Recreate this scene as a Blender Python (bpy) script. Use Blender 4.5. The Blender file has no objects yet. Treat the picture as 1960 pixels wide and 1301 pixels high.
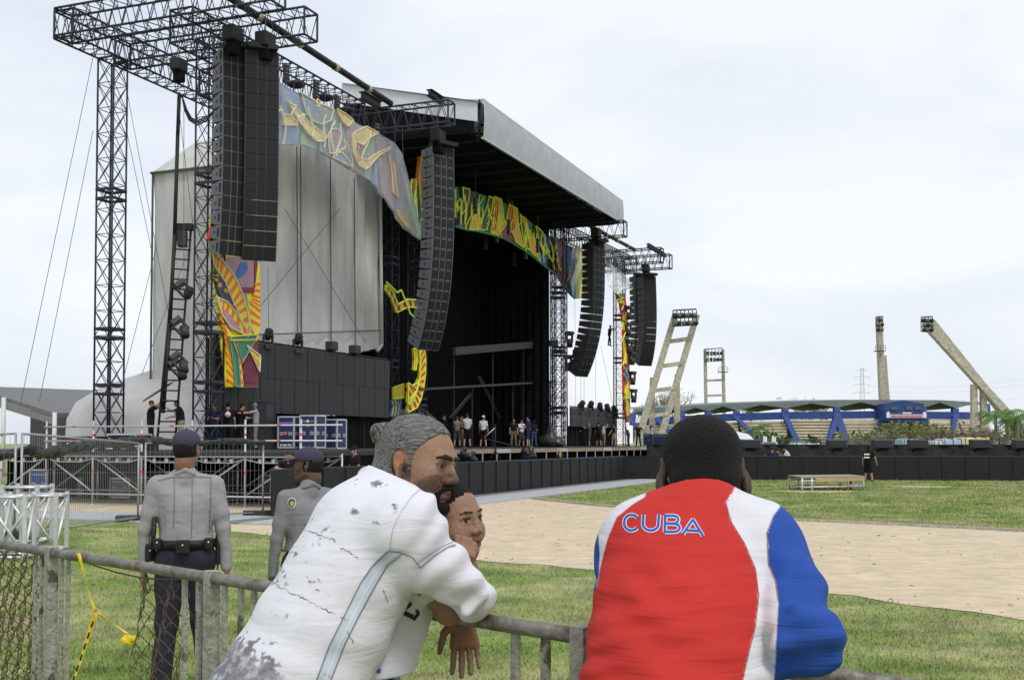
import bpy, bmesh, math, random
import numpy as np
from mathutils import Vector as V, Matrix
from mathutils.bvhtree import BVHTree
R = math.radians
rnd = random.Random(7)
sc = bpy.context.scene
COL = sc.collection
# ------------------------------------------------------------------ camera
F, PITCH, PPX, PPY = 2200.0, R(2.0), 980.0, 770.7
CAM = V((0, 0, 1.8))
cd = bpy.data.cameras.new('camera'); cam = bpy.data.objects.new('camera', cd); COL.objects.link(cam)
cam.location = CAM; cam.rotation_euler = (R(90) + PITCH, 0, 0)
cd.sensor_width = 36.0; cd.lens = 36.0 * F / 1960; cd.shift_y = (PPY - 650.5) / 1960
cd.clip_start = 0.05; cd.clip_end = 4000
sc.camera = cam
# ------------------------------------------------------------------ sky, sun, exposure
SUN_EL, SUN_AZ = R(52), R(152)
w = bpy.data.worlds.new('World'); sc.world = w; w.use_nodes = True
nt = w.node_tree; nt.nodes.clear(); N = nt.nodes.new; L = nt.links.new
out = N('ShaderNodeOutputWorld'); bg = N('ShaderNodeBackground'); L(bg.outputs[0], out.inputs[0])
sky = N('ShaderNodeTexSky'); sky.sky_type = 'NISHITA'; sky.sun_disc = False
sky.sun_elevation = SUN_EL; sky.sun_rotation = SUN_AZ; sky.air_density = 1.0; sky.dust_density = 2.5
tc = N('ShaderNodeTexCoord'); mp = N('ShaderNodeMapping'); mp.inputs['Scale'].default_value = (1.0, 1.0, 2.6)
mp.inputs['Location'].default_value = (0.35, 0.1, 0.2)
L(tc.outputs['Generated'], mp.inputs[0])
nz = N('ShaderNodeTexNoise'); nz.inputs['Scale'].default_value = 2.6; nz.inputs['Detail'].default_value = 7
nz.inputs['Roughness'].default_value = 0.52; nz.inputs['Distortion'].default_value = 0.35
L(mp.outputs[0], nz.inputs['Vector'])
rp = N('ShaderNodeValToRGB'); e = rp.color_ramp.elements
e[0].position = 0.30; e[0].color = (6.9, 7.5, 8.6, 1); e[1].position = 0.58; e[1].color = (9.2, 9.4, 9.7, 1)
L(nz.outputs['Fac'], rp.inputs[0])
mx = N('ShaderNodeMixRGB'); mx.inputs[0].default_value = 0.86
L(sky.outputs[0], mx.inputs[1]); L(rp.outputs[0], mx.inputs[2]); L(mx.outputs[0], bg.inputs['Color'])
bg.inputs['Strength'].default_value = 0.105
sl = bpy.data.lights.new('sun', 'SUN'); sl.energy = 1.3; sl.angle = R(14); sl.color = (1, 0.96, 0.9)
so = bpy.data.objects.new('sun', sl); COL.objects.link(so)
sdir = V((math.sin(SUN_AZ) * math.cos(SUN_EL), math.cos(SUN_AZ) * math.cos(SUN_EL), math.sin(SUN_EL)))
so.rotation_euler = sdir.to_track_quat('Z', 'Y').to_euler()
vs = sc.view_settings; vs.view_transform = 'Standard'; vs.look = 'None'; vs.exposure = 0.12; vs.gamma = 1; vs.use_curve_mapping = False
sc.render.engine = 'CYCLES'
sc.cycles.max_bounces = 6; sc.cycles.transparent_max_bounces = 12
# ------------------------------------------------------------------ measuring helpers
FW = V((0, math.cos(PITCH), math.sin(PITCH))); UPV = V((0, -math.sin(PITCH), math.cos(PITCH)))
def ray(px, py): return V((1, 0, 0)) * ((px - PPX) / F) + UPV * (-(py - PPY) / F) + FW
def at(px, py, Y):
    d = ray(px, py); return CAM + d * (Y / d.y)
B0 = V((-5.83, 27.9, 0)); DS = V((0.3677, 0.9299, 0)); DT = V((-0.9299, 0.3677, 0)); DZ = V((0, 0, 1))
def S(s, t, z): return B0 + DS * s + DT * t + DZ * z      # stage frame: s along the front, t to the back
def on_t(px, py, t):
    d = ray(px, py); k = (t - (CAM - B0).dot(DT)) / d.dot(DT); return CAM + d * k
def on_s(px, py, s):
    d = ray(px, py); k = (s - (CAM - B0).dot(DS)) / d.dot(DS); return CAM + d * k
def on_z(px, py, z=0.0):
    d = ray(px, py); return CAM + d * ((z - CAM.z) / d.z)
def sst(a, b, x):
    u = min(1, max(0, (x - a) / (b - a))); return u * u * (3 - 2 * u)
def gz(x, y):
    h = 0.3 * (1 - sst(4, 11, y))
    h += 0.22 * math.exp(-((x + 9.0) / 3.6) ** 2 - ((y - 21.0) / 2.6) ** 2)
    return h + 0.015 * math.sin(x * 1.3 + y * .7) * (1 - sst(9, 13, y))
# ------------------------------------------------------------------ materials
MATS = {}
def mat(name, col=(.5, .5, .5), rough=.6, metal=0., var=.18, scale=6., bump=0., bscale=40., vcol=None, spec=.4, col2=None, f2=(.45, .6), stretch=None, trans=0, coat=0, fold=None):
    if name in MATS: return MATS[name]
    m = bpy.data.materials.new(name); m.use_nodes = True; t = m.node_tree; n = t.nodes; b = n['Principled BSDF']
    b.inputs['Roughness'].default_value = rough; b.inputs['Metallic'].default_value = metal
    b.inputs['Specular IOR Level'].default_value = spec
    if coat: b.inputs['Coat Weight'].default_value = coat
    tcn = n.new('ShaderNodeTexCoord'); vec = tcn.outputs['Object']
    if stretch:
        mpn = n.new('ShaderNodeMapping'); mpn.inputs['Scale'].default_value = stretch; t.links.new(vec, mpn.inputs[0]); vec = mpn.outputs[0]
    nzn = n.new('ShaderNodeTexNoise'); nzn.inputs['Scale'].default_value = scale; nzn.inputs['Detail'].default_value = 6; nzn.inputs['Roughness'].default_value = .6
    t.links.new(vec, nzn.inputs['Vector'])
    if vcol:
        a = n.new('ShaderNodeVertexColor'); a.layer_name = vcol; base = a.outputs[0]
    elif col2:
        cr = n.new('ShaderNodeValToRGB'); cr.color_ramp.elements[0].position = f2[0]; cr.color_ramp.elements[1].position = f2[1]
        cr.color_ramp.elements[0].color = (*col, 1); cr.color_ramp.elements[1].color = (*col2, 1)
        t.links.new(nzn.outputs['Fac'], cr.inputs[0]); base = cr.outputs[0]
    else:
        rgb = n.new('ShaderNodeRGB'); rgb.outputs[0].default_value = (*col, 1); base = rgb.outputs[0]
    mr = n.new('ShaderNodeMapRange'); mr.inputs['From Min'].default_value = .3; mr.inputs['From Max'].default_value = .7
    mr.inputs['To Min'].default_value = 1 - var; mr.inputs['To Max'].default_value = 1 + var
    n2 = n.new('ShaderNodeTexNoise'); n2.inputs['Scale'].default_value = scale * 2.7; n2.inputs['Detail'].default_value = 5
    t.links.new(vec, n2.inputs['Vector']); t.links.new(n2.outputs['Fac'], mr.inputs['Value'])
    mu = n.new('ShaderNodeMixRGB'); mu.blend_type = 'MULTIPLY'; mu.inputs[0].default_value = 1
    t.links.new(base, mu.inputs[1]); t.links.new(mr.outputs[0], mu.inputs[2]); t.links.new(mu.outputs[0], b.inputs['Base Color'])
    if bump:
        n3 = n.new('ShaderNodeTexNoise'); n3.inputs['Scale'].default_value = bscale; n3.inputs['Detail'].default_value = 4
        t.links.new(vec, n3.inputs['Vector'])
        bp = n.new('ShaderNodeBump'); bp.inputs['Strength'].default_value = min(1, bump); bp.inputs['Distance'].default_value = .02 * max(1, bump)
        t.links.new(n3.outputs['Fac'], bp.inputs['Height']); t.links.new(bp.outputs[0], b.inputs['Normal'])
    if fold:                                          # soft creases: (sx, sy, sz, distance, rotation)
        mf = n.new('ShaderNodeMapping'); mf.inputs['Scale'].default_value = fold[:3]; mf.inputs['Rotation'].default_value = fold[4]; t.links.new(tcn.outputs['Object'], mf.inputs[0])
        nf = n.new('ShaderNodeTexNoise'); nf.inputs['Scale'].default_value = 1; nf.inputs['Detail'].default_value = 3; nf.inputs['Distortion'].default_value = .6; t.links.new(mf.outputs[0], nf.inputs['Vector'])
        bf = n.new('ShaderNodeBump'); bf.inputs['Strength'].default_value = 1; bf.inputs['Distance'].default_value = fold[3]; t.links.new(nf.outputs['Fac'], bf.inputs['Height'])
        if bump: t.links.new(bf.outputs[0], bp.inputs['Normal'])
        else: t.links.new(bf.outputs[0], b.inputs['Normal'])
    if trans:
        o = n['Material Output']; ms = n.new('ShaderNodeMixShader'); tr = n.new('ShaderNodeBsdfTransparent'); ms.inputs[0].default_value = 1 - trans
        t.links.new(tr.outputs[0], ms.inputs[1]); t.links.new(b.outputs[0], ms.inputs[2]); t.links.new(ms.outputs[0], o.inputs[0])
    MATS[name] = m; return m
# ------------------------------------------------------------------ object helpers
def tag(o, label=None, cat=None, group=None, kind=None):
    if label: o['label'] = label
    if cat: o['category'] = cat
    if group: o['group'] = group
    if kind: o['kind'] = kind
    return o
def thing(name, label, cat, loc=(0, 0, 0), group=None):
    o = bpy.data.objects.new(name, None); COL.objects.link(o); o.location = V(loc); o.empty_display_size = .2
    return tag(o, label, cat, group)
def base_of(o):
    p = V((0, 0, 0))
    while o is not None: p = p + V(o.location); o = o.parent
    return p
def link(name, me, parent=None, m=None):
    o = bpy.data.objects.new(name, me); COL.objects.link(o)
    if parent is not None: o.parent = parent
    if m is not None and not me.materials: me.materials.append(m)
    return o
def copy_tree(o, parent=None):
    c = o.copy(); COL.objects.link(c); c.parent = parent
    for ch in list(o.children): copy_tree(ch, c)
    return c
class MB:
    """collects shapes in world space, links them as one mesh"""
    def __init__(s): s.v = []; s.f = []; s.smooth = []
    def add(s, vs, fs, sm=False):
        k = len(s.v); s.v += [tuple(q) for q in vs]; s.f += [tuple(i + k for i in q) for q in fs]; s.smooth += [sm] * len(fs); return s
    def obox(s, c, ax, ay, az):                       # centre and three half vectors
        c, ax, ay, az = V(c), V(ax), V(ay), V(az)
        vs = [c + ax * i + ay * j + az * k for k in (-1, 1) for j in (-1, 1) for i in (-1, 1)]
        return s.add(vs, [(0, 2, 3, 1), (4, 5, 7, 6), (0, 1, 5, 4), (2, 6, 7, 3), (0, 4, 6, 2), (1, 3, 7, 5)])
    def box(s, c, sx, sy, sz, rz=0):
        a, b = math.cos(rz), math.sin(rz)
        return s.obox(c, (a * sx / 2, b * sx / 2, 0), (-b * sy / 2, a * sy / 2, 0), (0, 0, sz / 2))
    def sbox(s, s0, s1, t0, t1, z0, z1):
        return s.obox(S((s0 + s1) / 2, (t0 + t1) / 2, (z0 + z1) / 2), DS * (s1 - s0) / 2, DT * (t1 - t0) / 2, DZ * (z1 - z0) / 2)
    def tube(s, a, b, r, n=6, r2=None, cap=True):
        a, b = V(a), V(b); d = b - a
        if d.length < 1e-6: return s
        d.normalize(); u = d.orthogonal().normalized(); w = d.cross(u); r2 = r if r2 is None else r2
        vs = []
        for p, q in ((a, r), (b, r2)):
            for i in range(n):
                an = 2 * math.pi * i / n; vs.append(p + (u * math.cos(an) + w * math.sin(an)) * q)
        fs = [(i, (i + 1) % n, n + (i + 1) % n, n + i) for i in range(n)]
        if cap: fs += [tuple(range(n - 1, -1, -1)), tuple(range(n, 2 * n))]
        return s.add(vs, fs, n > 5)
    def path(s, pts, r, n=5, closed=False):
        pts = [V(p) for p in pts]
        for i in range(len(pts) - (0 if closed else 1)): s.tube(pts[i], pts[(i + 1) % len(pts)], r if not callable(r) else r(i), n)
        return s
    def prism(s, pts, off):                           # polygon pts extruded by vector off
        n = len(pts); off = V(off); pts = [V(p) for p in pts]
        return s.add(pts + [p + off for p in pts], [tuple(range(n)), tuple(range(2 * n - 1, n - 1, -1))] + [(i, n + i, n + (i + 1) % n, (i + 1) % n) for i in range(n)])
    def grid(s, P, sm=True):                          # 2D list of points
        h, w_ = len(P), len(P[0])
        return s.add([q for r_ in P for q in r_], [(i * w_ + j, i * w_ + j + 1, (i + 1) * w_ + j + 1, (i + 1) * w_ + j) for i in range(h - 1) for j in range(w_ - 1)], sm)
    def ball(s, c, rx, ry=None, rz=None, n=8, m=6, rot=None):
        ry = rx if ry is None else ry; rz = rx if rz is None else rz; c = V(c); P = []
        for i in range(m + 1):
            th = math.pi * i / m; row = []
            for j in range(n + 1):
                ph = 2 * math.pi * j / n; q = V((rx * math.sin(th) * math.cos(ph), ry * math.sin(th) * math.sin(ph), rz * math.cos(th)))
                if rot is not None: q = rot @ q
                row.append(c + q)
            P.append(row)
        return s.grid(P)
    def build(s, name, m, parent=None, kind=None):
        me = bpy.data.meshes.new(name); b = base_of(parent) if parent is not None else V((0, 0, 0))
        me.from_pydata([(x - b.x, y - b.y, z - b.z) for x, y, z in s.v], [], s.f)
        me.polygons.foreach_set('use_smooth', s.smooth); me.update()
        o = link(name, me, parent, m)
        if kind: o['kind'] = kind
        return o
def bevel(o, wd=.01, seg=2):
    md = o.modifiers.new('bevel', 'BEVEL'); md.width = wd; md.segments = seg; md.limit_method = 'ANGLE'; return o
def truss(name, label, p0, p1, wv, hv, seg, m, cr=.035, br=.016, cat='truss', X=False, frames=(), group=None, ends=True):
    """box truss between p0 and p1; wv, hv half-width vectors"""
    p0, p1, wv, hv = V(p0), V(p1), V(wv), V(hv)
    t = thing(name, label, cat, p0, group); cs = [(-1, -1), (1, -1), (1, 1), (-1, 1)]
    q = lambda k, u: p0.lerp(p1, u) + wv * cs[k % 4][0] + hv * cs[k % 4][1]
    for k in range(4): MB().tube(q(k, 0), q(k, 1), cr, 6).build('chord', m, t)
    lat = MB()
    for i in range(seg):
        a, b = i / seg, (i + 1) / seg; mid = (a + b) / 2
        for k in range(4):
            if X:
                lat.tube(q(k, a), q(k + 1, b), br, 4, cap=False); lat.tube(q(k + 1, a), q(k, b), br, 4, cap=False); lat.tube(q(k, a), q(k + 1, a), br, 4, cap=False)
            else:
                lat.tube(q(k, a), q(k + 1, mid), br, 4, cap=False); lat.tube(q(k + 1, mid), q(k, b), br, 4, cap=False)
    for u in ((0, 1) if ends else ()):
        for k in range(4): lat.tube(q(k, u), q(k + 1, u), cr, 5)
    lat.build('lattice', m, t, 'stuff')
    ax = (p1 - p0).normalized()
    for u in frames:
        fb = MB()
        for du in (-.18, .18):
            for k in range(4):
                a_, b_ = q(k, u) + ax * du, q(k + 1, u) + ax * du; fb.obox((a_ + b_) / 2, (b_ - a_) / 2 * 1.06, ax * .05, (b_ - a_).normalized().cross(ax) * .04)
        fb.build('joint_frame', m, t)
    return t
# ------------------------------------------------------------------ setting: ground, track, plates
M_grass = mat('turf', (.185, .25, .065), .9, var=.3, scale=.55, bump=.9, bscale=30, col2=(.31, .315, .145), f2=(.43, .60))
M_sand = mat('sand', (.53, .435, .30), .95, var=.13, scale=1.2, bump=.9, bscale=14, col2=(.61, .505, .355), f2=(.35, .65))
def axis(a, b, fine0, fine1, nf, nc):
    l = list(np.linspace(a, fine0, nc, endpoint=False)) + list(np.linspace(fine0, fine1, nf, endpoint=False)) + list(np.linspace(fine1, b, nc)); return l
g = MB(); xs = axis(-1500, 1500, -16, 16, 90, 8); ys = axis(-40, 2500, 0, 40, 110, 8)
g.grid([[(x, y, gz(x, y)) for x in xs] for y in ys]); g.build('ground', M_grass, kind='structure')
near = [(-300, 968), (60, 978), (270, 1003), (430, 1022), (550, 1031), (700, 1050), (920, 1073), (1130, 1090), (1400, 1117), (1620, 1140), (1960, 1187), (2300, 1236), (2700, 1300)]
far = [(-300, 948), (60, 950), (270, 952), (430, 953), (600, 952), (800, 951), (960, 950), (1020, 955), (1100, 964), (1300, 983), (1480, 995), (1700, 1005), (1960, 1018), (2300, 1034), (2700, 1050)]
def resamp(pts, n):
    w_ = [on_z(*p) for p in pts]; d = [0]
    for a, b in zip(w_, w_[1:]): d.append(d[-1] + (b - a).length)
    o = []
    for i in range(n):
        x = d[-1] * i / (n - 1); k = 0
        while k < len(d) - 2 and d[k + 1] < x: k += 1
        o.append(w_[k].lerp(w_[k + 1], (x - d[k]) / (d[k + 1] - d[k])))
    return o
NP, FP = resamp(near, 160), resamp(far, 160)
P = []
for j in range(25):
    row = []
    for i in range(160):
        a = NP[i] + V((0, rnd.uniform(-.07, .07) + .1 * math.sin(i * .9), 0)); q = a.lerp(FP[i], j / 24); row.append((q.x, q.y, gz(q.x, q.y) + .008))
    P.append(row)
MB().grid(P).build('running_track', M_sand, kind='structure')
kb = thing('track_kerb', 'low pale kerb line edging the far side of the sandy track', 'kerb', on_z(1400, 990))
M_kerb = mat('kerb_board', (.42, .39, .32), .9, var=.25, scale=3)
kf = resamp([p for p in far if p[0] >= 1020], 60)
for a, b in zip(kf, kf[1:]):
    d = (b - a); MB().obox((a + b) / 2 + V((0, 0, .03)), d * .485, d.cross(DZ).normalized() * .05, (0, 0, .035)).build('kerb_board', M_kerb, kb)
# grey ground plates beside the barrier and along the scaffold
M_plate = mat('ground_plate', (.40, .41, .42), .7, var=.12, scale=2, bump=.2, bscale=50)
M_plate2 = mat('ground_plate_dark', (.16, .165, .175), .8, var=.15, scale=2)
wk = tag(bpy.data.objects.new('walkway', None), kind='structure'); COL.objects.link(wk); wk.location = S(10, -1.5, 0)
for i in range(24):
    s0 = -2.4 + i * 1.4; MB().sbox(s0, s0 + 1.385, -2.5, -.75, .004, .045).build('plate', M_plate, wk)
    MB().sbox(s0, s0 + 1.385, -.74, -.12, .004, .04).build('plate', M_plate2, wk)
for i in range(9):
    t0 = -.05 + i * 1.5; MB().sbox(-2.6, -.05, t0, t0 + 1.485, .004, .04).build('plate', M_plate, wk)
# bare sandy slab patches on the field
for (x, y, w_, nm) in ((1560, 941, 150, 'concrete_slab'), (1765, 932, 118, 'concrete_slab')):
    c = on_z(x, y); k = c.y / F * w_ / 2; q = [V((c.x + k * math.cos(a) * (1 + .15 * math.sin(3 * a)), c.y + k * .55 * math.sin(a), .004)) for a in np.linspace(0, 2 * math.pi, 18)[:-1]]
    o = MB().prism(q, (0, 0, .02)).build(nm, M_sand); tag(o, 'bare pale slab patch in the grass ' + ('under the aluminium riser' if x < 1600 else 'right of the walking man in black'), 'slab')
# turf blades (near bank and far field) -------------------------------------------------
def blades(n, y0, y1, ok, h, seed, name, m, wd):
    r = np.random.RandomState(seed); Y = y0 * (y1 / y0) ** r.rand(n * 2); U = r.uniform(-.5, .5, n * 2); X = Y * U
    k = np.array([ok(x, y) for x, y in zip(X, Y)]); X, Y = X[k][:n], Y[k][:n]; n = len(X)
    Z = np.array([gz(x, y) for x, y in zip(X, Y)]); a = r.rand(n) * 6.283; sc_ = .6 + .8 * r.rand(n)
    hh = h * sc_ * (1 + .02 * Y); ww = wd * (1 + .06 * Y)
    dx, dy = np.cos(a) * ww, np.sin(a) * ww; lx, ly = (r.rand(n) - .5) * hh * 1.3, (r.rand(n) - .5) * hh * 1.3
    vs = np.empty((n * 3, 3)); vs[0::3] = np.c_[X - dx, Y - dy, Z]; vs[1::3] = np.c_[X + dx, Y + dy, Z]; vs[2::3] = np.c_[X + lx, Y + ly, Z + hh]
    me = bpy.data.meshes.new(name); me.vertices.add(n * 3); me.vertices.foreach_set('co', vs.ravel()); me.loops.add(n * 3)
    me.loops.foreach_set('vertex_index', np.arange(n * 3)); me.polygons.add(n); me.polygons.foreach_set('loop_start', np.arange(n) * 3); me.update(); me.validate()
    return link(name, me, None, m)
nyx = np.array([[p.x, p.y] for p in sorted(NP, key=lambda p: p.x)]); fyx = np.array([[p.x, p.y] for p in sorted(FP, key=lambda p: p.x)])
nearY = lambda x: np.interp(x, nyx[:, 0], nyx[:, 1]); farY = lambda x: np.interp(x, fyx[:, 0], fyx[:, 1])
M_blade = mat('grass_blade', (.19, .28, .06), .8, var=.35, scale=.55, col2=(.37, .37, .18), f2=(.42, .60), spec=.2)
o = blades(190000, 3.2, 24, lambda x, y: y < nearY(x) + rnd.uniform(-.12, .03), .026, 3, 'grass', M_blade, .0035); tag(o, 'short patchy turf on the near bank', 'grass', kind='stuff')
o = blades(90000, 22, 57, lambda x, y: y > farY(x) + .1 and ((x + 5.83) * DT.x + (y - 27.9) * DT.y) < -2.6 and y < 56, .03, 5, 'grass', M_blade, .004); tag(o, 'mown green field grass beyond the sandy track', 'grass', kind='stuff')

# crumbs of turf, twigs and pebbles on the sand
dbm = MB(); rr_ = random.Random(31)
for k in range(420):
    u, v = rr_.random(), rr_.random() ** 1.3; i = int(40 + u * 118); q = NP[i].lerp(FP[i], v); q = V((q.x, q.y, gz(q.x, q.y) + .014)); s_ = rr_.uniform(.006, .022)
    a_ = V((rr_.uniform(-1, 1), rr_.uniform(-1, 1), 0)).normalized() * s_ * rr_.uniform(1, 3.2); b_ = V((-a_.y, a_.x, 0)).normalized() * s_ * .6
    dbm.add([q - a_, q + b_, q + a_, q - b_, q + V((0, 0, s_ * .7))], [(0, 1, 4), (1, 2, 4), (2, 3, 4), (3, 0, 4)])
tag(dbm.build('debris', mat('track_debris', (.20, .16, .10), .95, var=.5, scale=3)), 'small twigs and clods scattered on the sandy track', 'debris', kind='stuff')
# ------------------------------------------------------------------ stage: materials
M_tr = mat('truss_steel', (.030, .035, .048), .55, .3, var=.3, scale=5)
M_blk = mat('black_paint', (.012, .012, .014), .65, var=.3, scale=4)
M_drape = mat('black_drape', (.008, .008, .009), .95, var=.4, scale=1.5, bump=.5, bscale=3, spec=.1)
M_cab = mat('cabinet_grey', (.15, .155, .17), .6, var=.15, scale=8)
M_cab2 = mat('cabinet_dark', (.035, .036, .040), .6, var=.15, scale=8)
M_gril = mat('speaker_grille', (.010, .011, .014), .75, var=.25, scale=20, bump=.2, bscale=120)
M_tarp = mat('grey_tarp', (.58, .58, .565), .75, var=.09, scale=.9, bump=1.2, bscale=2.4, stretch=(1, 1, .22))
M_tarpL = mat('white_roof_membrane', (.66, .68, .72), .5, var=.05, scale=.6, bump=.2, bscale=1.2)
M_fas = mat('fascia_membrane', (.39, .41, .45), .55, var=.10, scale=.6, bump=.25, bscale=2)
M_galv = mat('galvanised_tube', (.50, .51, .53), .42, .55, var=.15, scale=10)
M_red = mat('red_band', (.7, .05, .03), .6)
M_alu = mat('aluminium', (.62, .63, .65), .4, .5, var=.1, scale=6)
M_ply = mat('plywood_edge', (.33, .265, .18), .8, var=.3, scale=3)
M_deck = mat('deck_black', (.035, .035, .036), .8, var=.3, scale=2)
M_blue = mat('case_blue', (.022, .034, .10), .5, var=.15)
M_wire = mat('wire', (.10, .105, .11), .5, .3)
# ---- towers and trusses -----------------------------------------------------------------
hw = .39
def tower(s, t, z0, z1, label, frames, name='truss_tower', seg=None):
    fr = [(z - z0) / (z1 - z0) for z in frames]
    return truss(name, label, S(s, t, z0), S(s, t, z1), DS * hw, DT * hw, seg or int((z1 - z0) / .95), M_tr, .042, .018, 'tower', True, fr, 'lattice towers holding up the stage rig')
tower(12.4, 15.7, 0, 17.0, 'leftmost free-standing lattice tower rising beside the grey tents', (3.9, 6.1, 11.6))
tower(12.0, 10.7, 0, 17.0, 'lattice tower just left of the painted scenic column', (3.9, 6.1, 11.7))
tower(30.6, 12.9, 0, 16.6, 'dark lattice tower between the grey tarp and the stage opening', (4, 6, 11.5))
tower(32.2, 12.0, 0, 16.6, 'dark lattice tower deep behind the stage edge next to the grey tarp', (4, 6, 11.5))
tower(48.5, 9.5, 0, 16.6, 'lattice tower closing the far side of the black stage opening', (4, 8, 12))
tower(51.0, 10.5, 0, 16.6, 'lattice tower behind the far side of the stage opening', (4, 8, 12))
tower(66.2, 10.5, 0, 16.6, 'slim far lattice tower climbed by the rigger', (4, 8.5, 12))
def trs(label, a, b, w_=.45, h=.52, seg=None, name='box_truss'):
    A, B = S(*a), S(*b); d = (B - A); sd = d.cross(DZ).normalized()
    return truss(name, label, A, B, sd * w_, V((0, 0, h)), seg or max(4, int(d.length / .6)), M_tr, .045, .02, 'truss', False, (), 'box trusses of the overhead rig')
trs('outermost overhead box truss running out over the near speaker hang', (9.9, 15.9, 17.55), (9.9, 6.4, 17.55))
trs('overhead box truss whose end sticks out right above the near speaker hang', (13.2, 15.9, 17.55), (13.2, 7.1, 17.55))
trs('rear overhead box truss from the outer corner across the first tower', (9.6, 15.6, 17.5), (24, 15.6, 17.5))
trs('front overhead box truss above the wrapped banner', (10.2, 10.7, 17.0), (23, 10.7, 17.0), .5, .6)
trs('lower front box truss carrying floodlights behind the wrapped banner', (13.4, 11.9, 16.0), (24, 11.9, 16.0), .4, .5)
trs('box truss under the near corner of the stage roof', (23.5, 12.6, 16.85), (23.5, 6.0, 16.85), .35, .5)
trs('box truss under the far corner of the stage roof', (50.5, 13, 16.2), (50.5, 5.5, 16.2), .4, .5)
trs('far box truss ending beyond the last speaker hang', (64.5, 15, 16.6), (64.5, 6.5, 16.6), .45, .55)
trs('second far box truss parallel to the last one', (67.8, 14.5, 16.6), (67.8, 6.6, 16.6), .45, .55)
trs('long far box truss linking the roof corner with the far wing', (51, 10.2, 16.2), (68.6, 10.2, 16.5), .5, .6)
trs('rear far box truss behind the roof corner', (51, 13.5, 16.4), (68, 13.5, 16.6), .5, .6)
for nm, a, b in (('black pipe sloping past the near rig to the roof corner', (9.0, 9.0, 18.0), (23.3, 9.0, 17.55)), ('black pipe along the far wing rig', (50, 8.6, 16.9), (64, 8.6, 17.1)),
                 ('second black pipe near the top of the frame', (9.5, 7.4, 18.6), (12.6, 7.4, 18.6))):
    p = thing('rigging_pipe', nm, 'pipe', S(*a)); MB().tube(S(*a), S(*b), .14, 10).build('pipe', M_blk, p)
    for u in (.25, .45, .65, .85):
        c = S(*a).lerp(S(*b), u); dd = (S(*b) - S(*a)).normalized(); MB().tube(c - dd * .13, c + dd * .13, .165, 10).build('sling', mat('sling_tan', (.42, .36, .24), .9), p)
for i, (x, y, s_) in enumerate(((1200, 478, 65.2), (1215, 474, 66.6), (1230, 473, 68), (1245, 476, 69))):
    o = MB(); c = S(s_, 7.6, 17.45); o.obox(c, DS * .9, DT * .05, DZ * .12); o.obox(c + DZ * .12, DS * .9, DT * .14, DZ * .015); o.obox(c - DZ * .12, DS * .9, DT * .14, DZ * .015)
    tag(o.build('steel_beam', M_blk), ['first', 'second', 'third', 'fourth'][i] + ' of four short dark beams laid across the far truss end', 'beam', 'short beams on the far truss')
for i, (x, y) in enumerate(((700, 192), (825, 186))):
    p = on_t(x + 10, y, 8); o = MB(); o.obox(p, DS * .8, DT * .05, DZ * .14); o.obox(p + DZ * .14, DS * .8, DT * .15, DZ * .02); o.obox(p - DZ * .14, DS * .8, DT * .15, DZ * .02)
    tag(o.build('steel_beam', M_blk), ('first' if i == 0 else 'second') + ' short dark beam stub on top of the near roof corner truss', 'beam', 'beam stubs at the roof corner')
# ---- roof ---------------------------------------------------------------------------------
rf = thing('stage_roof', 'large stage roof with pale membrane, grey front fascia and black underside', 'roof', S(39, 14, 0))
def wav(a, b, c, d, nu, nv, amp):
    P = []
    for j in range(nv + 1):
        P.append([(a.lerp(b, i / nu)).lerp(d.lerp(c, i / nu), j / nv) + V((0, 0, amp * math.sin(i * 1.7) * math.sin(math.pi * j / nv))) for i in range(nu + 1)])
    return P
FT0, FT1, FB0, FB1 = on_t(925, 190, 6), on_t(1192, 385, 6), on_t(925, 264, 6), on_t(1193, 427, 6)
P = []
for j in range(9):
    v = j / 8; row = []
    for i in range(41):
        u = i / 40; q = FT0.lerp(FT1, u).lerp(FB0.lerp(FB1, u), v); q = q + DT * (-.05 * math.sin(math.pi * v)) + V((0, 0, .05 * math.sin(i * 1.57) * (1 if j == 0 else 0)))
        row.append(q)
    P.append(row)
MB().grid(P).build('fascia', M_fas, rf)
for k in range(9):
    u = k / 8; a = FT0.lerp(FT1, u); b = FB0.lerp(FB1, u); MB().tube(a + DT * .2, b + DT * .2, .06, 6).build('fascia_frame', M_blk, rf)
MB().path([p + DT * .05 for p in (FT0, FT1)], .07).build('fascia_rail', M_galv, rf); MB().path([p + DT * .05 for p in (FB0, FB1)], .07).build('fascia_rail', M_galv, rf)
sl0, sl1 = 26.6, 52.0
top = lambda s_, t_: S(s_, t_, 18.25 + (t_ - 6) * .235 if t_ < 14 else 20.1)
P = [[top(sl0 + (sl1 - sl0) * i / 30, t_) + V((0, 0, .06 * math.sin(i * 2.1))) for i in range(31)] for t_ in (6.0, 8, 10, 12, 13.6)]
MB().grid(P).build('membrane', M_tarpL, rf)
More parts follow.
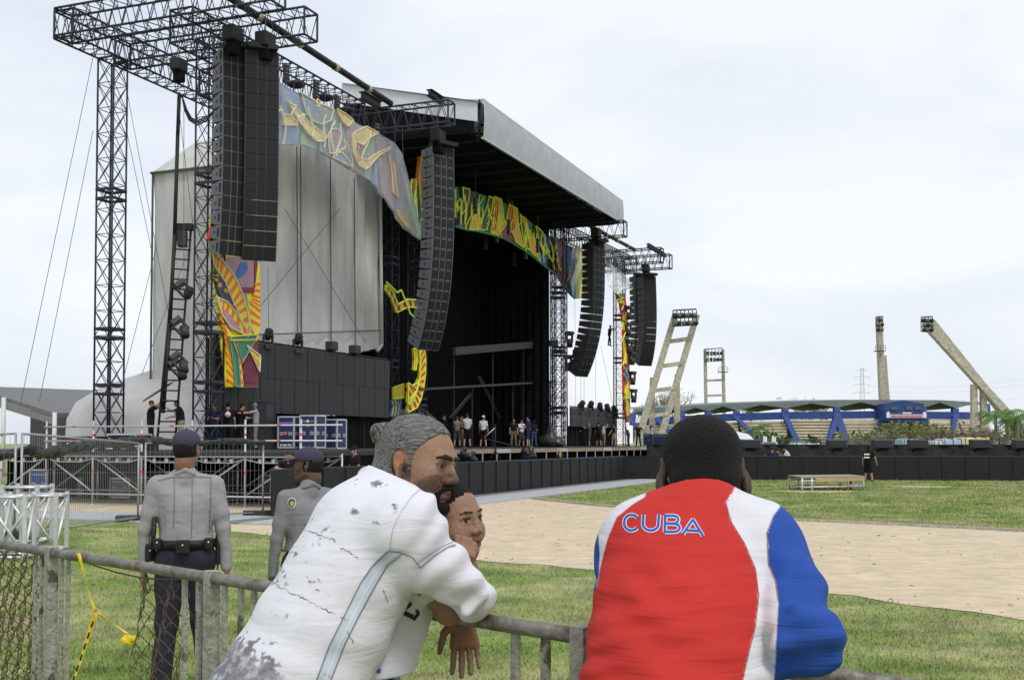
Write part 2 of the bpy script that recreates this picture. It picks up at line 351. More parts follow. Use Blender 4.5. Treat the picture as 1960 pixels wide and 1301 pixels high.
# grey corner flap
MB().grid([[on_t(862, 195, 9), on_t(895, 190, 7.4), on_t(925, 190, 6.0)], [on_t(872, 204, 9), on_t(900, 206, 7.3), on_t(924, 208, 6.0)], [on_t(895, 222, 8.3), on_t(908, 228, 7.1), on_t(922, 226, 6.02)], [on_t(906, 244, 7.8), on_t(909, 243, 7), on_t(913, 242, 6.2)]]).build('corner_flap', M_tarp, rf)
u_ = MB(); u_.sbox(sl0 + .3, sl1 - .3, 6.6, 14.6, 16.75, 16.95); u_.build('underside', M_drape, rf)
bb = MB()
for i in range(12):
    s_ = sl0 + 1 + i * 2.1
    bb.tube(S(s_, 6.4, 16.6), S(s_, 14.5, 16.6), .06, 5); bb.tube(S(s_, 6.4, 17.9), S(s_, 13, 19.0), .06, 5)
    for t_ in np.arange(6.4, 13, 1.1): bb.tube(S(s_, t_, 16.6), S(s_, t_ + .55, 17.9 + .17 * (t_ - 6.4)), .03, 4)
bb.build('rafters', M_blk, rf, 'stuff')
for s_ in (sl0 + .2, sl1 - .2):
    MB().grid([[S(s_, t_, 16.8) for t_ in (6.3, 10, 13.5)], [top(s_, t_) - DZ * .95 for t_ in (6.3, 10, 13.5)]]).build('gable', M_drape, rf); MB().grid([[top(s_ - .05, t_) - DZ * .97 for t_ in (6.1, 10, 13.6)], [top(s_ - .05, t_) - DZ * .02 for t_ in (6.1, 10, 13.6)]]).build('verge', M_tarpL, rf)
# hanging fixtures below the roof
for i in range(14):
    s_ = 27.5 + i * 1.6; t_ = 8.6 + (i % 3) * 1.4; p = S(s_, t_, 15.1 - .1 * i)
    o = thing('hanging_fixture', 'small dark lamp bar hanging under the roof, number %s from the near side' % ('one two three four five six seven eight nine ten eleven twelve thirteen fourteen'.split()[i]), 'lamp bar', p, 'lamp bars hung under the stage roof')
    MB().tube(p, p + DZ * 1.6, .012, 4).build('cable', M_wire, o)
    for k in range(4): MB().obox(p - DZ * k * .22, DS * .12, DT * .08, DZ * .09).build('lamp', M_cab2, o)
# ---- black stage interior -------------------------------------------------------------------
def drape(name, label, a, b, z0, z1, m=M_drape, fold=.12, n=60, cat='drape'):
    A, B = S(*a, 0), S(*b, 0); nn = (B - A).cross(DZ).normalized(); P = []
    for z in (z0, (z0 + z1) / 2, z1):
        P.append([A.lerp(B, i / n) + nn * fold * math.sin(i * 1.9) * (1 - .4 * (z - z0) / (z1 - z0)) + DZ * z for i in range(n + 1)])
    return tag(MB().grid(P).build(name, m), label, cat)
drape('backdrop_drape', 'black drape closing the back of the stage opening', (29, 15.2), (49.5, 15.2), 1.5, 17.0, n=90)
drape('side_drape', 'black side drape beside the near edge of the stage opening', (30.3, 13.6), (33.2, 15.0), 1.5, 15.5, n=16)
drape('side_drape', 'black side drape at the far edge of the stage opening', (47.6, 9.9), (48.2, 15.1), 1.5, 16.5, n=30)
for nm, a, b, r in (('pale horizontal bar across the dark back of the stage', (870, 672), (1066, 656), .22), ('thin lower bar across the dark back of the stage', (800, 745), (1062, 730), .06)):
    o = thing('set_bar', nm, 'bar', on_t(a[0], a[1], 11.2)); A, B = on_t(*a, 11.2), on_t(*b, 11.2); d = (B - A)
    MB().obox((A + B) / 2, d / 2, DT * .1, DZ * r).build('bar', mat('set_bar_grey', (.05, .05, .053), .8), o)
    for u in (.02, .35, .65, .98): MB().tube(A.lerp(B, u) + DT * .2, V((A.lerp(B, u).x, A.lerp(B, u).y, 1.5)) + DT * .2, .05, 5).build('post', M_blk, o)
for i, (a, b) in enumerate((((915, 720), (955, 800)), ((1030, 745), (1068, 800)), ((860, 800), (900, 752)))):
    o = MB(); A, B = on_t(*a, 11.4), on_t(*b, 11.4); o.tube(A, B, .045, 6); o.tube(A + DS * .35, B + DS * .35, .03, 6)
    tag(o.build('diagonal_brace', mat('brace_grey', (.035, .035, .038), .6)), ['double diagonal brace left of the middle of the dark stage', 'double diagonal brace near the far side of the dark stage', 'short faint brace low in the dark stage behind the near crew'][i], 'brace')
# ---- decks ------------------------------------------------------------------------------------
st = thing('stage_deck', 'long black stage deck on legs with plywood front edges', 'stage', S(36, 8, 0))
MB().sbox(6.5, 68, 3.6, 24, 1.40, 1.55).build('deck', M_deck, st)
for i in range(26):
    s0 = 15 + i * 1.6; MB().sbox(s0, s0 + 1.57, 3.52, 3.6, 1.36, 1.54).build('edge_board', M_ply if i % 5 else M_alu, st)
    MB().tube(S(s0, 3.55, 0), S(s0, 3.55, 1.36), .035, 5).build('leg', M_galv, st)
MB().sbox(14, 46, 1.9, 3.3, .78, .88).build('lower_step', M_deck, st)
for i in range(20):
    s0 = 14 + i * 1.6; MB().sbox(s0, s0 + 1.57, 1.84, 1.9, .74, .90).build('step_board', M_ply if i % 4 else M_blk, st)
    MB().tube(S(s0 + .05, 1.87, 0), S(s0 + .05, 1.87, .74), .03, 5).build('leg', M_galv, st)
MB().sbox(7, 68, 4.2, 4.3, .0, 1.38).build('skirt', M_drape, st)
# scaffold wing
sw = thing('scaffold_wing', 'galvanised scaffold platform with guard rails at the near end of the stage', 'scaffold', S(3, 6, 0))
T0 = [1.05, 2.83, 4.6, 6.35, 8.1, 9.85, 11.6]
for s_ in (3.0, 5.2):
    for k, t_ in enumerate(T0):
        MB().tube(S(s_, t_, .02), S(s_, t_, 2.45 if s_ < 4 and t_ < 10.5 else 1.5), .03, 8).build('standard', M_galv, sw)
        MB().tube(S(s_, t_, 0), S(s_, t_, .03), .1, 8).build('base_plate', M_galv, sw)
        for z in (.95,) + ((2.0,) if s_ < 4 else ()): MB().tube(S(s_, t_, z), S(s_, t_, z + .07), .034, 8).build('band', M_red, sw)
    for z in (.32, 1.42): MB().tube(S(s_ - .04, T0[0], z), S(s_ - .04, T0[-1], z), .026, 6).build('ledger', M_galv, sw)
    for a, b in zip(T0, T0[1:]):
        up = int(a * 10) % 2; MB().tube(S(s_ + .04, a, .35 if up else 1.4), S(s_ + .04, b, 1.4 if up else .35), .024, 6).build('diagonal', M_galv, sw)
        g_ = MB(); g_.path([S(s_, a, 1.36), S(s_, a + .45, 1.25), S(s_, b - .45, 1.25), S(s_, b, 1.36)], .018)
        for q in (.45, .87, 1.3): g_.obox(S(s_, a + q, 1.30), DT * .05, DS * .01, DZ * .06)
        g_.build('deck_girder', M_galv, sw)
for a, b in zip(T0, T0[1:]):
    MB().sbox(2.92, 5.3, a + .01, b - .01, 1.46, 1.55).build('deck_board', M_deck, sw)
for z in (1.86, 2.28): MB().tube(S(2.96, -.25, z), S(2.96, 9.9, z), .025, 6).build('guard_rail', M_galv, sw)
for t_ in (1.05, 4.6, 8.1):
    for z in (1.86, 2.28): MB().tube(S(2.96, t_ + .6, z), S(2.96, t_ + .72, z), .028, 6).build('band', M_red, sw)
MB().sbox(4.9, 14, 3, 16, 1.40, 1.53).build('rear_deck', M_deck, sw)
for i, t_ in enumerate(np.arange(3.4, 16, 1.9)):
    for s_ in (7.2, 10): MB().tube(S(s_, t_, 0), S(s_, t_, 1.4), .05, 6).build('rear_leg', M_tr, sw)
MB().sbox(7.6, 7.7, 1.2, 16, 0, 1.4).build('shade_sheet', M_drape, sw)  # black sheet added to darken the space under the scaffold, standing in for shade
# clutter under and on the wing: cable trunks, crates, bundles
def crate(label, c, sx, sy, sz, m, edge, name='flight_case', rz=None, marks=None, parts=True):
    rz = math.atan2(DS.y, DS.x) if rz is None else rz
    c = V(c); t = thing(name, label, 'case', c - V((0, 0, 0))); a = V((math.cos(rz), math.sin(rz), 0)); b = V((-math.sin(rz), math.cos(rz), 0)); up = DZ
    o = MB().obox(c + up * (sz / 2 + .05), a * sx / 2, b * sy / 2, up * sz / 2).build('body', m, t); bevel(o, .012)
    if not parts: return t
    ed = MB(); e_ = .028
    for i in (-1, 1):
        for j in (-1, 1):
            ed.obox(c + a * i * sx / 2 + b * j * sy / 2 + up * (sz / 2 + .05), a * e_, b * e_, up * (sz / 2 + .012))
            ed.obox(c + a * i * sx / 2 + up * (.05 + (sz if j > 0 else 0)), a * e_, b * (sy / 2 + .01), up * e_)
            ed.obox(c + b * i * sy / 2 + up * (.05 + (sz if j > 0 else 0)), a * (sx / 2 + .01), b * e_, up * e_)
    for s__ in (-1, 1): ed.obox(c + a * s__ * (sx / 2 + .003) + up * (sz * .82 + .05), a * .012, b * (sy / 2), up * .012)
    ed.build('edge_trim', edge, t)
    for i in (-.5, .5):
        for (ax1, ln, dep) in ((b, sy, -a * (sx / 2 + .012)), (a, sx, -b * (sy / 2 + .012))):
            n_ = dep.normalized(); MB().obox(c + dep + ax1 * ln * i * .55 + up * (sz * .45 + .05), ax1 * .075, n_ * .012, up * .06).build('handle_dish', edge, t)
            MB().obox(c + dep + ax1 * ln * i * .55 + up * (sz * .45 + .05) + n_ * .014, ax1 * .05, n_ * .006, up * .02).build('handle', M_blk, t)
    for i in (-1, 1):
        for j in (-1, 1): MB().ball(c + a * i * sx * .4 + b * j * sy * .4 + up * .035, .04).build('caster', M_blk, t)
    if marks:
        for (u, v, du, dv, mm) in marks: MB().obox(c - b * 0 - a * (sx / 2 + .016) + b * (u * sy) + up * (v * sz + .05), b * du, a * .004, up * dv).build('mark', mm, t)
    return t
M_mb = mat('print_purple', (.20, .16, .6), .6); M_mo = mat('print_orange', (.75, .2, .04), .6); M_mw = mat('print_white', (.8, .8, .82), .6)
def casept(px, py, s_): return on_s(px, py, s_)
c1 = on_s(582, 846, 6.0); c1.z = 1.55
crate('navy flight case with purple lettering and an orange dot on the wing deck', S(14.0, 8.35, 1.58), .7, .70, 1.16, M_blue, M_alu, marks=[(0.0, .80, .30, .035, M_mb), (0.02, .47, .06, .055, M_mo)] + [(.34 - .06 * k, .08, .018, .028, M_mw) for k in (0, 1, 3, 4, 5, 6, 8, 9, 10, 11)])
crate('taller navy flight case with pale trim right of the lettered case', S(14.0, 7.4, 1.58), .7, .66, 1.2, M_blue, M_alu, marks=[(0, .83, .045, .05, M_mw), (0, .68, .03, .03, M_mw)])
crate('narrow navy flight case half hidden behind the taller navy case', S(15.2, 7.15, 1.55), .7, .6, 1.1, M_blue, M_alu)
crate('low navy flight case with white round logo near the first tower', S(8.5, 11.4, 1.55), .8, 1.2, .5, M_blue, M_alu, marks=[(.0, .4, .28, .05, M_mb), (.02, .4, .05, .06, M_mw)])
crate('tall black speaker cabinet standing in front of the near video wall', S(13.6, 9.4, 1.55), .6, .75, 1.75, M_cab2, M_tr)
crate('grey aluminium case lying under the scaffold next to the barrier end', S(3.6, 1.2, 0.1), .6, .55, .55, M_alu, M_galv)
crate('navy case pair at the far end of the stage deck', S(68.0, 7.6, 1.55), 1.0, 2.6, .95, M_blue, M_alu)
kk = 0
words = ['leftmost', 'second', 'third', 'fourth', 'fifth', 'sixth', 'seventh', 'eighth', 'ninth', 'tenth', 'eleventh', 'twelfth', 'thirteenth', 'fourteenth']
cm = [mat('bin_green', (.03, .12, .07)), mat('bin_blue', (.05, .09, .25)), mat('bin_white', (.6, .6, .6)), M_blk, mat('bin_grey', (.2, .2, .2)), M_cab2]
for i in range(13):
    t_ = 13.2 - i * .92; s_ = 5.6 + rnd.uniform(-.4, 1.6); h = rnd.uniform(.35, .95)
    t = crate('%s of the crates stored in the dark under the scaffold platform' % words[i], S(s_, t_, .02), rnd.uniform(.5, .8), rnd.uniform(.55, .85), h, cm[i % 6], M_galv if i % 3 else M_blk, name='storage_crate', parts=True)
    t['group'] = 'crates under the scaffold platform'
for i in range(6):
    t_ = 10.6 - i * .55
    o = thing('cable_rack', '%s cable rack in the dark row at the outer end of the wing deck' % words[i], 'rack', S(5.0, t_, 1.55), 'cable racks on the wing deck')
    MB().obox(S(5.0, t_, 1.78), DS * .3, DT * .26, DZ * .23).build('frame', M_blk, o)
    for k in range(5): MB().tube(S(4.68, t_ + rnd.uniform(-.2, .2), 1.62 + k * .08), S(4.66, t_ + rnd.uniform(-.2, .2), 1.62 + k * .08), .03, 7).build('plug', [M_alu, M_red, M_cab, M_ply][rnd.randrange(4)], o)
# grey tarp walls, tents -------------------------------------------------------------------------
def tarpwall(name, label, cols, t_, m, n=14, amp=.12, seams=()):
    """cols: list of (px, ytop, ybot) traced across the wall on plane t"""
    t = thing(name, label, 'tarp', on_t(cols[0][0], cols[0][2], t_)); P = []
    for j in range(n + 1):
        row = []
        for i in range(len(cols) * 6 - 5):
            k, f = divmod(i, 6); k2 = min(k + 1, len(cols) - 1); f /= 6
            c = [cols[k][q] * (1 - f) + cols[k2][q] * f for q in range(3)]
            p = on_t(c[0], c[1] + (c[2] - c[1]) * j / n, t_); row.append(p + DT * amp * (math.sin(i * 2.3 + j * .25) + .5 * math.sin(i * .9 + j * .8)))
        P.append(row)
    MB().grid(P).build('sheet', m, t)
    for (a, b) in seams: MB().path([on_t(*a, t_ - .22), on_t(*b, t_ - .22)], .03, 5).build('seam', M_wire, t)
    return t
tarpwall('tarp_wall', 'big grey tarp hanging behind the wrapped banner above the video wall', [(486, 232, 690), (540, 235, 690), (600, 240, 685), (660, 245, 680), (700, 262, 672), (729, 300, 664)], 13.2, M_tarp, seams=[((568, 280), (570, 665)), ((575, 280), (577, 665)), ((632, 300), (634, 665)), ((678, 340), (680, 668)), ((496, 640), (732, 632))])
pb = thing('tarp_batten', 'white rolled edge along the free side of the grey tarp', 'batten', on_t(730, 664, 13)); MB().path([on_t(728, 372, 13), on_t(731, 660, 13), on_t(722, 672, 13)], .09, 7).build('tube', mat('white_pvc', (.7, .7, .7), .5), pb)
th = thing('tarp_house', 'tall grey tarp-clad structure with hipped top behind the towers', 'tent', S(18, 18, 0))
zq = lambda y, Y: 1.8 + (847.5 - y) / F * Y
tw = [(16.6, 17, 0), (16.6, 25, 0)]
P = []
for j, z in enumerate((0, 3, 6, 9, 11.5, 13.6)):
    P.append([S(16.6 + .06 * math.sin(i * 1.7 + j), 13.6 + i * .34, z) for i in range(11)] )
MB().grid(P).build('end_wall', M_tarp, th)
P = [[S(16.6 + i * .9, 17.0 + .07 * math.sin(i * 2.2 + z), z) for i in range(16)] for z in (0, 3, 6, 9, 11.5, 13.6)]
MB().grid(P).build('side_wall', M_tarp, th)
MB().grid([[S(16.5, 13.4, 13.5), S(16.5, 17.1, 13.5), S(30, 17.1, 13.5)], [S(17.6, 13.4, 15.0), S(17.6, 15.6, 15.0), S(30, 15.6, 15.0)]], False).build('hip_roof', M_tarp, th)
MB().path([S(16.45, 13.4, 13.5), S(16.45, 17.1, 13.5), S(30, 17.1, 13.5)], .05).build('eaves_seam', M_wire, th)
MB().path([S(16.55, 17.05, 0), S(16.55, 17.05, 13.5)], .05).build('corner_seam', M_wire, th)
def tent(label, s0, t0, t1, zt, z1, ext):
    t = thing('skirt_tent', label, 'tent', S(s0, (t0 + t1) / 2, 0)); P = []
    prof = [(0, 0), (0.05, 1.4), (.18, z1 * .8), (.7, z1), (2.2, z1 + (zt - z1) * .45), (ext, zt)]
    for q, z in prof: P.append([S(s0 + q, t0 + (t1 - t0) * i / 8, z + .03 * math.sin(i * 2)) for i in range(9)])
    MB().grid(P).build('canopy', mat('tent_grey', (.50, .50, .49), .65, var=.06, scale=.8, bump=.3, bscale=1.5), t)
    for tt in (t0, t1): MB().add([S(s0 + q, tt, z) for q, z in prof] + [S(s0 + ext, tt, 0)], [tuple(range(len(prof) + 1))]).build('gable', MATS['tent_grey'], t)
    MB().path([S(s0 + q, t0, z) + DZ * .02 for q, z in prof], .04).build('piping', M_wire, t)
    return t
tent('low grey tent with rounded eaves at the outer left behind the first tower', 13.2, 15.2, 18.7, 5.1, 3.5, 5.4)
tent('low grey tent skirt right of the first tower below the tarp house', 12.9, 11.6, 15.1, 4.9, 3.4, 3.8)
# guy wires --------------------------------------------------------------------------------------
gw = [((178, 110), (40, 770), 16), ((178, 250), (75, 770), 16), ((232, 115), (330, 640), 15.5), ((232, 200), (290, 480), 15.8), ((340, 190), (395, 640), 10.5), ((300, 470), (225, 770), 14), ((352, 200), (352, 560), 10.2), ((360, 480), (270, 720), 12)]
for i, (a, b, t_) in enumerate(gw):
    o = MB().tube(on_t(*a, t_), on_t(*b, t_), .012, 4).build('guy_wire', M_wire)
    tag(o, ['outer steel wire slanting down from the first tower top', 'second steel wire slanting left from the first tower', 'wire running right from the first tower top', 'short wire right of the first tower', 'wire crossing behind the second tower', 'wire sloping down to the low tent', 'plumb wire left of the second tower', 'wire low between the two near towers'][i], 'wire')
tx = [((545, 400), (700, 655), 12.9), ((495, 590), (650, 400), 12.9), ((513, 510), (514, 640), 12.5), ((1118, 560), (1118, 830), 11), ((1140, 600), (1140, 820), 11), ((1150, 660), (1175, 785), 11), ((1112, 640), (1112, 830), 12), ((1100, 560), (1102, 780), 12), ((805, 310), (808, 640), 9), ((756, 215), (757, 420), 9.5), ((770, 240), (772, 340), 9.5)]
for i, (a, b, t_) in enumerate(tx):
    o = MB().tube(on_t(*a, t_), on_t(*b, t_), .014, 4).build('rigging_wire', M_wire)
    tag(o, ['thin bracing wire crossing the grey tarp downwards to the right', 'thin bracing wire crossing the grey tarp upwards to the right', 'thin wire below the near speaker hang', 'first plumb wire left of the far wing tower', 'second plumb wire left of the far wing tower', 'slanting wire beside the far video wall', 'plumb wire beside the far main speaker hang', 'plumb wire close to the far opening tower', 'plumb wire left of the central speaker hang', 'wire below the roof corner truss', 'second wire below the roof corner truss'][i], 'wire')
# video walls ---------------------------------------------------------------------------------------
M_led = mat('led_face', (.022, .023, .025), .55, var=.25, scale=14, bump=.15, bscale=90)
def led(label, t_, s0, s1, z0, z1, n):
    t = thing('video_wall', label, 'video wall', S((s0 + s1) / 2, t_, z0)); w_ = (s1 - s0) / n
    for i in range(n):
        for j in range(2): MB().sbox(s0 + i * w_ + .012, s0 + (i + 1) * w_ - .012, t_ + rnd.uniform(-.012, .012), t_ + .14, z0 + (z1 - z0) * j / 2 + .006, z0 + (z1 - z0) * (j + 1) / 2 - .006).build('led_panel', M_led, t)
    for i in range(0, n, 2): MB().tube(S(s0 + i * w_, t_ + .3, 1.5), S(s0 + i * w_, t_ + .3, z1 - .05), .05, 5).build('support_post', M_blk, t)
    MB().tube(S(s0, t_ + .1, z1 + .06), S(s1, t_ + .1, z1 + .06), .05, 6).build('top_rail', M_blk, t)
    return t
led('long black video wall below the big grey tarp', 11.0, 12.8, 27.1, 3.05, 5.88, 28)
led('small black video wall on the far wing', 11.0, 55.4, 67.0, 3.0, 4.4, 22)
drape('skirt_drape', 'black skirt hanging below the near video wall', (12.8, 11.25), (27.3, 11.25), 1.55, 3.05, n=70)
drape('skirt_drape', 'black skirt hanging below the far video wall', (55.2, 11.3), (67.2, 11.3), 1.55, 3.05, n=50)
# moving lights -------------------------------------------------------------------------------------
def moving_head(label, p, d, k=1.0, group=None, base=None, m=None):
    p, d = V(p), V(d).normalized(); t = thing('stage_light', label, 'stage light', p, group); m = m or M_cab2; u = d.orthogonal().normalized()
    MB().tube(p - d * .17 * k, p + d * .22 * k, .15 * k, 10, .17 * k).build('lamp_head', m, t)
    MB().tube(p + d * .22 * k, p + d * .26 * k, .15 * k, 10, .14 * k).build('lens', M_gril, t)
    b_ = V(base) if base is not None else p - d * .45 * k
    yk = MB(); dd = (b_ - p).normalized(); sd = dd.orthogonal().normalized()
    for q in (-1, 1): yk.obox(p + sd * q * .2 * k + dd * .18 * k, sd * .025 * k, dd * .2 * k, dd.cross(sd) * .06 * k)
    yk.obox(p + dd * .37 * k, sd * .22 * k, dd * .03 * k, dd.cross(sd) * .07 * k); yk.build('yoke', m, t)
    MB().obox(p + dd * .47 * k, sd * .2 * k, dd * .08 * k, dd.cross(sd) * .15 * k).build('base', m, t)
    return t
for i, (x, y) in enumerate(((513, 641), (570, 650), (635, 662), (679, 669))):
    p = on_t(x, y, 11.0); k = 1.05
    if i < 2: moving_head(['first hooded spotlight on top of the near video wall', 'second spotlight on top of the near video wall'][i], p, V((.3, -.5, .5)), k, 'lights on the near video wall', p - DZ)
    else:
        t = thing('stage_light', ['boxy covered light, third on the near video wall', 'boxy covered light, fourth on the near video wall'][i - 2], 'stage light', p, 'lights on the near video wall')
        bevel(MB().obox(p, DS * .26, DT * .2, DZ * .2).build('lamp_head', M_cab2, t), .04); MB().obox(p - DZ * .24, DS * .14, DT * .12, DZ * .05).build('base', M_blk, t)
for i, (x, y) in enumerate(((1112, 774), (1130, 775), (1148, 778), (1163, 780), (1177, 783))):
    p = on_t(x, y, 11.0); moving_head('%s of five small lights along the top of the far video wall' % words[i], p, V((.4 - .2 * i, -.5, .4)), 1.3, 'lights on the far video wall', p - DZ)
for i, (x, y) in enumerate(((1203, 603), (1203, 635), (1205, 668), (1211, 728), (1213, 762), (1210, 690), (1090, 655), (1088, 700))):
    p = on_t(x, y, 9.6); ml = moving_head('%s light of the column hanging beside the far speaker hang' % words[i] if i < 6 else ('upper' if i == 6 else 'lower') + ' light fixed to the far opening tower', p, V((0, 0, -1)), 1.35, 'lights on the far wing', p + DZ)
    if i < 6: MB().tube(p + DZ * .6, p + DZ * .9 - DS * 1.0 + DT * .3, .03, 5).build('arm', M_blk, ml)
lt = thing('ladder_truss', 'black ladder truss hung with stage lights being guided by the crew', 'ladder truss', at(322, 842, 40.5))
LA, LB = at(352, 440, 41.2), at(318, 846, 40.2); sd = V((.28, .12, 0))
for q in (-1, 1): MB().tube(LA + sd * q * .8, LB + sd * q, .045, 6).build('rail', M_blk, lt)
for i in range(22):
    c = LA.lerp(LB, i / 21); MB().tube(c - sd, c + sd, .03, 5).build('rung', M_blk, lt)
MB().obox(LA + V((0, 0, .1)), V((.32, 0, 0)), V((0, .12, 0)), V((0, 0, .12))).build('head_bracket', M_blk, lt)
bevel(MB().obox(LA - V((.02, .1, .35)), V((.16, 0, 0)), V((0, .14, 0)), V((0, 0, .3))).build('hoist', M_cab2, lt), .04)
for i, (x, y) in enumerate(((358, 562), (351, 633), (349, 700), (346, 712))[:4]):
    p = at(x + 2, y, 40.6); moving_head('%s light down the ladder truss' % words[i], p, V((.2, -.3, -1 if i else .2)), 1.0, 'lights on the ladder truss', p + V((-.3, 0, .3)))
cb = thing('power_cable', 'thick black cable hanging from the near overhead truss to the deck', 'cable', at(310, 800, 40.3))
MB().path([at(343, 178, 41), at(340, 260, 41), at(334, 450, 40.8), at(325, 620, 40.6), at(312, 790, 40.4)], .07, 7).build('cable', M_blk, cb)
cb2 = thing('cable_loop', 'drooping bundle of black cables between hanger and near speaker hang', 'cable', at(360, 230, 41))
for k in range(3): MB().path([at(343 + k, 182 - k, 41), at(349 + k, 186 + 3 * k, 41), at(353 + 2 * k, 210, 41), at(362 + 2 * k, 230 - 2 * k, 41), at(378, 240 - 4 * k, 41), at(398, 230 - 4 * k, 41), at(410, 212, 41)], .03, 5).build('cable', M_blk, cb2)
def hoist(label, px, py, t_, k=1.0, Y=None):
    p = on_t(px, py, t_) if Y is None else at(px, py, Y); t = thing('chain_hoist', label, 'hoist', p, 'chain hoists of the rig')
    bevel(MB().obox(p, DS * .28 * k, DT * .2 * k, DZ * .22 * k).build('motor', M_blk, t), .05); bevel(MB().obox(p - DZ * .38 * k + DS * .03, DS * .17 * k, DT * .16 * k, DZ * .22 * k).build('chain_bag', M_drape, t), .05)
    MB().tube(p + DZ * .2, p + DZ * 1.2, .02, 4).build('chain', M_wire, t); return t
hoist('covered chain hoist hanging alone left of the near speaker hang', 342, 125, 10, 1.0); hoist('chain hoist above the left half of the near speaker hang', 446, 66, 9, 1.25)
hoist('chain hoist above the right half of the near speaker hang', 508, 78, 8.2, 1.25); hoist('chain hoist above the central speaker hang', 838, 262, 7.4, 1.3)
hoist('chain hoist above the far main speaker hang', 1141, 446, 7.4, 1.4); hoist('chain hoist above the farthest speaker hang', 1236, 514, 9, 1.4)
# floodlights on the truss above the banner
for i, (x, y) in enumerate(((548, 142), (567, 162), (605, 172), (622, 187), (645, 200), (664, 212), (722, 252))):
    p = on_t(x, y, 11.0); t = thing('floodlight', '%s floodlight along the truss above the wrapped banner' % words[i], 'floodlight', p, 'floodlights above the banner')
    if i % 2 == 0:
        MB().obox(p, DS * .18, DT * .05, DZ * .42).build('housing', M_cab2, t)
        for a in (-1, 1):
            for b in range(5): MB().ball(p - DT * .06 + DS * .09 * a + DZ * (.32 - .16 * b), .055, n=6, m=4).build('bulb', M_cab, t)
    else:
        MB().ball(p, .42, .42, .16, 10, 6).build('housing', M_cab2, t); MB().tube(p, p + DZ * .5, .04, 5).build('hanger', M_blk, t)
# ---- line arrays -----------------------------------------------------------------------------------
def line_array(label, top, n, h, wd, dp, alpha, bend, label_marks=True, m=M_cab, vents=False):
    top = V(top); toc = (CAM - top); toc.z = 0; toc.normalize(); a = R(alpha)
    nrm = V((toc.x * math.cos(a) - toc.y * math.sin(a), toc.x * math.sin(a) + toc.y * math.cos(a), 0)); rt = V((-nrm.y, nrm.x, 0)) * -1
    t = thing('line_array_speaker', label, 'speaker', top, 'line array speaker hangs')
    bevel(MB().obox(top + DZ * .12, rt * wd * .45, nrm * dp * .45, DZ * .1).build('flying_frame', M_blk, t), .03)
    # shared box, local frame: x width, y forward, z up, origin at its front top middle
    def mk(mb, m_, nm):
        o_ = mb.build(nm, m_); me = o_.data; bpy.data.objects.remove(o_); return me
    f, b_ = h * .97, h * .70
    pr = [(0, 0), (0, -f), (-dp, -(f + b_) / 2), (-dp, -(f - b_) / 2)]
    c_ = MB(); c_.prism([(-wd / 2, y, z) for y, z in pr], (wd, 0, 0)); cab = mk(c_, m, 'cabinet')
    q = wd / 2; gr_ = []
    for x0, x1 in ((-q * .93, -q * .30), (-q * .22, q * .22), (q * .30, q * .93)): g_ = MB(); g_.obox(((x0 + x1) / 2, .012, -f / 2), ((x1 - x0) / 2, 0, 0), (0, .012, 0), (0, 0, f * .46)); gr_.append(('grille', mk(g_, M_gril, 'grille')))
    hnd = []
    for sx in (-1, 1):
        k_ = MB(); k_.obox((sx * (q + .002), -dp * .55, -f * .5), (.004, 0, 0), (0, .05, 0), (0, 0, .06)); hnd.append(('handle', mk(k_, M_blk, 'handle')))
        if vents: k_ = MB(); k_.obox((sx * (q + .003), -dp * .16, -f * .5), (.004, 0, 0), (0, dp * .11, 0), (0, 0, f * .3)); hnd.append(('vent', mk(k_, M_blk, 'vent')))
    if label_marks:
        for x in (-q * .6, 0, q * .6): r_ = MB(); r_.obox((x, .027, -f * .93), (.10, 0, 0), (0, .002, 0), (0, 0, .012)); hnd.append(('badge', mk(r_, mat('badge_grey', (.22, .22, .24), .5), 'badge')))
    pos = top.copy(); ang = R(bend[0])
    for i in range(n):
        u = i / (n - 1); ang = R(bend[0] + (bend[1] - bend[0]) * u ** bend[2])
        fy = nrm * math.cos(ang) - DZ * math.sin(ang); fz = nrm * math.sin(ang) + DZ * math.cos(ang)
        Mx = Matrix(((rt.x, fy.x, fz.x, 0), (rt.y, fy.y, fz.y, 0), (rt.z, fy.z, fz.z, 0), (0, 0, 0, 1)))
        o_ = link('speaker_box', cab, t); o_.matrix_local = Matrix.Translation(pos - top) @ Mx
        for nm, me in gr_ + hnd: link(nm, me, o_)
        pos = pos - fz * h
    return t
line_array('left one of the two near speaker hangs, showing pale box sides', on_t(449, 95, 9.2), 14, .545, .95, .9, 24, (-2, 9, 2.2), False, M_cab, True)
line_array('right one of the two near speaker hangs, all dark grille', on_t(502, 98, 8.3), 14, .555, 1.24, .6, 8, (-2, 15, 2.4), False, M_cab2)
line_array('tall curved speaker hang at the near edge of the stage opening', on_t(849, 282, 7.3), 20, .49, 1.25, .95, 37, (-1, 26, 2.4), True, M_cab)
line_array('tall curved speaker hang at the far edge of the stage opening', on_t(1146, 464, 7.3), 19, .49, 1.3, .95, 52, (-1, 30, 2.0), True, M_cab2)
line_array('front one of the two farthest speaker hangs', on_t(1243, 528, 8.6), 14, .54, 1.3, .9, 35, (-3, 24, 2.4), False, M_cab2)
line_array('rear one of the two farthest speaker hangs, seen behind the front one', on_t(1226, 528, 9.8), 13, .54, 1.2, .8, 40, (-3, 16, 2.4), False, M_cab2)
bx = thing('monitor_box', 'small black box hung left of the far main speaker hang', 'speaker', on_t(1108, 680, 9)); bevel(MB().obox(on_t(1108, 678, 9), DS * .5, DT * .3, DZ * .3).build('cabinet', M_cab2, bx), .03); MB().path([on_t(1104, 690, 9), on_t(1106, 705, 9), on_t(1114, 716, 9), on_t(1118, 712, 9)], .05).build('cable', M_blk, bx)
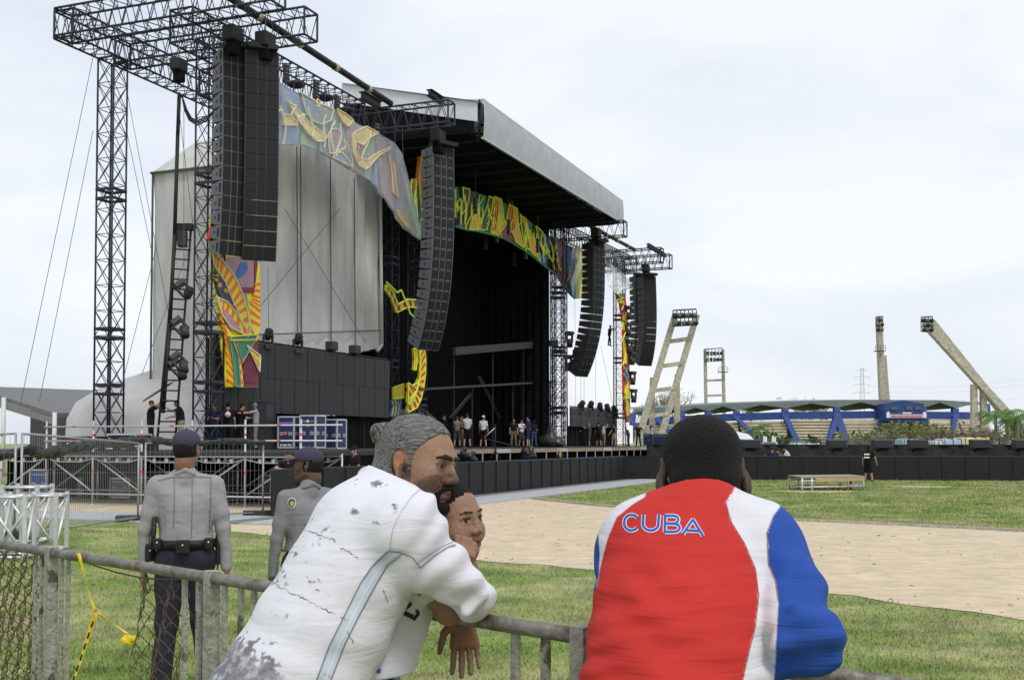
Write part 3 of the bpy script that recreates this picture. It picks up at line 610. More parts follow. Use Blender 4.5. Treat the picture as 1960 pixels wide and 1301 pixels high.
# ---- crowd barriers --------------------------------------------------------------------------------
M_bar = mat('barrier_black', (.009, .009, .010), .7, var=.4, scale=2.5, bump=.3, bscale=5)
def barrier(label, A, B, n, h, name='crowd_barrier', front=None, posts=True):
    A, B = V(A), V(B); t = thing(name, label, 'barrier', A); d = (B - A) / n; nn = d.cross(DZ).normalized()
    if front is not None and nn.dot(front) < 0: nn = -nn
    for i in range(n):
        a = A + d * i; P = []
        MB().obox(a + d * .5 + DZ * h * .5, d * .492, nn * .02, DZ * h * .492).build('panel', M_bar, t)
        if posts: MB().obox(a + DZ * h * .5 + nn * .03, d.normalized() * .03, nn * .03, DZ * h * .495).build('post', M_blk, t)
    MB().tube(A + DZ * h, B + DZ * h, .03, 6).build('top_rail', M_tr, t)
    return t
barrier('long black crowd barrier along the front of the stage', S(0, 0, 0), S(30.9, 0, 0), 26, 1.14, front=-DT)
CB = S(30.95, 0, 0); CE = V((27, 54.2, 0))
barrier('black crowd barrier running right across the field', CB, CE, 20, 1.15, front=V((0, -1, 0)))
# runway with black drape behind the field barrier
rw = thing('runway', 'black draped catwalk behind the field barrier', 'stage', V((15, 62, 0)))
RA, RB = S(38.5, .9, 0), V((31, 60.5, 0)); n = 120; nn = (RB - RA).cross(DZ).normalized()
P = [[RA.lerp(RB, i / n) + nn * (-.16 + .3 * z) * math.sin(i * 1.1 + 2 * math.sin(i * .37)) * .6 + DZ * z for i in range(n + 1)] for z in (0, .5, 1.1, 1.68)]
MB().grid(P).build('drape', mat('runway_drape', (.030, .030, .032), .85, var=.3, scale=2, bump=.3, bscale=3), rw)
MB().add([RA + DZ * 1.68, RB + DZ * 1.68, RB + V((0, 3, 1.68)), RA + V((0, 3, 1.68))], [(0, 1, 2, 3)]).build('deck', M_deck, rw)
MB().tube(RA + DZ * 1.7, RB + DZ * 1.7, .03, 6).build('edge_rail', M_tr, rw)
so_ = thing('stage_ramp', 'sloping black apron wall where the deck meets the catwalk', 'stage', S(36, 1.2, 0))
MB().prism([S(46, 1.6, 0), S(46, 1.6, 1.5), S(60, 2.6, 1.5), S(60, 2.6, 0)], DT * 1.2).build('wall', mat('apron_grey', (.05, .05, .053), .8), so_)
for i, x in enumerate((1437, 1602, 1689, 1757, 1876, 1958)):
    p = at(x, 855, 60.2); t = thing('wedge_speaker', '%s black wedge speaker tilted on the catwalk edge' % ['first', 'second', 'third', 'fourth', 'fifth', 'last'][i], 'speaker', p, 'wedge speakers along the catwalk')
    a, b = V((.56, 0, 0)), V((0, .3, 0)); tl = rnd.uniform(-.1, .2)
    bevel(MB().prism([p + V((-.48, -.38, -.05)), p + V((-.48, .3, -.2)), p + V((-.48, .35, .40)), p + V((-.48, -.2, .37))], (.96, 0, .0)).build('cabinet', M_cab2, t), .03)
    MB().prism([p + V((-.43, -.395, -.02)), p + V((-.43, -.225, .33)), p + V((.43, -.225, .33)), p + V((.43, -.395, -.02))], (0, -.015, .004)).build('grille', M_gril, t); MB().box(p + V((0, 0, -.22)), .5, .4, .12).build('stand', M_blk, t)
# far wing deck continuing right
# ------------------------------------------------------------------ painted scenery
C_ = lambda n, c, **k: mat('paint_' + n, c, .5, var=.12, scale=2, **k)
PY, PO, PG, PM, PB, PN, PK, PR, PP, PD = C_('yellow', (.80, .66, .03)), C_('orange', (.85, .17, .02)), C_('green', (.03, .22, .12)), C_('maroon', (.22, .02, .06)), C_('blue', (.05, .16, .48)), C_('navy', (.05, .055, .11)), C_('pink', (.42, .25, .29)), C_('red', (.6, .03, .03)), C_('pale', (.75, .72, .55)), C_('amber', (.72, .36, .04))
PS = C_('sage', (.22, .32, .26)); PBR = C_('brown', (.07, .055, .05))
NEON = mat('neon_tube', (.75, .85, .05), .35, var=.05)
def shape(name, pts, t_, th, m, parent, line=None, lw=.035):
    """cut-out of the given outline standing th metres proud of plane t"""
    q = [on_t(x, y, t_) for x, y in pts]; o = MB().prism(q, DT * -th).build(name, m, parent)
    if line: MB().path([p - DT * (th + .02) for p in q], lw, 5, True).build('outline', line, o)
    return o
Z = lambda pts, k, ox, oy: [(ox + x / k, oy + y / k) for x, y in pts]
def stripes(par, poly_a, poly_b, n, t_, th, m, w_=.4):
    for i in range(n):
        u0, u1 = (i + .15) / n, (i + .15 + w_) / n
        ip = lambda P, u: (lambda k, f: (P[k][0] + (P[k + 1][0] - P[k][0]) * f, P[k][1] + (P[k + 1][1] - P[k][1]) * f))(min(int(u * (len(P) - 1)), len(P) - 2), u * (len(P) - 1) - min(int(u * (len(P) - 1)), len(P) - 2))
        shape('stripe', [ip(poly_a, u0), ip(poly_a, u1), ip(poly_b, u1 + .04), ip(poly_b, u0 + .04)], t_, th, m, par)
# scenic column, traced from zoom (660 px region, scale 2.829, offset 100,400)
sc1 = thing('scenic_column', 'bright painted scenic column with yellow and orange stripes below the near speaker hang', 'scenery', on_t(450, 740, 10.3))
zc = lambda pts: Z(pts, 2.829, 100, 400); tq = 10.4
shape('panel', zc([(845, 170), (850, 60), (890, 0), (960, 0), (1110, 240), (1108, 965), (935, 965), (905, 700), (880, 480)]), tq, .05, PY, sc1)
shape('pink_field', zc([(900, 260), (1090, 260), (1088, 425), (990, 430), (940, 350)]), tq, .09, PK, sc1)
shape('blue_disc', zc([(975, 365), (1010, 290), (1040, 285), (1048, 320), (1035, 350), (1005, 372)]), tq, .11, PB, sc1)
shape('red_flag', zc([(835, 165), (850, 90), (880, 75), (885, 100), (860, 130), (850, 175)]), tq, .1, PR, sc1); shape('blue_top', zc([(850, 70), (885, 0), (910, 0), (880, 75)]), tq, .1, PB, sc1)
L1 = [(850, 232), (905, 280), (965, 360), (1010, 455), (1040, 560), (1055, 680)]; L2 = [(858, 300), (880, 340), (920, 400), (960, 500), (990, 560), (1048, 680)]
shape('crescent', zc(L1 + L2[::-1]), tq, .14, PY, sc1, PP); stripes(sc1, zc(L1), zc(L2), 11, tq, .16, PO)
shape('navy_leaf', zc([(870, 342), (890, 345), (935, 420), (985, 545), (940, 520), (900, 485), (875, 430)]), tq, .15, PN, sc1)
for x, y, r in ((872, 385, 7), (888, 412, 11), (920, 443, 9), (966, 520, 7), (876, 360, 6), (926, 448, 8)): shape('dot', zc([(x + r * math.cos(a), y + 1.3 * r * math.sin(a)) for a in np.linspace(0, 6.28, 10)[:-1]]), tq, .17, PD, sc1)
L3 = [(880, 480), (930, 505), (985, 570), (1050, 680)]; L4 = [(885, 520), (905, 580), (950, 640), (1040, 690)]
shape('leaf', zc(L3 + L4[::-1]), tq, .14, PY, sc1, PP); stripes(sc1, zc(L3), zc(L4), 6, tq, .16, PO); shape('pink_leaf', zc([(900, 530), (945, 575), (1005, 660), (950, 655), (920, 610)]), tq, .17, PK, sc1)
shape('maroon_rail', zc([(985, 425), (1085, 425), (1085, 455), (985, 455)]), tq, .12, PM, sc1); shape('maroon_post', zc([(1082, 260), (1098, 260), (1098, 440), (1082, 440)]), tq, .12, PM, sc1)
shape('yellow_edge', zc([(1098, 300), (1110, 300), (1110, 660), (1085, 690), (1060, 640), (1038, 460), (1075, 480), (1085, 420)]), tq, .13, PY, sc1); stripes(sc1, zc([(1080, 400), (1075, 480), (1050, 500), (1065, 640)]), zc([(1110, 380), (1110, 480), (1110, 540), (1108, 640)]), 8, tq, .15, PO)
shape('green_stalk', zc([(1000, 460), (1038, 460), (1060, 640), (1078, 690), (1060, 690), (1035, 600)]), tq, .12, PS, sc1)
shape('green_beam', zc([(945, 690), (1090, 680), (1085, 710), (945, 712)]), tq, .16, PG, sc1, PY); shape('green_wedge', zc([(975, 710), (1082, 705), (1010, 830)]), tq, .15, PG, sc1, PS)
shape('maroon_field', zc([(1018, 830), (1062, 740), (1103, 700), (1103, 962), (1030, 962)]), tq, .10, PM, sc1); shape('maroon_panel', zc([(1020, 850), (1055, 780), (1088, 850), (1085, 940), (1030, 942)]), tq, .13, C_('plum', (.14, .02, .05)), sc1)
shape('arrow', zc([(1036, 740), (1107, 795), (1103, 880), (1062, 790)]), tq, .15, PY, sc1, PP); stripes(sc1, zc([(1050, 760), (1105, 830)]), zc([(1060, 790), (1103, 870)]), 3, tq, .17, PO)
L5 = [(888, 560), (905, 640), (925, 740), (935, 850), (938, 960)]; L6 = [(930, 640), (965, 690), (995, 780), (1015, 880), (1020, 960)]
shape('yellow_band', zc(L5 + L6[::-1]), tq, .13, PY, sc1); stripes(sc1, zc(L5), zc([(930, 650), (940, 740), (960, 850), (968, 960)]), 9, tq, .15, PO); stripes(sc1, zc([(975, 700), (990, 800), (1000, 960)]), zc([(990, 700), (1012, 800), (1022, 960)]), 6, tq, .15, PO)
shape('green_stem', zc([(930, 690), (950, 700), (985, 800), (998, 960), (972, 960), (962, 850), (945, 750)]), tq, .17, PG, sc1, PS)
# generic strip of scenery between a top and a bottom trace
def ipl(P, u):
    x0, x1 = P[0][0], P[-1][0]; x = x0 + (x1 - x0) * u
    for a, b in zip(P, P[1:]):
        if x <= b[0] + 1e-6: f = (x - a[0]) / max(1e-6, b[0] - a[0]); return (x, a[1] + (b[1] - a[1]) * f)
    return P[-1]
def strip(par, topl, botl, t_, th, m, name='panel', n=30):
    return shape(name, [ipl(topl, i / n) for i in range(n + 1)] + [ipl(botl, i / n) for i in range(n, -1, -1)], t_, th, m, par)
def sp(topl, botl, u, v):
    a, b = ipl(topl, u), ipl(botl, u); return (a[0] + (b[0] - a[0]) * v, a[1] + (b[1] - a[1]) * v)
def decorate(par, topl, botl, t_, n, seed, cols, neon=16, mline=None, amp=.03):
    r = random.Random(seed); us = sorted([r.random() for _ in range(n - 1)]); us = [0] + us + [1]; th = .05
    for a, b in zip(us, us[1:]):
        if b - a < .006: continue
        sk = r.uniform(-.03, .03); cl = lambda u: min(1, max(0, u))
        pts = [sp(topl, botl, cl(a + sk), 0.01), sp(topl, botl, cl(b + sk), 0.01), sp(topl, botl, cl((b + a) / 2 + (b - a) * .7), .5), sp(topl, botl, cl(b - sk), .99), sp(topl, botl, cl(a - sk), .99), sp(topl, botl, cl(a), .5)]
        th = .06 + .03 * (us.index(a) % 3); shape('painted_panel', pts, t_, th, cols[us.index(a) % len(cols)], par)
    for k in range(neon):
        u = r.random(); pts = []; v0, v1 = sorted((r.uniform(0, .5), r.uniform(.5, 1))); ph, dr = r.random() * 6, r.uniform(-.06, .06)
        for j in range(9):
            v = v0 + (v1 - v0) * j / 8; pts.append(on_t(*sp(topl, botl, min(1, max(0, u + dr * j / 8 + amp * math.sin(ph + j * .5))), v), t_ - .2))
        MB().path(pts, .045, 5).build('neon_tube', mline or NEON, par)
# wrapped banner
zb = lambda pts: Z(pts, 4.197, 530, 150)
bt = zb([(0, 20), (80, 85), (160, 130), (280, 175), (420, 235), (560, 310), (660, 380), (740, 400), (860, 480), (940, 515), (1000, 610), (1050, 800), (1090, 980), (1130, 1180), (1150, 1250)])
bl = zb([(0, 540), (200, 535), (270, 560), (400, 630), (560, 725), (700, 800), (770, 845), (860, 970), (930, 1080), (1000, 1190), (1080, 1260), (1130, 1290), (1150, 1300)])
bn = thing('wrapped_banner', 'long painted header still wrapped in clear plastic sagging above the grey tarp', 'scenery', on_t(640, 300, 9.6))
soft = [C_('haze_' + n, c) for n, c in (('slate', (.20, .26, .34)), ('teal', (.20, .33, .31)), ('mauve', (.32, .25, .30)), ('steel', (.20, .28, .46)), ('fern', (.24, .36, .28)), ('dusk', (.27, .27, .33)))]
SY, SO, SL = C_('soft_yellow', (.70, .55, .20)), C_('soft_orange', (.72, .30, .14)), C_('soft_line', (.78, .72, .45))
strip(bn, bt, bl, 9.75, .06, soft[0]); r_ = random.Random(4)
decorate(bn, bt, bl, 9.7, 17, 12, [soft[1], soft[3], soft[2], soft[5], soft[4], soft[0]], 12, SL, .02)
SH = [([(60, 190), (110, 230), (180, 320), (260, 390), (370, 470), (340, 510), (290, 510), (220, 450), (150, 360), (90, 260)], SY), ([(20, 290), (70, 300), (120, 350), (130, 380), (20, 380)], SY),
      ([(380, 450), (410, 410), (450, 410), (490, 450), (540, 560), (570, 650), (575, 715), (540, 660), (480, 595), (430, 600), (390, 610), (380, 530)], soft[5]),
      ([(570, 470), (600, 430), (690, 390), (780, 440), (700, 490), (660, 540), (600, 510), (600, 560), (640, 650), (700, 655), (780, 600), (880, 555), (880, 570), (790, 620), (720, 700), (680, 735), (620, 700), (580, 600)], SY),
      ([(450, 250), (520, 290), (580, 340), (540, 390), (500, 360), (470, 300)], SY), ([(160, 120), (290, 200), (420, 250), (400, 340), (330, 375), (260, 350), (200, 280)], soft[0]),
      ([(870, 620), (910, 680), (925, 850), (945, 960), (900, 920), (890, 760)], SO), ([(930, 1060), (980, 1090), (1030, 1160), (1060, 1225), (1000, 1180), (950, 1110)], PD), ([(290, 170), (315, 190), (300, 230), (285, 235)], PR),
      ([(430, 600), (490, 600), (540, 650), (575, 715), (500, 680), (415, 640)], soft[3])]
for pts, m in SH:
    o = shape('painted_shape', zb(pts), 9.7, .2, m, bn, SL, .03)
    if m is SY:
        xs_, ys_ = [p[0] for p in pts], [p[1] for p in pts]; cx, cy = sum(xs_) / len(xs_), sum(ys_) / len(ys_)
        for k in range(0, len(pts) - 1, 2):
            p, q = pts[k], pts[k + 1]; p2 = (p[0] * .6 + cx * .4, p[1] * .6 + cy * .4); q2 = (q[0] * .8 + cx * .2, q[1] * .8 + cy * .2)
            mx_ = ((p[0] + q[0]) / 2 * .85 + cx * .15, (p[1] + q[1]) / 2 * .85 + cy * .15); shape('stripe', zb([mx_, (mx_[0] + 14, mx_[1] + 4), (mx_[0] + 22, mx_[1] + 34), (mx_[0] + 8, mx_[1] + 34)]), 9.7, .215, SO, bn)
for x, y in [(r_.uniform(400, 500), r_.uniform(450, 590)) for _ in range(8)] + [(r_.uniform(250, 380), r_.uniform(240, 330)) for _ in range(8)]: shape('dot', zb([(x + 9 * math.cos(a), y + 9 * math.sin(a)) for a in np.linspace(0, 6.28, 8)[:-1]]), 9.7, .215, SO, bn)
M_film = mat('clear_plastic_film', (.80, .81, .84), .22, var=.05, scale=2, bump=.8, bscale=2.6, trans=.80, spec=.6, stretch=(1, 1, .5))
M_film2 = mat('crumpled_film', (.82, .83, .84), .25, var=.05, scale=2, bump=1.0, bscale=2.5, trans=.5, spec=.6)
P = []
for j in range(13):
    row = []
    for i in range(61):
        a = sp(bt, bl, i / 60, j / 12); row.append(on_t(a[0], a[1], 9.4) + DT * (.06 * math.sin(i * 1.9 + j * .6) + .05 * math.sin(i * .7 - j * 1.3)))
    P.append(row)
MB().grid(P).build('plastic_wrap', M_film, bn)
# open centre header (scale 3.943, offset 760,230)
zh = lambda pts: Z(pts, 3.943, 760, 230)
ht = zh([(440, 500), (520, 525), (660, 570), (800, 620), (880, 670), (1000, 770), (1110, 865), (1240, 900), (1300, 1010), (1340, 1080)]); hl = zh([(440, 800), (530, 828), (600, 835), (680, 855), (800, 890), (860, 920), (930, 965), (1000, 1010), (1060, 1060), (1130, 1115), (1200, 1165), (1250, 1240), (1300, 1310), (1340, 1345)])
hd = thing('painted_header', 'curved painted header with yellow neon lines across the stage opening', 'scenery', on_t(980, 420, 10))
strip(hd, ht, hl, 10.15, .08, PG); decorate(hd, ht, hl, 10.05, 26, 5, [PG, PB, PBR, PD, PM, PG, PBR, PB], 52, None, .012)
shape('yellow_arch', zh([(710, 580), (760, 600), (780, 760), (800, 770), (820, 640), (880, 670), (890, 800), (930, 960), (870, 920), (850, 860), (795, 790), (740, 870), (680, 850), (700, 740)]), 10.05, .2, C_('gold', (.66, .40, .04)), hd, NEON, .05)
for x in (725, 740, 755, 840, 855, 868): MB().path([on_t(*q, 9.83) for q in zh([(x, 610), (x + 4, 700), (x + (20 if x > 800 else -15), 830)])], .035, 5).build('red_line', PR, hd)
shape('maroon_arch', zh([(745, 870), (795, 800), (865, 918), (800, 890)]), 10.05, .18, PM, hd)
for pts, m in (([(470, 510), (522, 525), (515, 600), (490, 680), (455, 720), (450, 650), (475, 600)], PBR), ([(540, 740), (595, 660), (590, 830), (520, 825)], PD), ([(670, 575), (700, 590), (690, 680), (650, 830), (600, 830), (620, 740), (655, 640)], PBR), ([(905, 710), (935, 760), (985, 980), (950, 970), (920, 850)], PBR), ([(945, 780), (1010, 900), (1040, 1040), (990, 1000)], PD), ([(1025, 800), (1080, 850), (1110, 990), (1090, 1020), (1050, 920)], PBR)):
    o = shape('painted_shape', zh(pts), 10.05, .19, m, hd, NEON, .045)
    if m is PBR:
        for k in range(7):
            u = r_.random(); a, b = pts[0], pts[len(pts) // 2]; x, y = a[0] + (b[0] - a[0]) * u + r_.uniform(0, 14), a[1] + (b[1] - a[1]) * u; shape('dot', zh([(x + 6 * math.cos(q), y + 6 * math.sin(q)) for q in np.linspace(0, 6.28, 7)[:-1]]), 10.05, .205, PD, hd)
MB().path([on_t(*ipl(hl, i / 30), 9.9) for i in range(31)], .07, 5).build('lower_edge', PG, hd)
h2t, h2l = [(783, 345), (795, 340), (812, 352)], [(783, 400), (797, 445), (812, 440)]
hd2 = thing('painted_header', 'narrow painted scenery strip left of the central speaker hang', 'scenery', on_t(795, 400, 10.4)); strip(hd2, h2t, h2l, 10.5, .08, PB, n=6); decorate(hd2, h2t, h2l, 10.4, 7, 9, [PB, PG, PD, PM], 9, None, .05)
shape('orange_spire', [(795, 350), (799, 300), (803, 310), (806, 362), (797, 360)], 10.4, .2, PO, hd2, NEON, .04)
# scrolls beside the near edge of the opening (scale 4.817, offset 720,600)
zs = lambda pts: Z(pts, 4.817, 720, 600)
sr = thing('scroll_scenery', 'large curled yellow scroll with red stripes at the near edge of the opening', 'scenery', on_t(790, 760, 11.3))
o1 = [(330, 190), (385, 240), (420, 320), (432, 420), (430, 560), (415, 680), (385, 800), (350, 870), (270, 910)]; i1 = [(330, 250), (365, 300), (385, 380), (385, 480), (380, 580), (355, 640), (310, 665), (275, 640), (270, 860)]
shape('scroll', zs(o1 + i1[::-1]), 11.3, .12, PY, sr, NEON, .05); stripes(sr, zs(o1), zs(i1), 13, 11.3, .16, PR, .3)
MB().path([on_t(*q, 11.05) for q in zs([(345, 215), (395, 300), (408, 430), (402, 600), (370, 720), (300, 840)])], .05, 5).build('neon_tube', NEON, sr)
shape('inner_curl', zs([(325, 320), (350, 330), (358, 400), (345, 520), (325, 520), (335, 430)]), 11.3, .12, PD, sr, NEON, .04); shape('blue_blade', zs([(275, 790), (330, 720), (345, 700), (320, 790), (285, 850)]), 11.3, .18, PB, sr, NEON, .04)
sr2 = thing('scroll_scenery', 'fragment of blue and yellow scenery beside the near video wall end', 'scenery', on_t(757, 790, 12.2)); shape('yellow_block', zs([(145, 680), (235, 650), (235, 780), (145, 790)]), 12.3, .1, PY, sr2, NEON, .04); shape('blue_block', zs([(130, 800), (225, 780), (215, 900), (190, 960), (130, 960)]), 12.3, .1, PB, sr2)
for k in range(7): MB().path([on_t(*q, 12.1) for q in zs([(135 + 13 * k, 800 + 9 * (k % 3)), (150 + 12 * k, 860), (130 + 14 * k, 940)])], .04, 5).build('neon_tube', NEON if k % 2 else PB, sr2)
sr3 = thing('scroll_scenery', 'curled yellow scenery in the shadow above the large scroll', 'scenery', on_t(765, 580, 11.6))
aa = [(735, 545), (748, 560), (757, 583), (775, 573), (792, 574), (803, 588)]; ab = [(735, 556), (745, 570), (755, 598), (775, 588), (790, 588), (798, 600)]
shape('curl', aa + ab[::-1], 11.6, .12, PD, sr3, NEON, .05); stripes(sr3, aa, ab, 8, 11.6, .16, PBR, .3); MB().path([on_t(x, y, 11.4) for x, y in ((740, 540), (760, 560), (768, 555), (785, 600), (796, 610))], .05).build('neon_tube', NEON, sr3)
# far wing scenery
fc = thing('scenic_column', 'slim twisted painted column on the far wing tower', 'scenery', on_t(1192, 800, 10.0)); fa, fb = [(1176, 562), (1184, 580), (1190, 620), (1190, 700), (1191, 760), (1196, 808)], [(1194, 562), (1198, 590), (1202, 640), (1203, 700), (1204, 760), (1204, 808)]
shape('panel', fa + fb[::-1], 10.0, .1, PR, fc); r2 = random.Random(3)
def col_pt(u, v):
    P = lambda Q: (lambda k, f: (Q[k][0] + (Q[k + 1][0] - Q[k][0]) * f, Q[k][1] + (Q[k + 1][1] - Q[k][1]) * f))(min(int(u * 5), 4), u * 5 - min(int(u * 5), 4))
    a, b = P(fa), P(fb); return (a[0] + (b[0] - a[0]) * v, a[1] + (b[1] - a[1]) * v)
for k in range(18):
    u = k / 18; shape('painted_panel', [col_pt(u, r2.uniform(0, .4)), col_pt(u, r2.uniform(.6, 1)), col_pt(min(.99, u + .09), r2.uniform(.5, 1)), col_pt(min(.99, u + .09), r2.uniform(0, .4))], 9.95, .1 + .03 * (k % 2), [PG, PD, PY, PM, PB, PO, PY][k % 7], fc)
for k in range(16): u = k / 17; MB().path([on_t(*col_pt(u, r2.random()), 9.75), on_t(*col_pt(min(.99, u + .07), r2.random()), 9.75)], .05).build('neon_tube', NEON, fc)
fh = thing('painted_header', 'crumpled end of the painted header next to the far main speaker hang', 'scenery', on_t(1115, 520, 10.2)); ft, fl = [(1083, 475), (1100, 478), (1118, 482), (1130, 500)], [(1083, 555), (1100, 572), (1118, 570), (1130, 540)]
strip(fh, ft, fl, 10.3, .1, PG, n=8); decorate(fh, ft, fl, 10.2, 9, 2, [PG, PD, PB, PY], 14, None, .06)
def film(label, pts, t_, seed):
    t = thing('plastic_sheet', label, 'plastic sheet', on_t(*pts[-1], t_)); r = random.Random(seed); n = len(pts) // 2; a, b = pts[:n], pts[n:][::-1]; P = []
    for i in range(n):
        row = []
        for j in range(9): row.append(on_t(a[i][0] + (b[i][0] - a[i][0]) * j / 8, a[i][1] + (b[i][1] - a[i][1]) * j / 8, t_ + .35 * math.sin(i * 1.3 + j * 1.1) + r.uniform(-.12, .12)))
        P.append(row)
    MB().grid(P).build('sheet', M_film2, t)
film('crumpled clear plastic sheet hanging over the far end of the header', [(1098, 468), (1094, 490), (1094, 515), (1092, 540), (1096, 566), (1112, 572), (1116, 545), (1120, 520), (1128, 500), (1130, 482)], 9.5, 1)
film('clear plastic sheet blowing from the far wing truss', [(1161, 503), (1161, 518), (1161, 530), (1163, 545), (1176, 558), (1190, 556), (1214, 553), (1205, 537), (1190, 520), (1172, 506)], 9.3, 2)
# ------------------------------------------------------------------ stadium and background
M_stb = mat('stadium_blue', (.028, .06, .22), .7, var=.15, scale=.4)
M_stc = mat('stadium_cream', (.50, .45, .33), .85, var=.15, scale=.5)
M_can = mat('canopy_grey', (.165, .20, .20), .7, var=.12, scale=.3)
M_con = mat('weathered_concrete', (.42, .39, .32), .9, var=.3, scale=.8)
YS = 200.0
stad = thing('stadium_stand', 'low curved stadium grandstand with folded grey canopy and blue columns', 'stadium', at(1550, 850, YS))
cols = [1212, 1262, 1306, 1357, 1411, 1504, 1603, 1692, 1768, 1830, 1890]
yt = lambda x: np.interp(x, [1200, 1394, 1504, 1603, 1692, 1805, 1894], [783, 772, 768.5, 765.5, 764.7, 765.5, 771]); yb = lambda x: np.interp(x, [1200, 1411, 1504, 1603, 1692, 1830, 1894], [790, 785.5, 781, 779.5, 779, 781, 772])
Yc = lambda x: YS + 12 * ((x - 1600) / 400) ** 2
for a, b in zip(cols, cols[1:]):
    m_ = (a + b) / 2; q = MB()
    Pt = [at(a, yt(a), Yc(a)), at(m_, yt(m_), Yc(m_)), at(b, yt(b), Yc(b))]; Pb = [at(a, yb(a), Yc(a)), at(m_, yt(m_) + 4.5, Yc(m_)), at(b, yb(b), Yc(b))]
    back = V((0, 26, 1.2)); P = [[p + V((0, 26, 1.0)) for p in Pt], Pt, Pb, [p + V((0, 24, 0)) for p in Pb]]
    q.grid(P, False).build('canopy_fold', M_can, stad)
yband = lambda x: np.interp(x, [1200, 1411, 1504, 1692, 1890], [800, 791, 788, 786, 789])
zg = lambda p, z: V((p.x, p.y, z))
for i, (a, b) in enumerate(zip(cols, cols[1:])):
    if i >= 10: continue
    A, B = at(a, yband(a), Yc(a) - .5), at(b, yband(b), Yc(b) - .5); d = B - A
    MB().obox((A + B) / 2 - DZ * .65, d * .497, V((0, .4, 0)), DZ * .65).build('parapet', M_stb, stad)
    for k in range(9):
        zz = A.z - 1.55 - k * .52
        if zz < .6: break
        o = MB(); c = (A + B) / 2; c.z = zz; c.y += -.3 - k * .55; ins = (.49 - .012 * k)
        o.obox(c, V((d.x * ins, d.y * ins, 0)), V((0, .4, 0)), DZ * .19); o.build('tier', M_stc, stad)
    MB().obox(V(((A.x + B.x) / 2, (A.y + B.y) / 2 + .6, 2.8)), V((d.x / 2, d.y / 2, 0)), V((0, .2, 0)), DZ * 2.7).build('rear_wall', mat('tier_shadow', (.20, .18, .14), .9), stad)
for i, x in enumerate(cols):
    p = at(x, yb(x), Yc(x)); q = at(x, yband(x) + 14, Yc(x) - 1.9); sg = 1 if x < 1480 else (.35 if x < 1550 else -.7)
    MB().prism([p + V((-.5, 0, 0)), p + V((.5, 0, 0)), q + V((.6, 0, 0)), q + V((-.6, 0, 0))], (0, 1.2, 0)).build('column', M_stb, stad)
    f_ = zg(q + V((5.0 * sg, -5, 0)), 0); MB().prism([q + V((-.42, 0, .5)), q + V((.42, 0, .5)), f_ + V((.55, 0, 0)), f_ + V((-.5, 0, 0))], (0, 1.2, 0)).build('raking_leg', M_stb, stad)
    if 1550 < x < 1700: f2 = zg(q + V((.6, -5, 0)), 0); MB().prism([q + V((-.5, .2, .4)), q + V((.8, .2, .4)), f2 + V((.8, 0, 0)), f2 + V((-.6, 0, 0))], (0, 1.0, 0)).build('raking_leg', M_stb, stad)
pbx = MB(); a, b = at(1694, 772, 196), at(1768, 805, 196)
pbx.prism([V((a.x, 196, a.z)), V((a.x + 3, 196, a.z + .6)), V((b.x - 2, 196, a.z + .3)), V((b.x, 196, a.z)), V((b.x + 1, 196, b.z - .5)), V((a.x, 196, b.z))], (0, 6, 0)).build('press_box', M_stb, stad)
for x in (1712, 1740, 1757): c = at(x, 781, 195.9); MB().obox(c, (.55, 0, 0), (0, .08, 0), (0, 0, .28)).build('window', mat('stadium_window', (.10, .11, .10), .3), stad)
sgn = thing('stadium_sign', 'pale lettered sign panel on the blue press box', 'sign', at(1735, 796, 195.5))
c = at(1735, 796, 195.7); MB().obox(c, (2.9, 0, 0), (0, .06, 0), (0, 0, .30)).build('board', mat('sign_pale', (.55, .52, .60), .7), sgn)
for k in range(26): MB().obox(c + V((-2.6 + k * .208, -.08, .02 * (k % 3) - .06)), (.06 if k % 5 else .02, 0, 0), (0, .02, 0), (0, 0, .16)).build('letter', PR, sgn)
MB().obox(c + V((.1, 0, .52)), (.75, 0, 0), (0, .06, 0), (0, 0, .12)).build('caption', mat('sign_white', (.75, .75, .78), .7), sgn)
for sx in (-3.1, 3.1): MB().prism([c + V((sx - .3, -.05, -.3)), c + V((sx + .3, -.05, -.3)), c + V((sx + .3, -.05, .5)), c + V((sx, -.05, .8)), c + V((sx - .3, -.05, .5))], (0, .1, 0)).build('emblem', MATS['sign_white'], sgn)
bs = thing('wall_sign', 'small pale notice on the blue wall below the leaning floodlight mast', 'sign', at(1225, 804, 196)); MB().obox(at(1226, 804, 196), (.85, 0, 0), (0, .05, 0), (0, 0, .42)).build('board', MATS['sign_white'], bs)
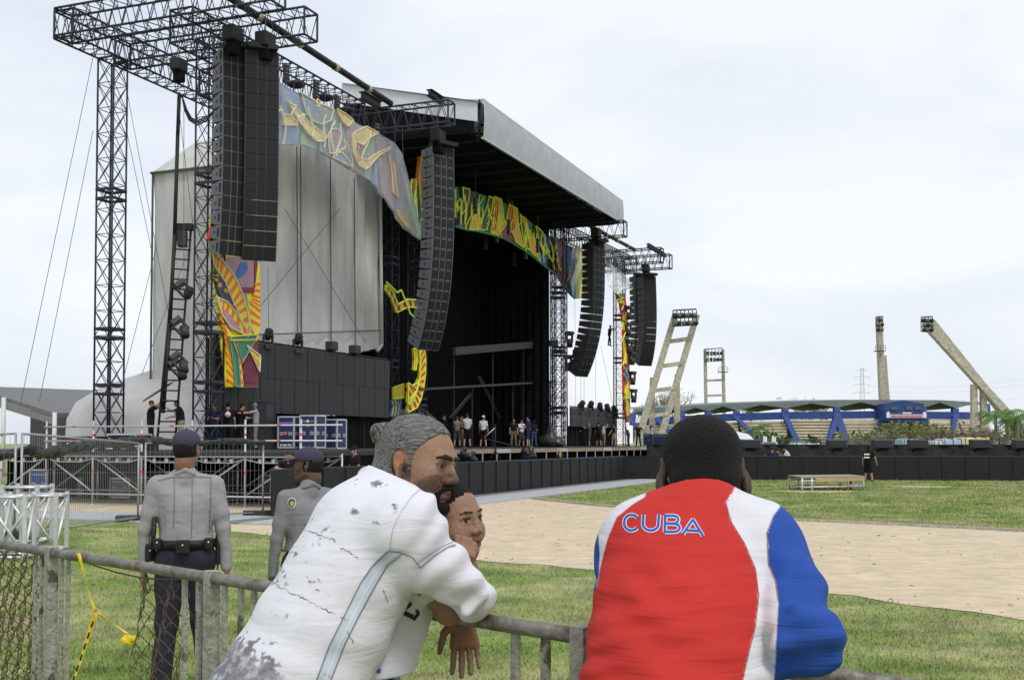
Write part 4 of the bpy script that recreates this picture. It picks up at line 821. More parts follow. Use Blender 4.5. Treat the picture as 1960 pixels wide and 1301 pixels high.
# floodlight masts
def mast(label, legs, rungs, rack, Y, wd, props=(), d2=0):
    t = thing('floodlight_mast', label, 'light mast', zg(at(legs[0][0][0], 850, Y), 0), 'stadium floodlight masts')
    for li, (a, b) in enumerate(legs):
        A, B = at(*a, Y + .37 * li), at(*b, Y + d2 + .37 * li); dr = (B - A).normalized(); sd = V((dr.z, 0, -dr.x)).normalized()
        A2 = A - dr * max(0, A.z / max(.1, dr.z) - 0) if dr.z > 0 else A
        MB().prism([A2 - sd * wd, A2 + sd * wd, B + sd * wd * .85, B - sd * wd * .85], (0, wd * 2.2, 0)).build('leg', M_con, t)
    for (a, b) in rungs:
        A, B = at(*a, Y + .55), at(*b, Y + .55); MB().obox((A + B) / 2, (B - A) / 2, V((0, .3, 0)), DZ * wd * .62).build('rung', M_con, t)
    for (a, b) in props:
        A, B = at(*a, Y + 2), zg(at(*b, Y + 2), 0); MB().prism([A + V((-wd * .7, 0, 0)), A + V((wd * .7, 0, 0)), B + V((wd, 0, 0)), B + V((-wd, 0, 0))], (0, wd * 1.6, 0)).build('prop', M_con, t)
    x0, y0, x1, y1, n, rows = rack; rk = MB()
    for r in range(rows + 1): rk.tube(at(x0, y0 + (y1 - y0) * r / rows, Y - .6), at(x1, y0 + (y1 - y0) * r / rows - (x1 - x0) * .06, Y - .6), .1, 5)
    for k in range(n + 1):
        x = x0 + (x1 - x0) * k / n; rk.tube(at(x, y0, Y - .6), at(x, y1, Y - .6), .07, 5)
    rk.build('lamp_rack', M_tr, t)
    for k in range(n):
        for r in range(rows):
            p = at(x0 + (x1 - x0) * (k + .5) / n, y0 + (y1 - y0) * (r + .5) / rows, Y - 1); MB().tube(p, p + V((rnd.uniform(-.2, .2), -.5, -.2)), .18, 7, .38).build('lamp', M_cab if (k + r) % 2 else M_cab2, t)
    return t
mast('tall leaning concrete floodlight mast like a ladder right of the stage', [((1219, 850), (1293, 602)), ((1261, 850), (1335, 602))], [((1277, 654), (1320, 648)), ((1263, 701), (1307, 695)), ((1249, 748), (1293, 742)), ((1235, 797), (1279, 791))], (1288, 594, 1333, 624, 6, 2), 150, .42, [((1249, 722), (1249, 830)), ((1297, 716), (1296, 830))])
mast('smaller upright floodlight mast behind the stadium canopy', [((1353, 850), (1350, 668)), ((1388, 850), (1384, 668))], [((1354, 728), (1385, 727)), ((1354, 757), (1385, 756)), ((1354, 785), (1386, 784))], (1349, 668, 1383, 692, 5, 2), 250, .35)
mast('narrow floodlight mast seen edge-on above the canopy', [((1695, 850), (1684, 606)), ((1704, 850), (1692, 680))], [], (1677, 606, 1690, 634, 2, 3), 235, .62)
mast('steeply leaning floodlight mast at the right end of the stadium', [((1985, 850), (1776, 622)), ((1972, 850), (1784, 614))], [], (1763, 607, 1785, 634, 3, 3), 170, .55, [((1866, 735), (1868, 830)), ((1884, 745), (1886, 830))], 3)
for i, (x, y, Y) in enumerate(((1683, 672, 234), (1383, 712, 249))):
    t = thing('mast_platform', 'small railed service platform on the ' + ('edge-on' if i == 0 else 'smaller upright') + ' floodlight mast', 'platform', at(x, y, Y)); o = MB(); c = at(x, y, Y)
    o.box(c, 2.0, 1.6, .12)
    for q in (-1, 0, 1): o.tube(c + V((q, -.8, 0)), c + V((q, -.8, 1.1)), .05, 4)
    o.tube(c + V((-1, -.8, 1.1)), c + V((1, -.8, 1.1)), .05, 4); o.tube(c + V((-1, -.8, .55)), c + V((1, -.8, .55)), .05, 4); o.build('cage', M_tr, t)
# power pylon
py_ = thing('power_pylon', 'distant lattice power pylon above the stadium canopy', 'pylon', zg(at(1651, 850, 620), 0)); o = MB(); c = lambda x, y: at(x, y, 620)
for sx in (-1, 1):
    o.tube(c(1651 + 6 * sx, 830), c(1650 + 2.5 * sx, 704), .16, 4)
for k in range(14):
    y0, y1 = 704 + k * 9, 713 + k * 9; w0, w1 = 2.5 + k * .26, 2.7 + k * .26; o.tube(c(1650 - w0, y0), c(1650 + w1, y1), .1, 4); o.tube(c(1650 + w0, y0), c(1650 - w1, y1), .1, 4)
for y, w_ in ((706, 8), (720, 15), (735, 16), (750, 15)):
    o.tube(c(1650 - w_, y + 2), c(1650, y), .14, 4); o.tube(c(1650, y), c(1650 + w_, y + 2), .14, 4); o.tube(c(1650 - w_, y + 2), c(1650 - w_, y + 5), .1, 4); o.tube(c(1650 + w_, y + 2), c(1650 + w_, y + 5), .1, 4)
o.build('lattice', mat('pylon_grey', (.45, .46, .48), .6), py_)
for i, (y0, y1, y2) in enumerate(((738, 741, 725), (748, 752, 735), (752, 760, 762))):
    o = MB(); o.path([at(1660 + 30 * k, y0 + (y2 - y0) * k / 10 + 9 * math.sin(math.pi * k / 10), 600) for k in range(11)], .045, 4); tag(o.build('power_line', mat('line_grey', (.4, .41, .43), .6)), ['upper', 'middle', 'lower'][i] + ' thin power line sagging across the sky at right', 'power line')
# trees -------------------------------------------------------------------------------------------
M_bark = mat('bare_bark', (.25, .21, .185), .9, var=.3, scale=2); M_leafg = mat('leaf_green', (.06, .12, .025), .7, var=.5, scale=3); M_palm = mat('palm_green', (.10, .20, .03), .6, var=.4, scale=2); M_leafy = mat('leaf_olive', (.17, .19, .06), .8, var=.4, scale=3)
def bare_tree(label, px, Y, h, spread, seed, leaves=0, name='bare_tree', lm=None, thin=1.0):
    r = random.Random(seed); base = zg(at(px, 850, Y), 0); t = thing(name, label, 'tree', base); tr, cw = MB(), MB(); tips = []
    def grow(p, d, ln, rad, dep):
        q = p + d * ln; (tr if dep == 0 else cw).tube(p, q, rad, 5 if dep < 2 else 3, rad * .7, cap=False)
        if dep >= 5: tips.append(q); return
        for k in range(3 if dep < 4 else 2):
            nd = (d + V((r.uniform(-1, 1) * spread, r.uniform(-1, 1) * spread * .7, r.uniform(-.25, .55)))).normalized(); grow(q, nd, ln * r.uniform(.62, .86), rad * .66, dep + 1)
    for k in range(2): grow(base + V((k * .5, 0, 0)), V((r.uniform(-.6, .6), 0, 1)).normalized(), h * .30, .17 * thin, 0)
    tr.build('trunk', M_bark, t); cw.build('crown', M_bark, t)
    if leaves:
        lf = MB()
        for k in range(leaves):
            p = tips[r.randrange(len(tips))] + V((r.gauss(0, .35), r.gauss(0, .35), r.gauss(0, .3))); a, b = V((r.uniform(-1, 1), r.uniform(-1, 1), r.uniform(-1, 1))) * .22, V((r.uniform(-1, 1), r.uniform(-1, 1), r.uniform(-.5, 1))) * .22
            lf.add([p, p + a, p + a + b, p + b], [(0, 1, 2, 3)])
        lf.build('foliage', lm or M_leafg, t)
    return t
for i, (x, Y, h, sp_, lv) in enumerate(((1662, 100, 3.3, 1.25, 0), (1715, 98, 3.6, 1.3, 260), (1765, 100, 3.6, 1.3, 150), (1812, 102, 3.5, 1.3, 0), (1858, 100, 3.6, 1.3, 60), (1915, 104, 3.8, 1.2, 0), (1952, 100, 3.8, 1.2, 100))):
    bare_tree('%s of the wide leafless grey trees in front of the stadium' % ['leftmost', 'second', 'third', 'fourth', 'fifth', 'sixth', 'rightmost'][i], x, Y, h, sp_, 20 + i, lv, lm=M_leafy)
for i, (x, Y, h) in enumerate(((1548, 260, 12), (1285, 250, 13), (1250, 255, 11), (1245, 262, 11))[:3]):
    bare_tree(['brownish bare tree rising behind the canopy middle', 'brownish tree behind the leaning ladder mast', 'small brownish tree left behind the leaning ladder mast'][i], x, Y, h, .9, 40 + i, 500, lm=mat('leaf_brown', (.28, .22, .12), .9, var=.3), thin=1.6)
def bush(label, px, py, Y, w_, h, n, seed, m=None):
    r = random.Random(seed); c = zg(at(px, 850, Y), 0); zt = at(px, py, Y).z; t = thing('bush', label, 'bush', c); lf = MB(); st_ = MB()
    for k in range(6): st_.tube(c, c + V((r.uniform(-w_, w_) * .4, 0, zt * .7)), .05, 4)
    st_.build('stems', M_bark, t)
    for k in range(n):
        a = r.random() * 6.28; q = r.random() ** .5; p = c + V((math.cos(a) * q * w_ * (1 + .3 * math.sin(3 * a)), math.sin(a) * q * w_ * .6, zt - h * (1 - r.random()) + (1 - q * q) * h * .4 - h * .2)); u, v = V((r.uniform(-1, 1), r.uniform(-1, 1), r.uniform(-1, 1))) * .28, V((r.uniform(-1, 1), r.uniform(-1, 1), r.uniform(-.6, 1))) * .28
        lf.add([p, p + u, p + u + v, p + v], [(0, 1, 2, 3)])
    lf.build('foliage', m or M_leafg, t)
for i, (x, y, w_, h) in enumerate(((1440, 838, 1.4, 1.8), (1468, 832, 1.6, 2.2), (1500, 842, 1.2, 1.4), (1554, 842, .7, 1.2), (1640, 830, 2.6, 2.4), (1690, 836, 2.4, 2.0), (1740, 812, 2.6, 1.0), (1850, 845, 1.6, 1.4), (1905, 842, 1.5, 1.6), (1320, 828, 1.5, 1.4))):
    bush('green bush %s' % ['right beside the dark short-haired head', 'under the small palm', 'by the white canopy roof', 'small, against the cream tiers', 'broad, under the leftmost leafless tree', 'beside the blue raking leg', 'olive, below the blue press box', 'left of the palms', 'at the foot of the palms', 'behind the leaning ladder mast'][i], x, y, 106, w_, h, 420, 60 + i, M_leafy if i in (4, 6) else M_leafg)
def palm(label, px, ytop, Y, seed, k=1.0):
    r = random.Random(seed); b = zg(at(px, 850, Y), 0); c = at(px, ytop, Y); t = thing('palm_tree', label, 'palm tree', b); MB().path([b, b.lerp(c, .5) + V((.1, 0, 0)), c], lambda i: .16 * k - .03 * i, 7).build('trunk', mat('palm_trunk', (.30, .30, .22), .9), t)
    fr = MB()
    for j in range(17):
        a = j * 2.4 + r.random(); el = r.uniform(-.1, 1.0); ln = r.uniform(1.5, 2.1) * k; pts = []
        for q in range(8): u = q / 7; pts.append(c + V((math.cos(a) * ln * u * math.cos(el * .6), math.sin(a) * ln * u * math.cos(el * .6), ln * (u * math.sin(el) - .75 * u * u))))
        for q in range(7):
            d = (pts[q + 1] - pts[q]); sd = d.cross(DZ).normalized()
            for sg in (-1, 1):
                for e_ in (0, .5): p = pts[q].lerp(pts[q + 1], e_); wl = .5 * k * math.sin(math.pi * (.12 + .8 * (q + e_) / 7)); fr.add([p, p + d * .35, p + sd * sg * wl + d * .5 - DZ * wl * .55], [(0, 1, 2)])
    fr.build('fronds', M_palm, t)
palm('small young palm in front of the cream tiers', 1452, 818, 104, 1, .8); palm('left one of the bright green palms at the right edge', 1905, 797, 96, 2, 1.05); palm('middle bright green palm near the right edge', 1926, 792, 97, 3, 1.15); palm('rightmost bright green palm cut by the frame edge', 1946, 798, 95, 4, 1.1); palm('palm crown far behind the stadium wall', 1436, 787, 230, 5, 1.6)
# things behind the catwalk -------------------------------------------------------------------------
def tarpbox(label, x0, x1, y0, y1, Y, m, name, cat, peak=0.0):
    a, b = at(x0, y1, Y), at(x1, y0, Y); c = V(((a.x + b.x) / 2, Y, 0)); t = thing(name, label, cat, c); w_ = b.x - a.x; n = 10; P = []
    prof = [(-.5, 0.), (-.5, a.z), (-.5, b.z * .9 + a.z * .1), (-.42, b.z), (.42, b.z), (.5, b.z * .9 + a.z * .1), (.5, 0.)]
    o = MB(); o.grid([[V((a.x + w_ * i / n, Y + q * 1.6, z + (.05 * math.sin(i * 2.1) if z > a.z else 0) + (peak * (1 - abs(2 * i / n - 1)) if z >= b.z * .89 else 0))) for q, z in prof] for i in range(n + 1)], False)
    o.add([V((a.x, Y + q * 1.6, z)) for q, z in prof], [tuple(range(7))]); o.add([V((b.x, Y + q * 1.6, z)) for q, z in prof], [tuple(range(7))]); o.build('cover', m, t)
    for i in (1, n // 2, n - 1): MB().path([V((a.x + w_ * i / n, Y + q * 1.63, z * 1.01)) for q, z in prof], .025, 4).build('strap', M_wire, t)
    return t
MW, ML, MYy = mat('cover_white', (.62, .66, .68), .6, bump=.3, bscale=4), mat('cover_sky', (.36, .52, .66), .6, bump=.3, bscale=4), mat('cover_yellow', (.66, .58, .20), .6, bump=.3, bscale=4)
tarpbox('yellow tarp-covered load behind the catwalk', 1834, 1884, 838, 852, 75, MYy, 'covered_load', 'load'); tarpbox('pale blue covered load left of the yellow one', 1796, 1835, 841, 852, 74, ML, 'covered_load', 'load'); tarpbox('whitish low covered load left of the pale blue one', 1778, 1798, 844, 852, 73.5, MW, 'covered_load', 'load')
tarpbox('pale blue portable cabin top behind the fourth wedge speaker', 1721, 1749, 841, 852, 76, ML, 'portable_cabin', 'cabin'); tarpbox('long white flat cart top behind the catwalk', 1514, 1562, 849, 853, 72, MW, 'flat_cart', 'cart'); tarpbox('grey blue flat stack behind the long white cart', 1517, 1544, 845.5, 849, 74, mat('cover_blue', (.12, .18, .36), .6), 'flat_stack', 'stack')
tr_ = thing('market_canopy', 'white sloping canopy roof beside the dark short-haired head', 'canopy', zg(at(1435, 850, 78), 0)); A = [at(1405, 836, 78), at(1450, 847, 78)]
MB().prism([A[0], A[1], A[1] - DZ * .25, A[0] - DZ * .5], (0, 3, .6)).build('roof', MW, tr_)
for x in (1412, 1424, 1436, 1447): MB().tube(at(x, 846, 78), zg(at(x, 850, 78), 0), .05, 5).build('post', M_alu, tr_)
ch = thing('stacked_stage_legs', 'white upturned frame with four posts behind the catwalk', 'frame', at(1475, 852, 73))
for x, y in ((1462, 834), (1466, 835), (1479, 834), (1483, 836)): MB().tube(at(x, y, 73), zg(at(x, 856, 73), .4), .07, 6).build('post', MW, ch)
MB().obox(at(1473, 849, 73), (.42, 0, 0), (0, .4, 0), (0, 0, .12)).build('frame', MW, ch); MB().obox(at(1474, 852, 72.6), (.35, 0, 0), (0, .03, 0), (0, 0, .2)).build('panel', M_cab, ch)
fn = thing('railing_fence', 'thin grey railing fence in front of the stadium bushes', 'fence', zg(at(1600, 850, 88), 0))
for i in range(90):
    x = 1450 + i * 3.4; MB().tube(zg(at(x, 850, 88), 0), zg(at(x, 850, 88), 2.15), .022, 4).build('bar', M_wire, fn)
MB().tube(zg(at(1450, 850, 88), 2.1), zg(at(1756, 850, 88), 2.1), .03, 4).build('rail', M_wire, fn)
lp = thing('street_lamp', 'tiny curved street lamp peeking above the canopy', 'lamp', zg(at(1494, 850, 300), 0)); MB().path([zg(at(1496, 850, 300), 0), at(1496, 765, 300), at(1494, 760, 300), at(1489, 761, 300)], .12, 5).build('post', M_alu, lp); MB().ball(at(1489, 762, 300), .5, .4, .25).build('lantern', M_alu, lp)
# grey shed roof far left --------------------------------------------------------------------------
sh = thing('open_shed', 'dark grey open shed roof at the left edge', 'shed', zg(at(40, 850, 62), 0)); A, B = at(-60, 738, 62), at(104, 790, 62)
q = MB(); q.prism([A, B, B - DZ * .25, A - DZ * .25], (4, 22, .6)); q.build('roof_sheet', mat('shed_grey', (.16, .165, .17), .7, var=.15, scale=2), sh)
for k in range(9):
    u = k / 8; a = A + V((0, 22 * u * .9, 0)); MB().obox((A + B) / 2 + V((4 * u, 21 * u, .6 * u)) - DZ * .45, (B - A) / 2, V((0, .12, 0)), DZ * .18).build('purlin', mat('shed_rib', (.22, .225, .23), .7), sh)
MB().box(V((-30, 86, 2.2)), 12, .2, 4.4).build('back_wall', mat('shed_dark', (.06, .06, .065), .8), sh)
for x in (6, 104): MB().tube(zg(at(x, 850, 61.8), 0), zg(at(x, 850, 61.8), at(x, 760 if x < 50 else 789, 61.8).z), .12, 7).build('post', mat('white_pvc', (.7, .7, .7), .5), sh)
# ------------------------------------------------------------------ bodies: one continuous surface grown from joints
def vnoise(P, sc_, seed=0):
    q = P * sc_ + seed * 17.3; i = np.floor(q).astype(np.int64); f = q - i; f = f * f * (3 - 2 * f); o = np.zeros(len(P))
    for c in range(8):
        d = np.array([c & 1, c >> 1 & 1, c >> 2 & 1]); n = (i + d) @ np.array([374761393, 668265263, 2147483647 // 7]); n = (n ^ (n >> 13)) * 1274126177; v = ((n ^ (n >> 16)) & 0xffff) / 65535.0
        wg = np.prod(np.where(d, f, 1 - f), axis=1); o += v * wg
    return o - .5
def pd(pr, P):
    if pr[0] == 'c':
        _, a, b, ra, rb = pr[:5]; a = np.array(a, float); ba = np.array(b, float) - a; pa = P - a
        h = np.clip(pa @ ba / max(1e-9, ba @ ba), 0, 1); return np.sqrt(((pa - h[:, None] * ba) ** 2).sum(1)) - (ra + (rb - ra) * h)
    _, c, r, Rm = pr[:4]; q = (P - np.array(c, float)) @ np.array(Rm, float); r = np.array(r, float)
    k0 = np.sqrt(((q / r) ** 2).sum(1)); k1 = np.sqrt(((q / (r * r)) ** 2).sum(1)) + 1e-9; return k0 * (k0 - 1) / k1
I3 = ((1, 0, 0), (0, 1, 0), (0, 0, 1))
def cap(a, b, ra, rb=None, k=.02, col=0, op='+'): return ('c', tuple(a), tuple(b), ra, ra if rb is None else rb, k, col, op)
def ell(c, r, rot=I3, k=.02, col=0, op='+'): return ('e', tuple(c), tuple(r), tuple(tuple(x) for x in rot), k, col, op)
def sdf_mesh(prims, vox, disp=None, clip=None):
    lo, hi = np.full(3, 1e9), np.full(3, -1e9); bxs = []
    for p in prims:
        if p[0] == 'c': a, b = np.array(p[1]), np.array(p[2]); l, h = np.minimum(a - p[3], b - p[4]), np.maximum(a + p[3], b + p[4])
        else: m = max(p[2]); l, h = np.array(p[1]) - m, np.array(p[1]) + m
        bxs.append((l, h))
        if p[-1] == '+': lo, hi = np.minimum(lo, l), np.maximum(hi, h)
    lo -= 3 * vox; hi += 3 * vox; n = np.ceil((hi - lo) / vox).astype(int) + 1; D = np.full(n, .2)
    ax = [lo[i] + vox * np.arange(n[i]) for i in range(3)]
    for p, (l, h) in zip(prims, bxs):
        k = p[-3]; mg = k * 1.2 + 3 * vox; i0 = np.clip(((l - mg - lo) / vox).astype(int), 0, n); i1 = np.clip(((h + mg - lo) / vox).astype(int) + 2, 0, n)
        if (i1 <= i0).any(): continue
        sl_ = tuple(slice(a, b) for a, b in zip(i0, i1)); G = np.stack(np.meshgrid(*[ax[q][sl_[q]] for q in range(3)], indexing='ij'), -1); d = pd(p, G.reshape(-1, 3)).reshape(G.shape[:3]); A = D[sl_]
        if p[-1] == '+': hh = np.maximum(k - np.abs(A - d), 0) / k; D[sl_] = np.minimum(A, d) - hh * hh * k * .25
        else: d = -d; hh = np.maximum(k - np.abs(A - d), 0) / k; D[sl_] = np.maximum(A, d) + hh * hh * k * .25
    def pts(idx): return np.stack([ax[q][idx[q]] for q in range(3)], -1)
    if clip is not None or disp is not None:
        idx = np.nonzero(np.abs(D) < .03); P_ = pts(idx)
        if disp is not None: D[idx] += disp(P_)
        if clip is not None: idx = np.nonzero(D < .05); D[idx] = np.maximum(D[idx], clip(pts(idx)))
    return surf(D, lo, vox)
def surf(D, lo, vox):
    s = D < 0; n = D.shape; cn = np.zeros([q - 1 for q in n], int); sh = [(i, j, k) for i in (0, 1) for j in (0, 1) for k in (0, 1)]
    for (i, j, k) in sh: cn += s[i:n[0] - 1 + i, j:n[1] - 1 + j, k:n[2] - 1 + k]
    act = np.nonzero((cn > 0) & (cn < 8)); ai = np.stack(act, 1); val = np.stack([D[act[0] + i, act[1] + j, act[2] + k] for (i, j, k) in sh], 1)
    acc = np.zeros((len(ai), 3)); ct = np.zeros(len(ai)); off = np.array(sh, float)
    for a in range(8):
        for b in range(a + 1, 8):
            if abs(off[a] - off[b]).sum() != 1: continue
            x = (val[:, a] < 0) != (val[:, b] < 0); t = np.where(x, val[:, a] / np.where(x, val[:, a] - val[:, b], 1), 0); acc += np.where(x[:, None], off[a] + t[:, None] * (off[b] - off[a]), 0); ct += x
    Vt = lo + vox * (ai + acc / ct[:, None]); ids = np.full(cn.shape, -1); ids[act] = np.arange(len(ai)); fs = []
    for q in range(3):
        u, v = (q + 1) % 3, (q + 2) % 3; a = [slice(0, n[i]) for i in range(3)]; b = list(a); a[q] = slice(0, n[q] - 1); b[q] = slice(1, n[q])
        e_ = np.stack(np.nonzero(s[tuple(a)] != s[tuple(b)]), 1); e_ = e_[(e_[:, u] > 0) & (e_[:, v] > 0) & (e_[:, u] < n[u] - 1) & (e_[:, v] < n[v] - 1)]
        if not len(e_): continue
        fl = s[tuple(e_.T)]; c = []
        for du, dv in ((-1, -1), (0, -1), (0, 0), (-1, 0)):
            w_ = e_.copy(); w_[:, u] += du; w_[:, v] += dv; c.append(ids[tuple(w_.T)])
        f = np.stack(c, 1); f[~fl] = f[~fl][:, ::-1]; fs.append(f)
    return Vt, np.concatenate(fs)
def np_mesh(name, Vt, Fq, parent, m, col=None):
    b = base_of(parent) if parent is not None else V((0, 0, 0)); me = bpy.data.meshes.new(name); me.vertices.add(len(Vt)); me.vertices.foreach_set('co', (Vt - np.array(b)).ravel())
    me.loops.add(Fq.size); me.loops.foreach_set('vertex_index', Fq.ravel().astype(np.int32)); me.polygons.add(len(Fq)); me.polygons.foreach_set('loop_start', (np.arange(len(Fq)) * 4).astype(np.int32))
    me.polygons.foreach_set('use_smooth', np.ones(len(Fq), bool)); me.update(calc_edges=True); me.validate()
    if col is not None:
        at_ = me.color_attributes.new('Col', 'FLOAT_COLOR', 'POINT'); c4 = np.ones((len(Vt), 4)); c4[:, :3] = col; at_.data.foreach_set('color', c4.ravel())
    return link(name, me, parent, m)
def near_col(prims, Vt, pal):
    best = np.full(len(Vt), 1e9); ci = np.zeros(len(Vt), int)
    for p in prims:
        if p[-1] != '+': continue
        d = pd(p, Vt); k = d < best; best[k] = d[k]; ci[k] = p[-2]
    return np.array(pal)[ci]
def join_meshes(parts):
    vs, fs, k = [], [], 0
    for v, f in parts: vs.append(v); fs.append(f + k); k += len(v)
    return np.concatenate(vs), np.concatenate(fs)
def pix(Pn):
    d = Pn - np.array(CAM); x = d[:, 0]; fw_ = d @ np.array(FW); up_ = d @ np.array(UPV); return PPX + F * x / fw_, PPY - F * up_ / fw_
def smooth01(a, b, x): u = np.clip((x - a) / (b - a), 0, 1); return u * u * (3 - 2 * u)
def frame(f, up):
    f = V(f).normalized(); up = V(up); l = up.cross(f).normalized(); u = f.cross(l); return Matrix((f, l, u)).transposed()
def head_prims(c, Rm, k=1.0, neck=None, nose=1.0, width=1.0, child=False):
    c = V(c); X = lambda x, y, z: c + Rm @ (V((x, y * width, z)) * k); rr = [tuple(r) for r in Rm]; E = lambda p, r, kk=.012, op='+': ell(X(*p), [q * k for q in r], rr, kk * k, 0, op); Cp = lambda a, b, ra, rb=None, kk=.01, op='+': cap(X(*a), X(*b), ra * k, (ra if rb is None else rb) * k, kk * k, 0, op)
    P = [E((-.012, 0, .028), (.098, .076, .084)), E((.028, 0, -.012), (.060, .060, .085), .03), E((.032, 0, -.066 + .010 * child), (.050, .049, .047), .03), Cp((.074, 0, -.100 + .010 * child), (.074, 0, -.100 + .010 * child), .020, kk=.03)]
    for s in (-1, 1):
        P += [Cp((.056, .040 * s, -.026 - .014 * child), (.056, .040 * s, -.026 - .014 * child), .023 + .006 * child, kk=.03), Cp((.000, .054 * s, -.068), (.045, .036 * s, -.098), .014, kk=.03)]
    P += [Cp((.080, -.030, .021), (.080, .030, .021), .0125 - .003 * child, kk=.014), Cp((.086, 0, .010), (.109 * nose, 0, -.030), .0080 - .002 * child, .0105 - .0015 * child, .010)]
    for s in (-1, 1): P += [Cp((.097, .012 * s, -.034), (.097, .012 * s, -.034), .0095, kk=.008)]
    for s in (-1, 1): P += [Cp((.102, .031 * s, .001), (.102, .031 * s, .001), .0175, kk=.012, op='-')]
    for s in (-1, 1): P += [Cp((.0735, .031 * s, .000), (.0735, .031 * s, .000), .0125, kk=.004), Cp((.084, .020 * s, .010), (.078, .044 * s, .007), .0045, kk=.006), Cp((.083, .020 * s, -.009), (.077, .043 * s, -.008), .004, kk=.006)]
    P += [Cp((.088, -.019, -.060), (.088, .019, -.060), .0068, kk=.006), Cp((.096, 0, -.060), (.096, 0, -.060), .0062, kk=.012), Cp((.087, -.016, -.073), (.087, .016, -.073), .0075, kk=.006), Cp((.095, 0, -.0662), (.10, 0, -.0662), .0022, kk=.004, op='-')]
    for s in (-1, 1):
        P += [ell(X(-.012, .0775 * s, -.006), [.018 * k, .0065 * k, .029 * k], [tuple(r) for r in (Rm @ Matrix.Rotation(-.25, 3, 'Y') @ Matrix.Rotation(.35 * s, 3, 'Z'))], .006 * k, 0, '+'), ell(X(-.009, .0855 * s, .002), [.010 * k, .006 * k, .016 * k], rr, .005 * k, 0, '-'), Cp((-.004, .074 * s, -.036), (-.004, .074 * s, -.036), .009, kk=.008)]
    P += [Cp((-.030, 0, -.050), (-.040, 0, -.095), .052, .052, .03)]
    if neck is not None: P += [cap(X(-.036, 0, -.085), neck, .054 * k, .062 * k, .03 * k)]
    return P
def local(Vt, c, Rm, k): return (Vt - np.array(c)) @ np.array(Rm) / k
def hand_prims(wr, d, n, th, L=.185, curl=(.3, .4, .3), spread=.16, tc=.5, fist=False, r=.0088):
    """wr wrist, d along the hand, n out of the back of the hand, th side of the thumb"""
    wr, d = V(wr), V(d).normalized(); n = (V(n) - d * V(n).dot(d)).normalized(); s = d.cross(n).normalized()
    if s.dot(V(th)) < 0: s = -s
    P = []; pl = L * .52; hs = L / .185; r = r * (.35 + .65 * hs)
    for q, w_ in ((.75, .0125), (.25, .0135), (-.25, .013), (-.7, .0115)): P.append(cap(wr + s * q * .016 * hs, wr + d * pl + s * q * .042 * hs, w_ * 1.15 * hs, w_ * hs, .012 * hs))
    ln = (.40, .46, .43, .34)
    for i, q in enumerate((.75, .25, -.25, -.75)):
        p = wr + d * pl + s * q * .040 * hs; a = spread * q; dd = (d * math.cos(a) + s * math.sin(a)).normalized(); fr = r * (1, 1.03, 1, .88)[i]; l = L * ln[i]; ang = 0
        for j, f in enumerate((.46, .30, .24)):
            ang += curl[j] * (1 + .12 * i); v = dd * math.cos(ang) - n * math.sin(ang); p2 = p + v * l * f; P.append(cap(p, p2, fr * (1 - .06 * j), fr * (.94 - .06 * j), .004)); p = p2
    p = wr + d * pl * .25 + s * .024 * hs; v = (d * .70 + s * .68 - n * .25).normalized(); p2 = p + v * L * .24; P.append(cap(p, p2, .014 * hs, .0105 * hs, .012 * hs)); v2 = (d * (.9 - tc * .3) + s * (.42 - tc * .7) - n * tc * .6).normalized(); p3 = p2 + v2 * L * .17; P.append(cap(p2, p3, .0105 * hs, .0095 * hs, .004)); P.append(cap(p3, p3 + (v2 * .8 + d * .2) * L * .13, .0095 * hs, .0075 * hs, .003))
    return P
def skin_mat(name, bump=.25): return mat(name, (.3, .2, .15), .48, var=.10, scale=14, bump=bump, bscale=160, vcol='Col', spec=.35)
def hair_mat(name, c1, c2, stretch=(4, 30, 30), sc_=3): return mat(name, c1, .5, var=.45, scale=sc_ * 5, bump=1.0, bscale=sc_ * 8, col2=c2, f2=(.38, .66), stretch=stretch, spec=.3)
def cloth(name, bump=.5, bs=60, var=.05, stretch=None, rough=.85): return mat(name, (.5, .5, .5), rough, var=var, scale=9, bump=bump, bscale=bs, vcol='Col', spec=.15, stretch=stretch)
SK = (.33, .175, .105)
# ------------------------------------------------------------------ foreground railing
RZ, RK = 1.40, 2.54                                   # rail height; the fence line is y = RK - x
RLX = lambda px: (lambda u: V((u * RK / (1 + u), RK / (1 + u), RZ)))((px - 980) / F)
M_rail = mat('rail_pipe', (.20, .19, .17), .5, .45, var=.35, scale=9, bump=.3, bscale=60, col2=(.115, .085, .065), f2=(.5, .62))
M_pick = mat('picket_paint', (.31, .30, .255), .75, .0, var=.25, scale=12, bump=.6, bscale=70, col2=(.10, .085, .07), f2=(.575, .63))
rl = thing('railing', 'worn grey steel pipe railing with flat pickets that the spectators lean on', 'railing', RLX(410) - DZ * 1.1)
fd = V((1, -1, 0)).normalized(); fnm = V((1, 1, 0)).normalized()
A, B = RLX(-160), RLX(2300)
MB().tube(A, B, .0175, 14).build('top_rail', M_rail, rl); MB().tube(A - DZ * .98, B - DZ * .98, .015, 8).build('bottom_rail', M_rail, rl)
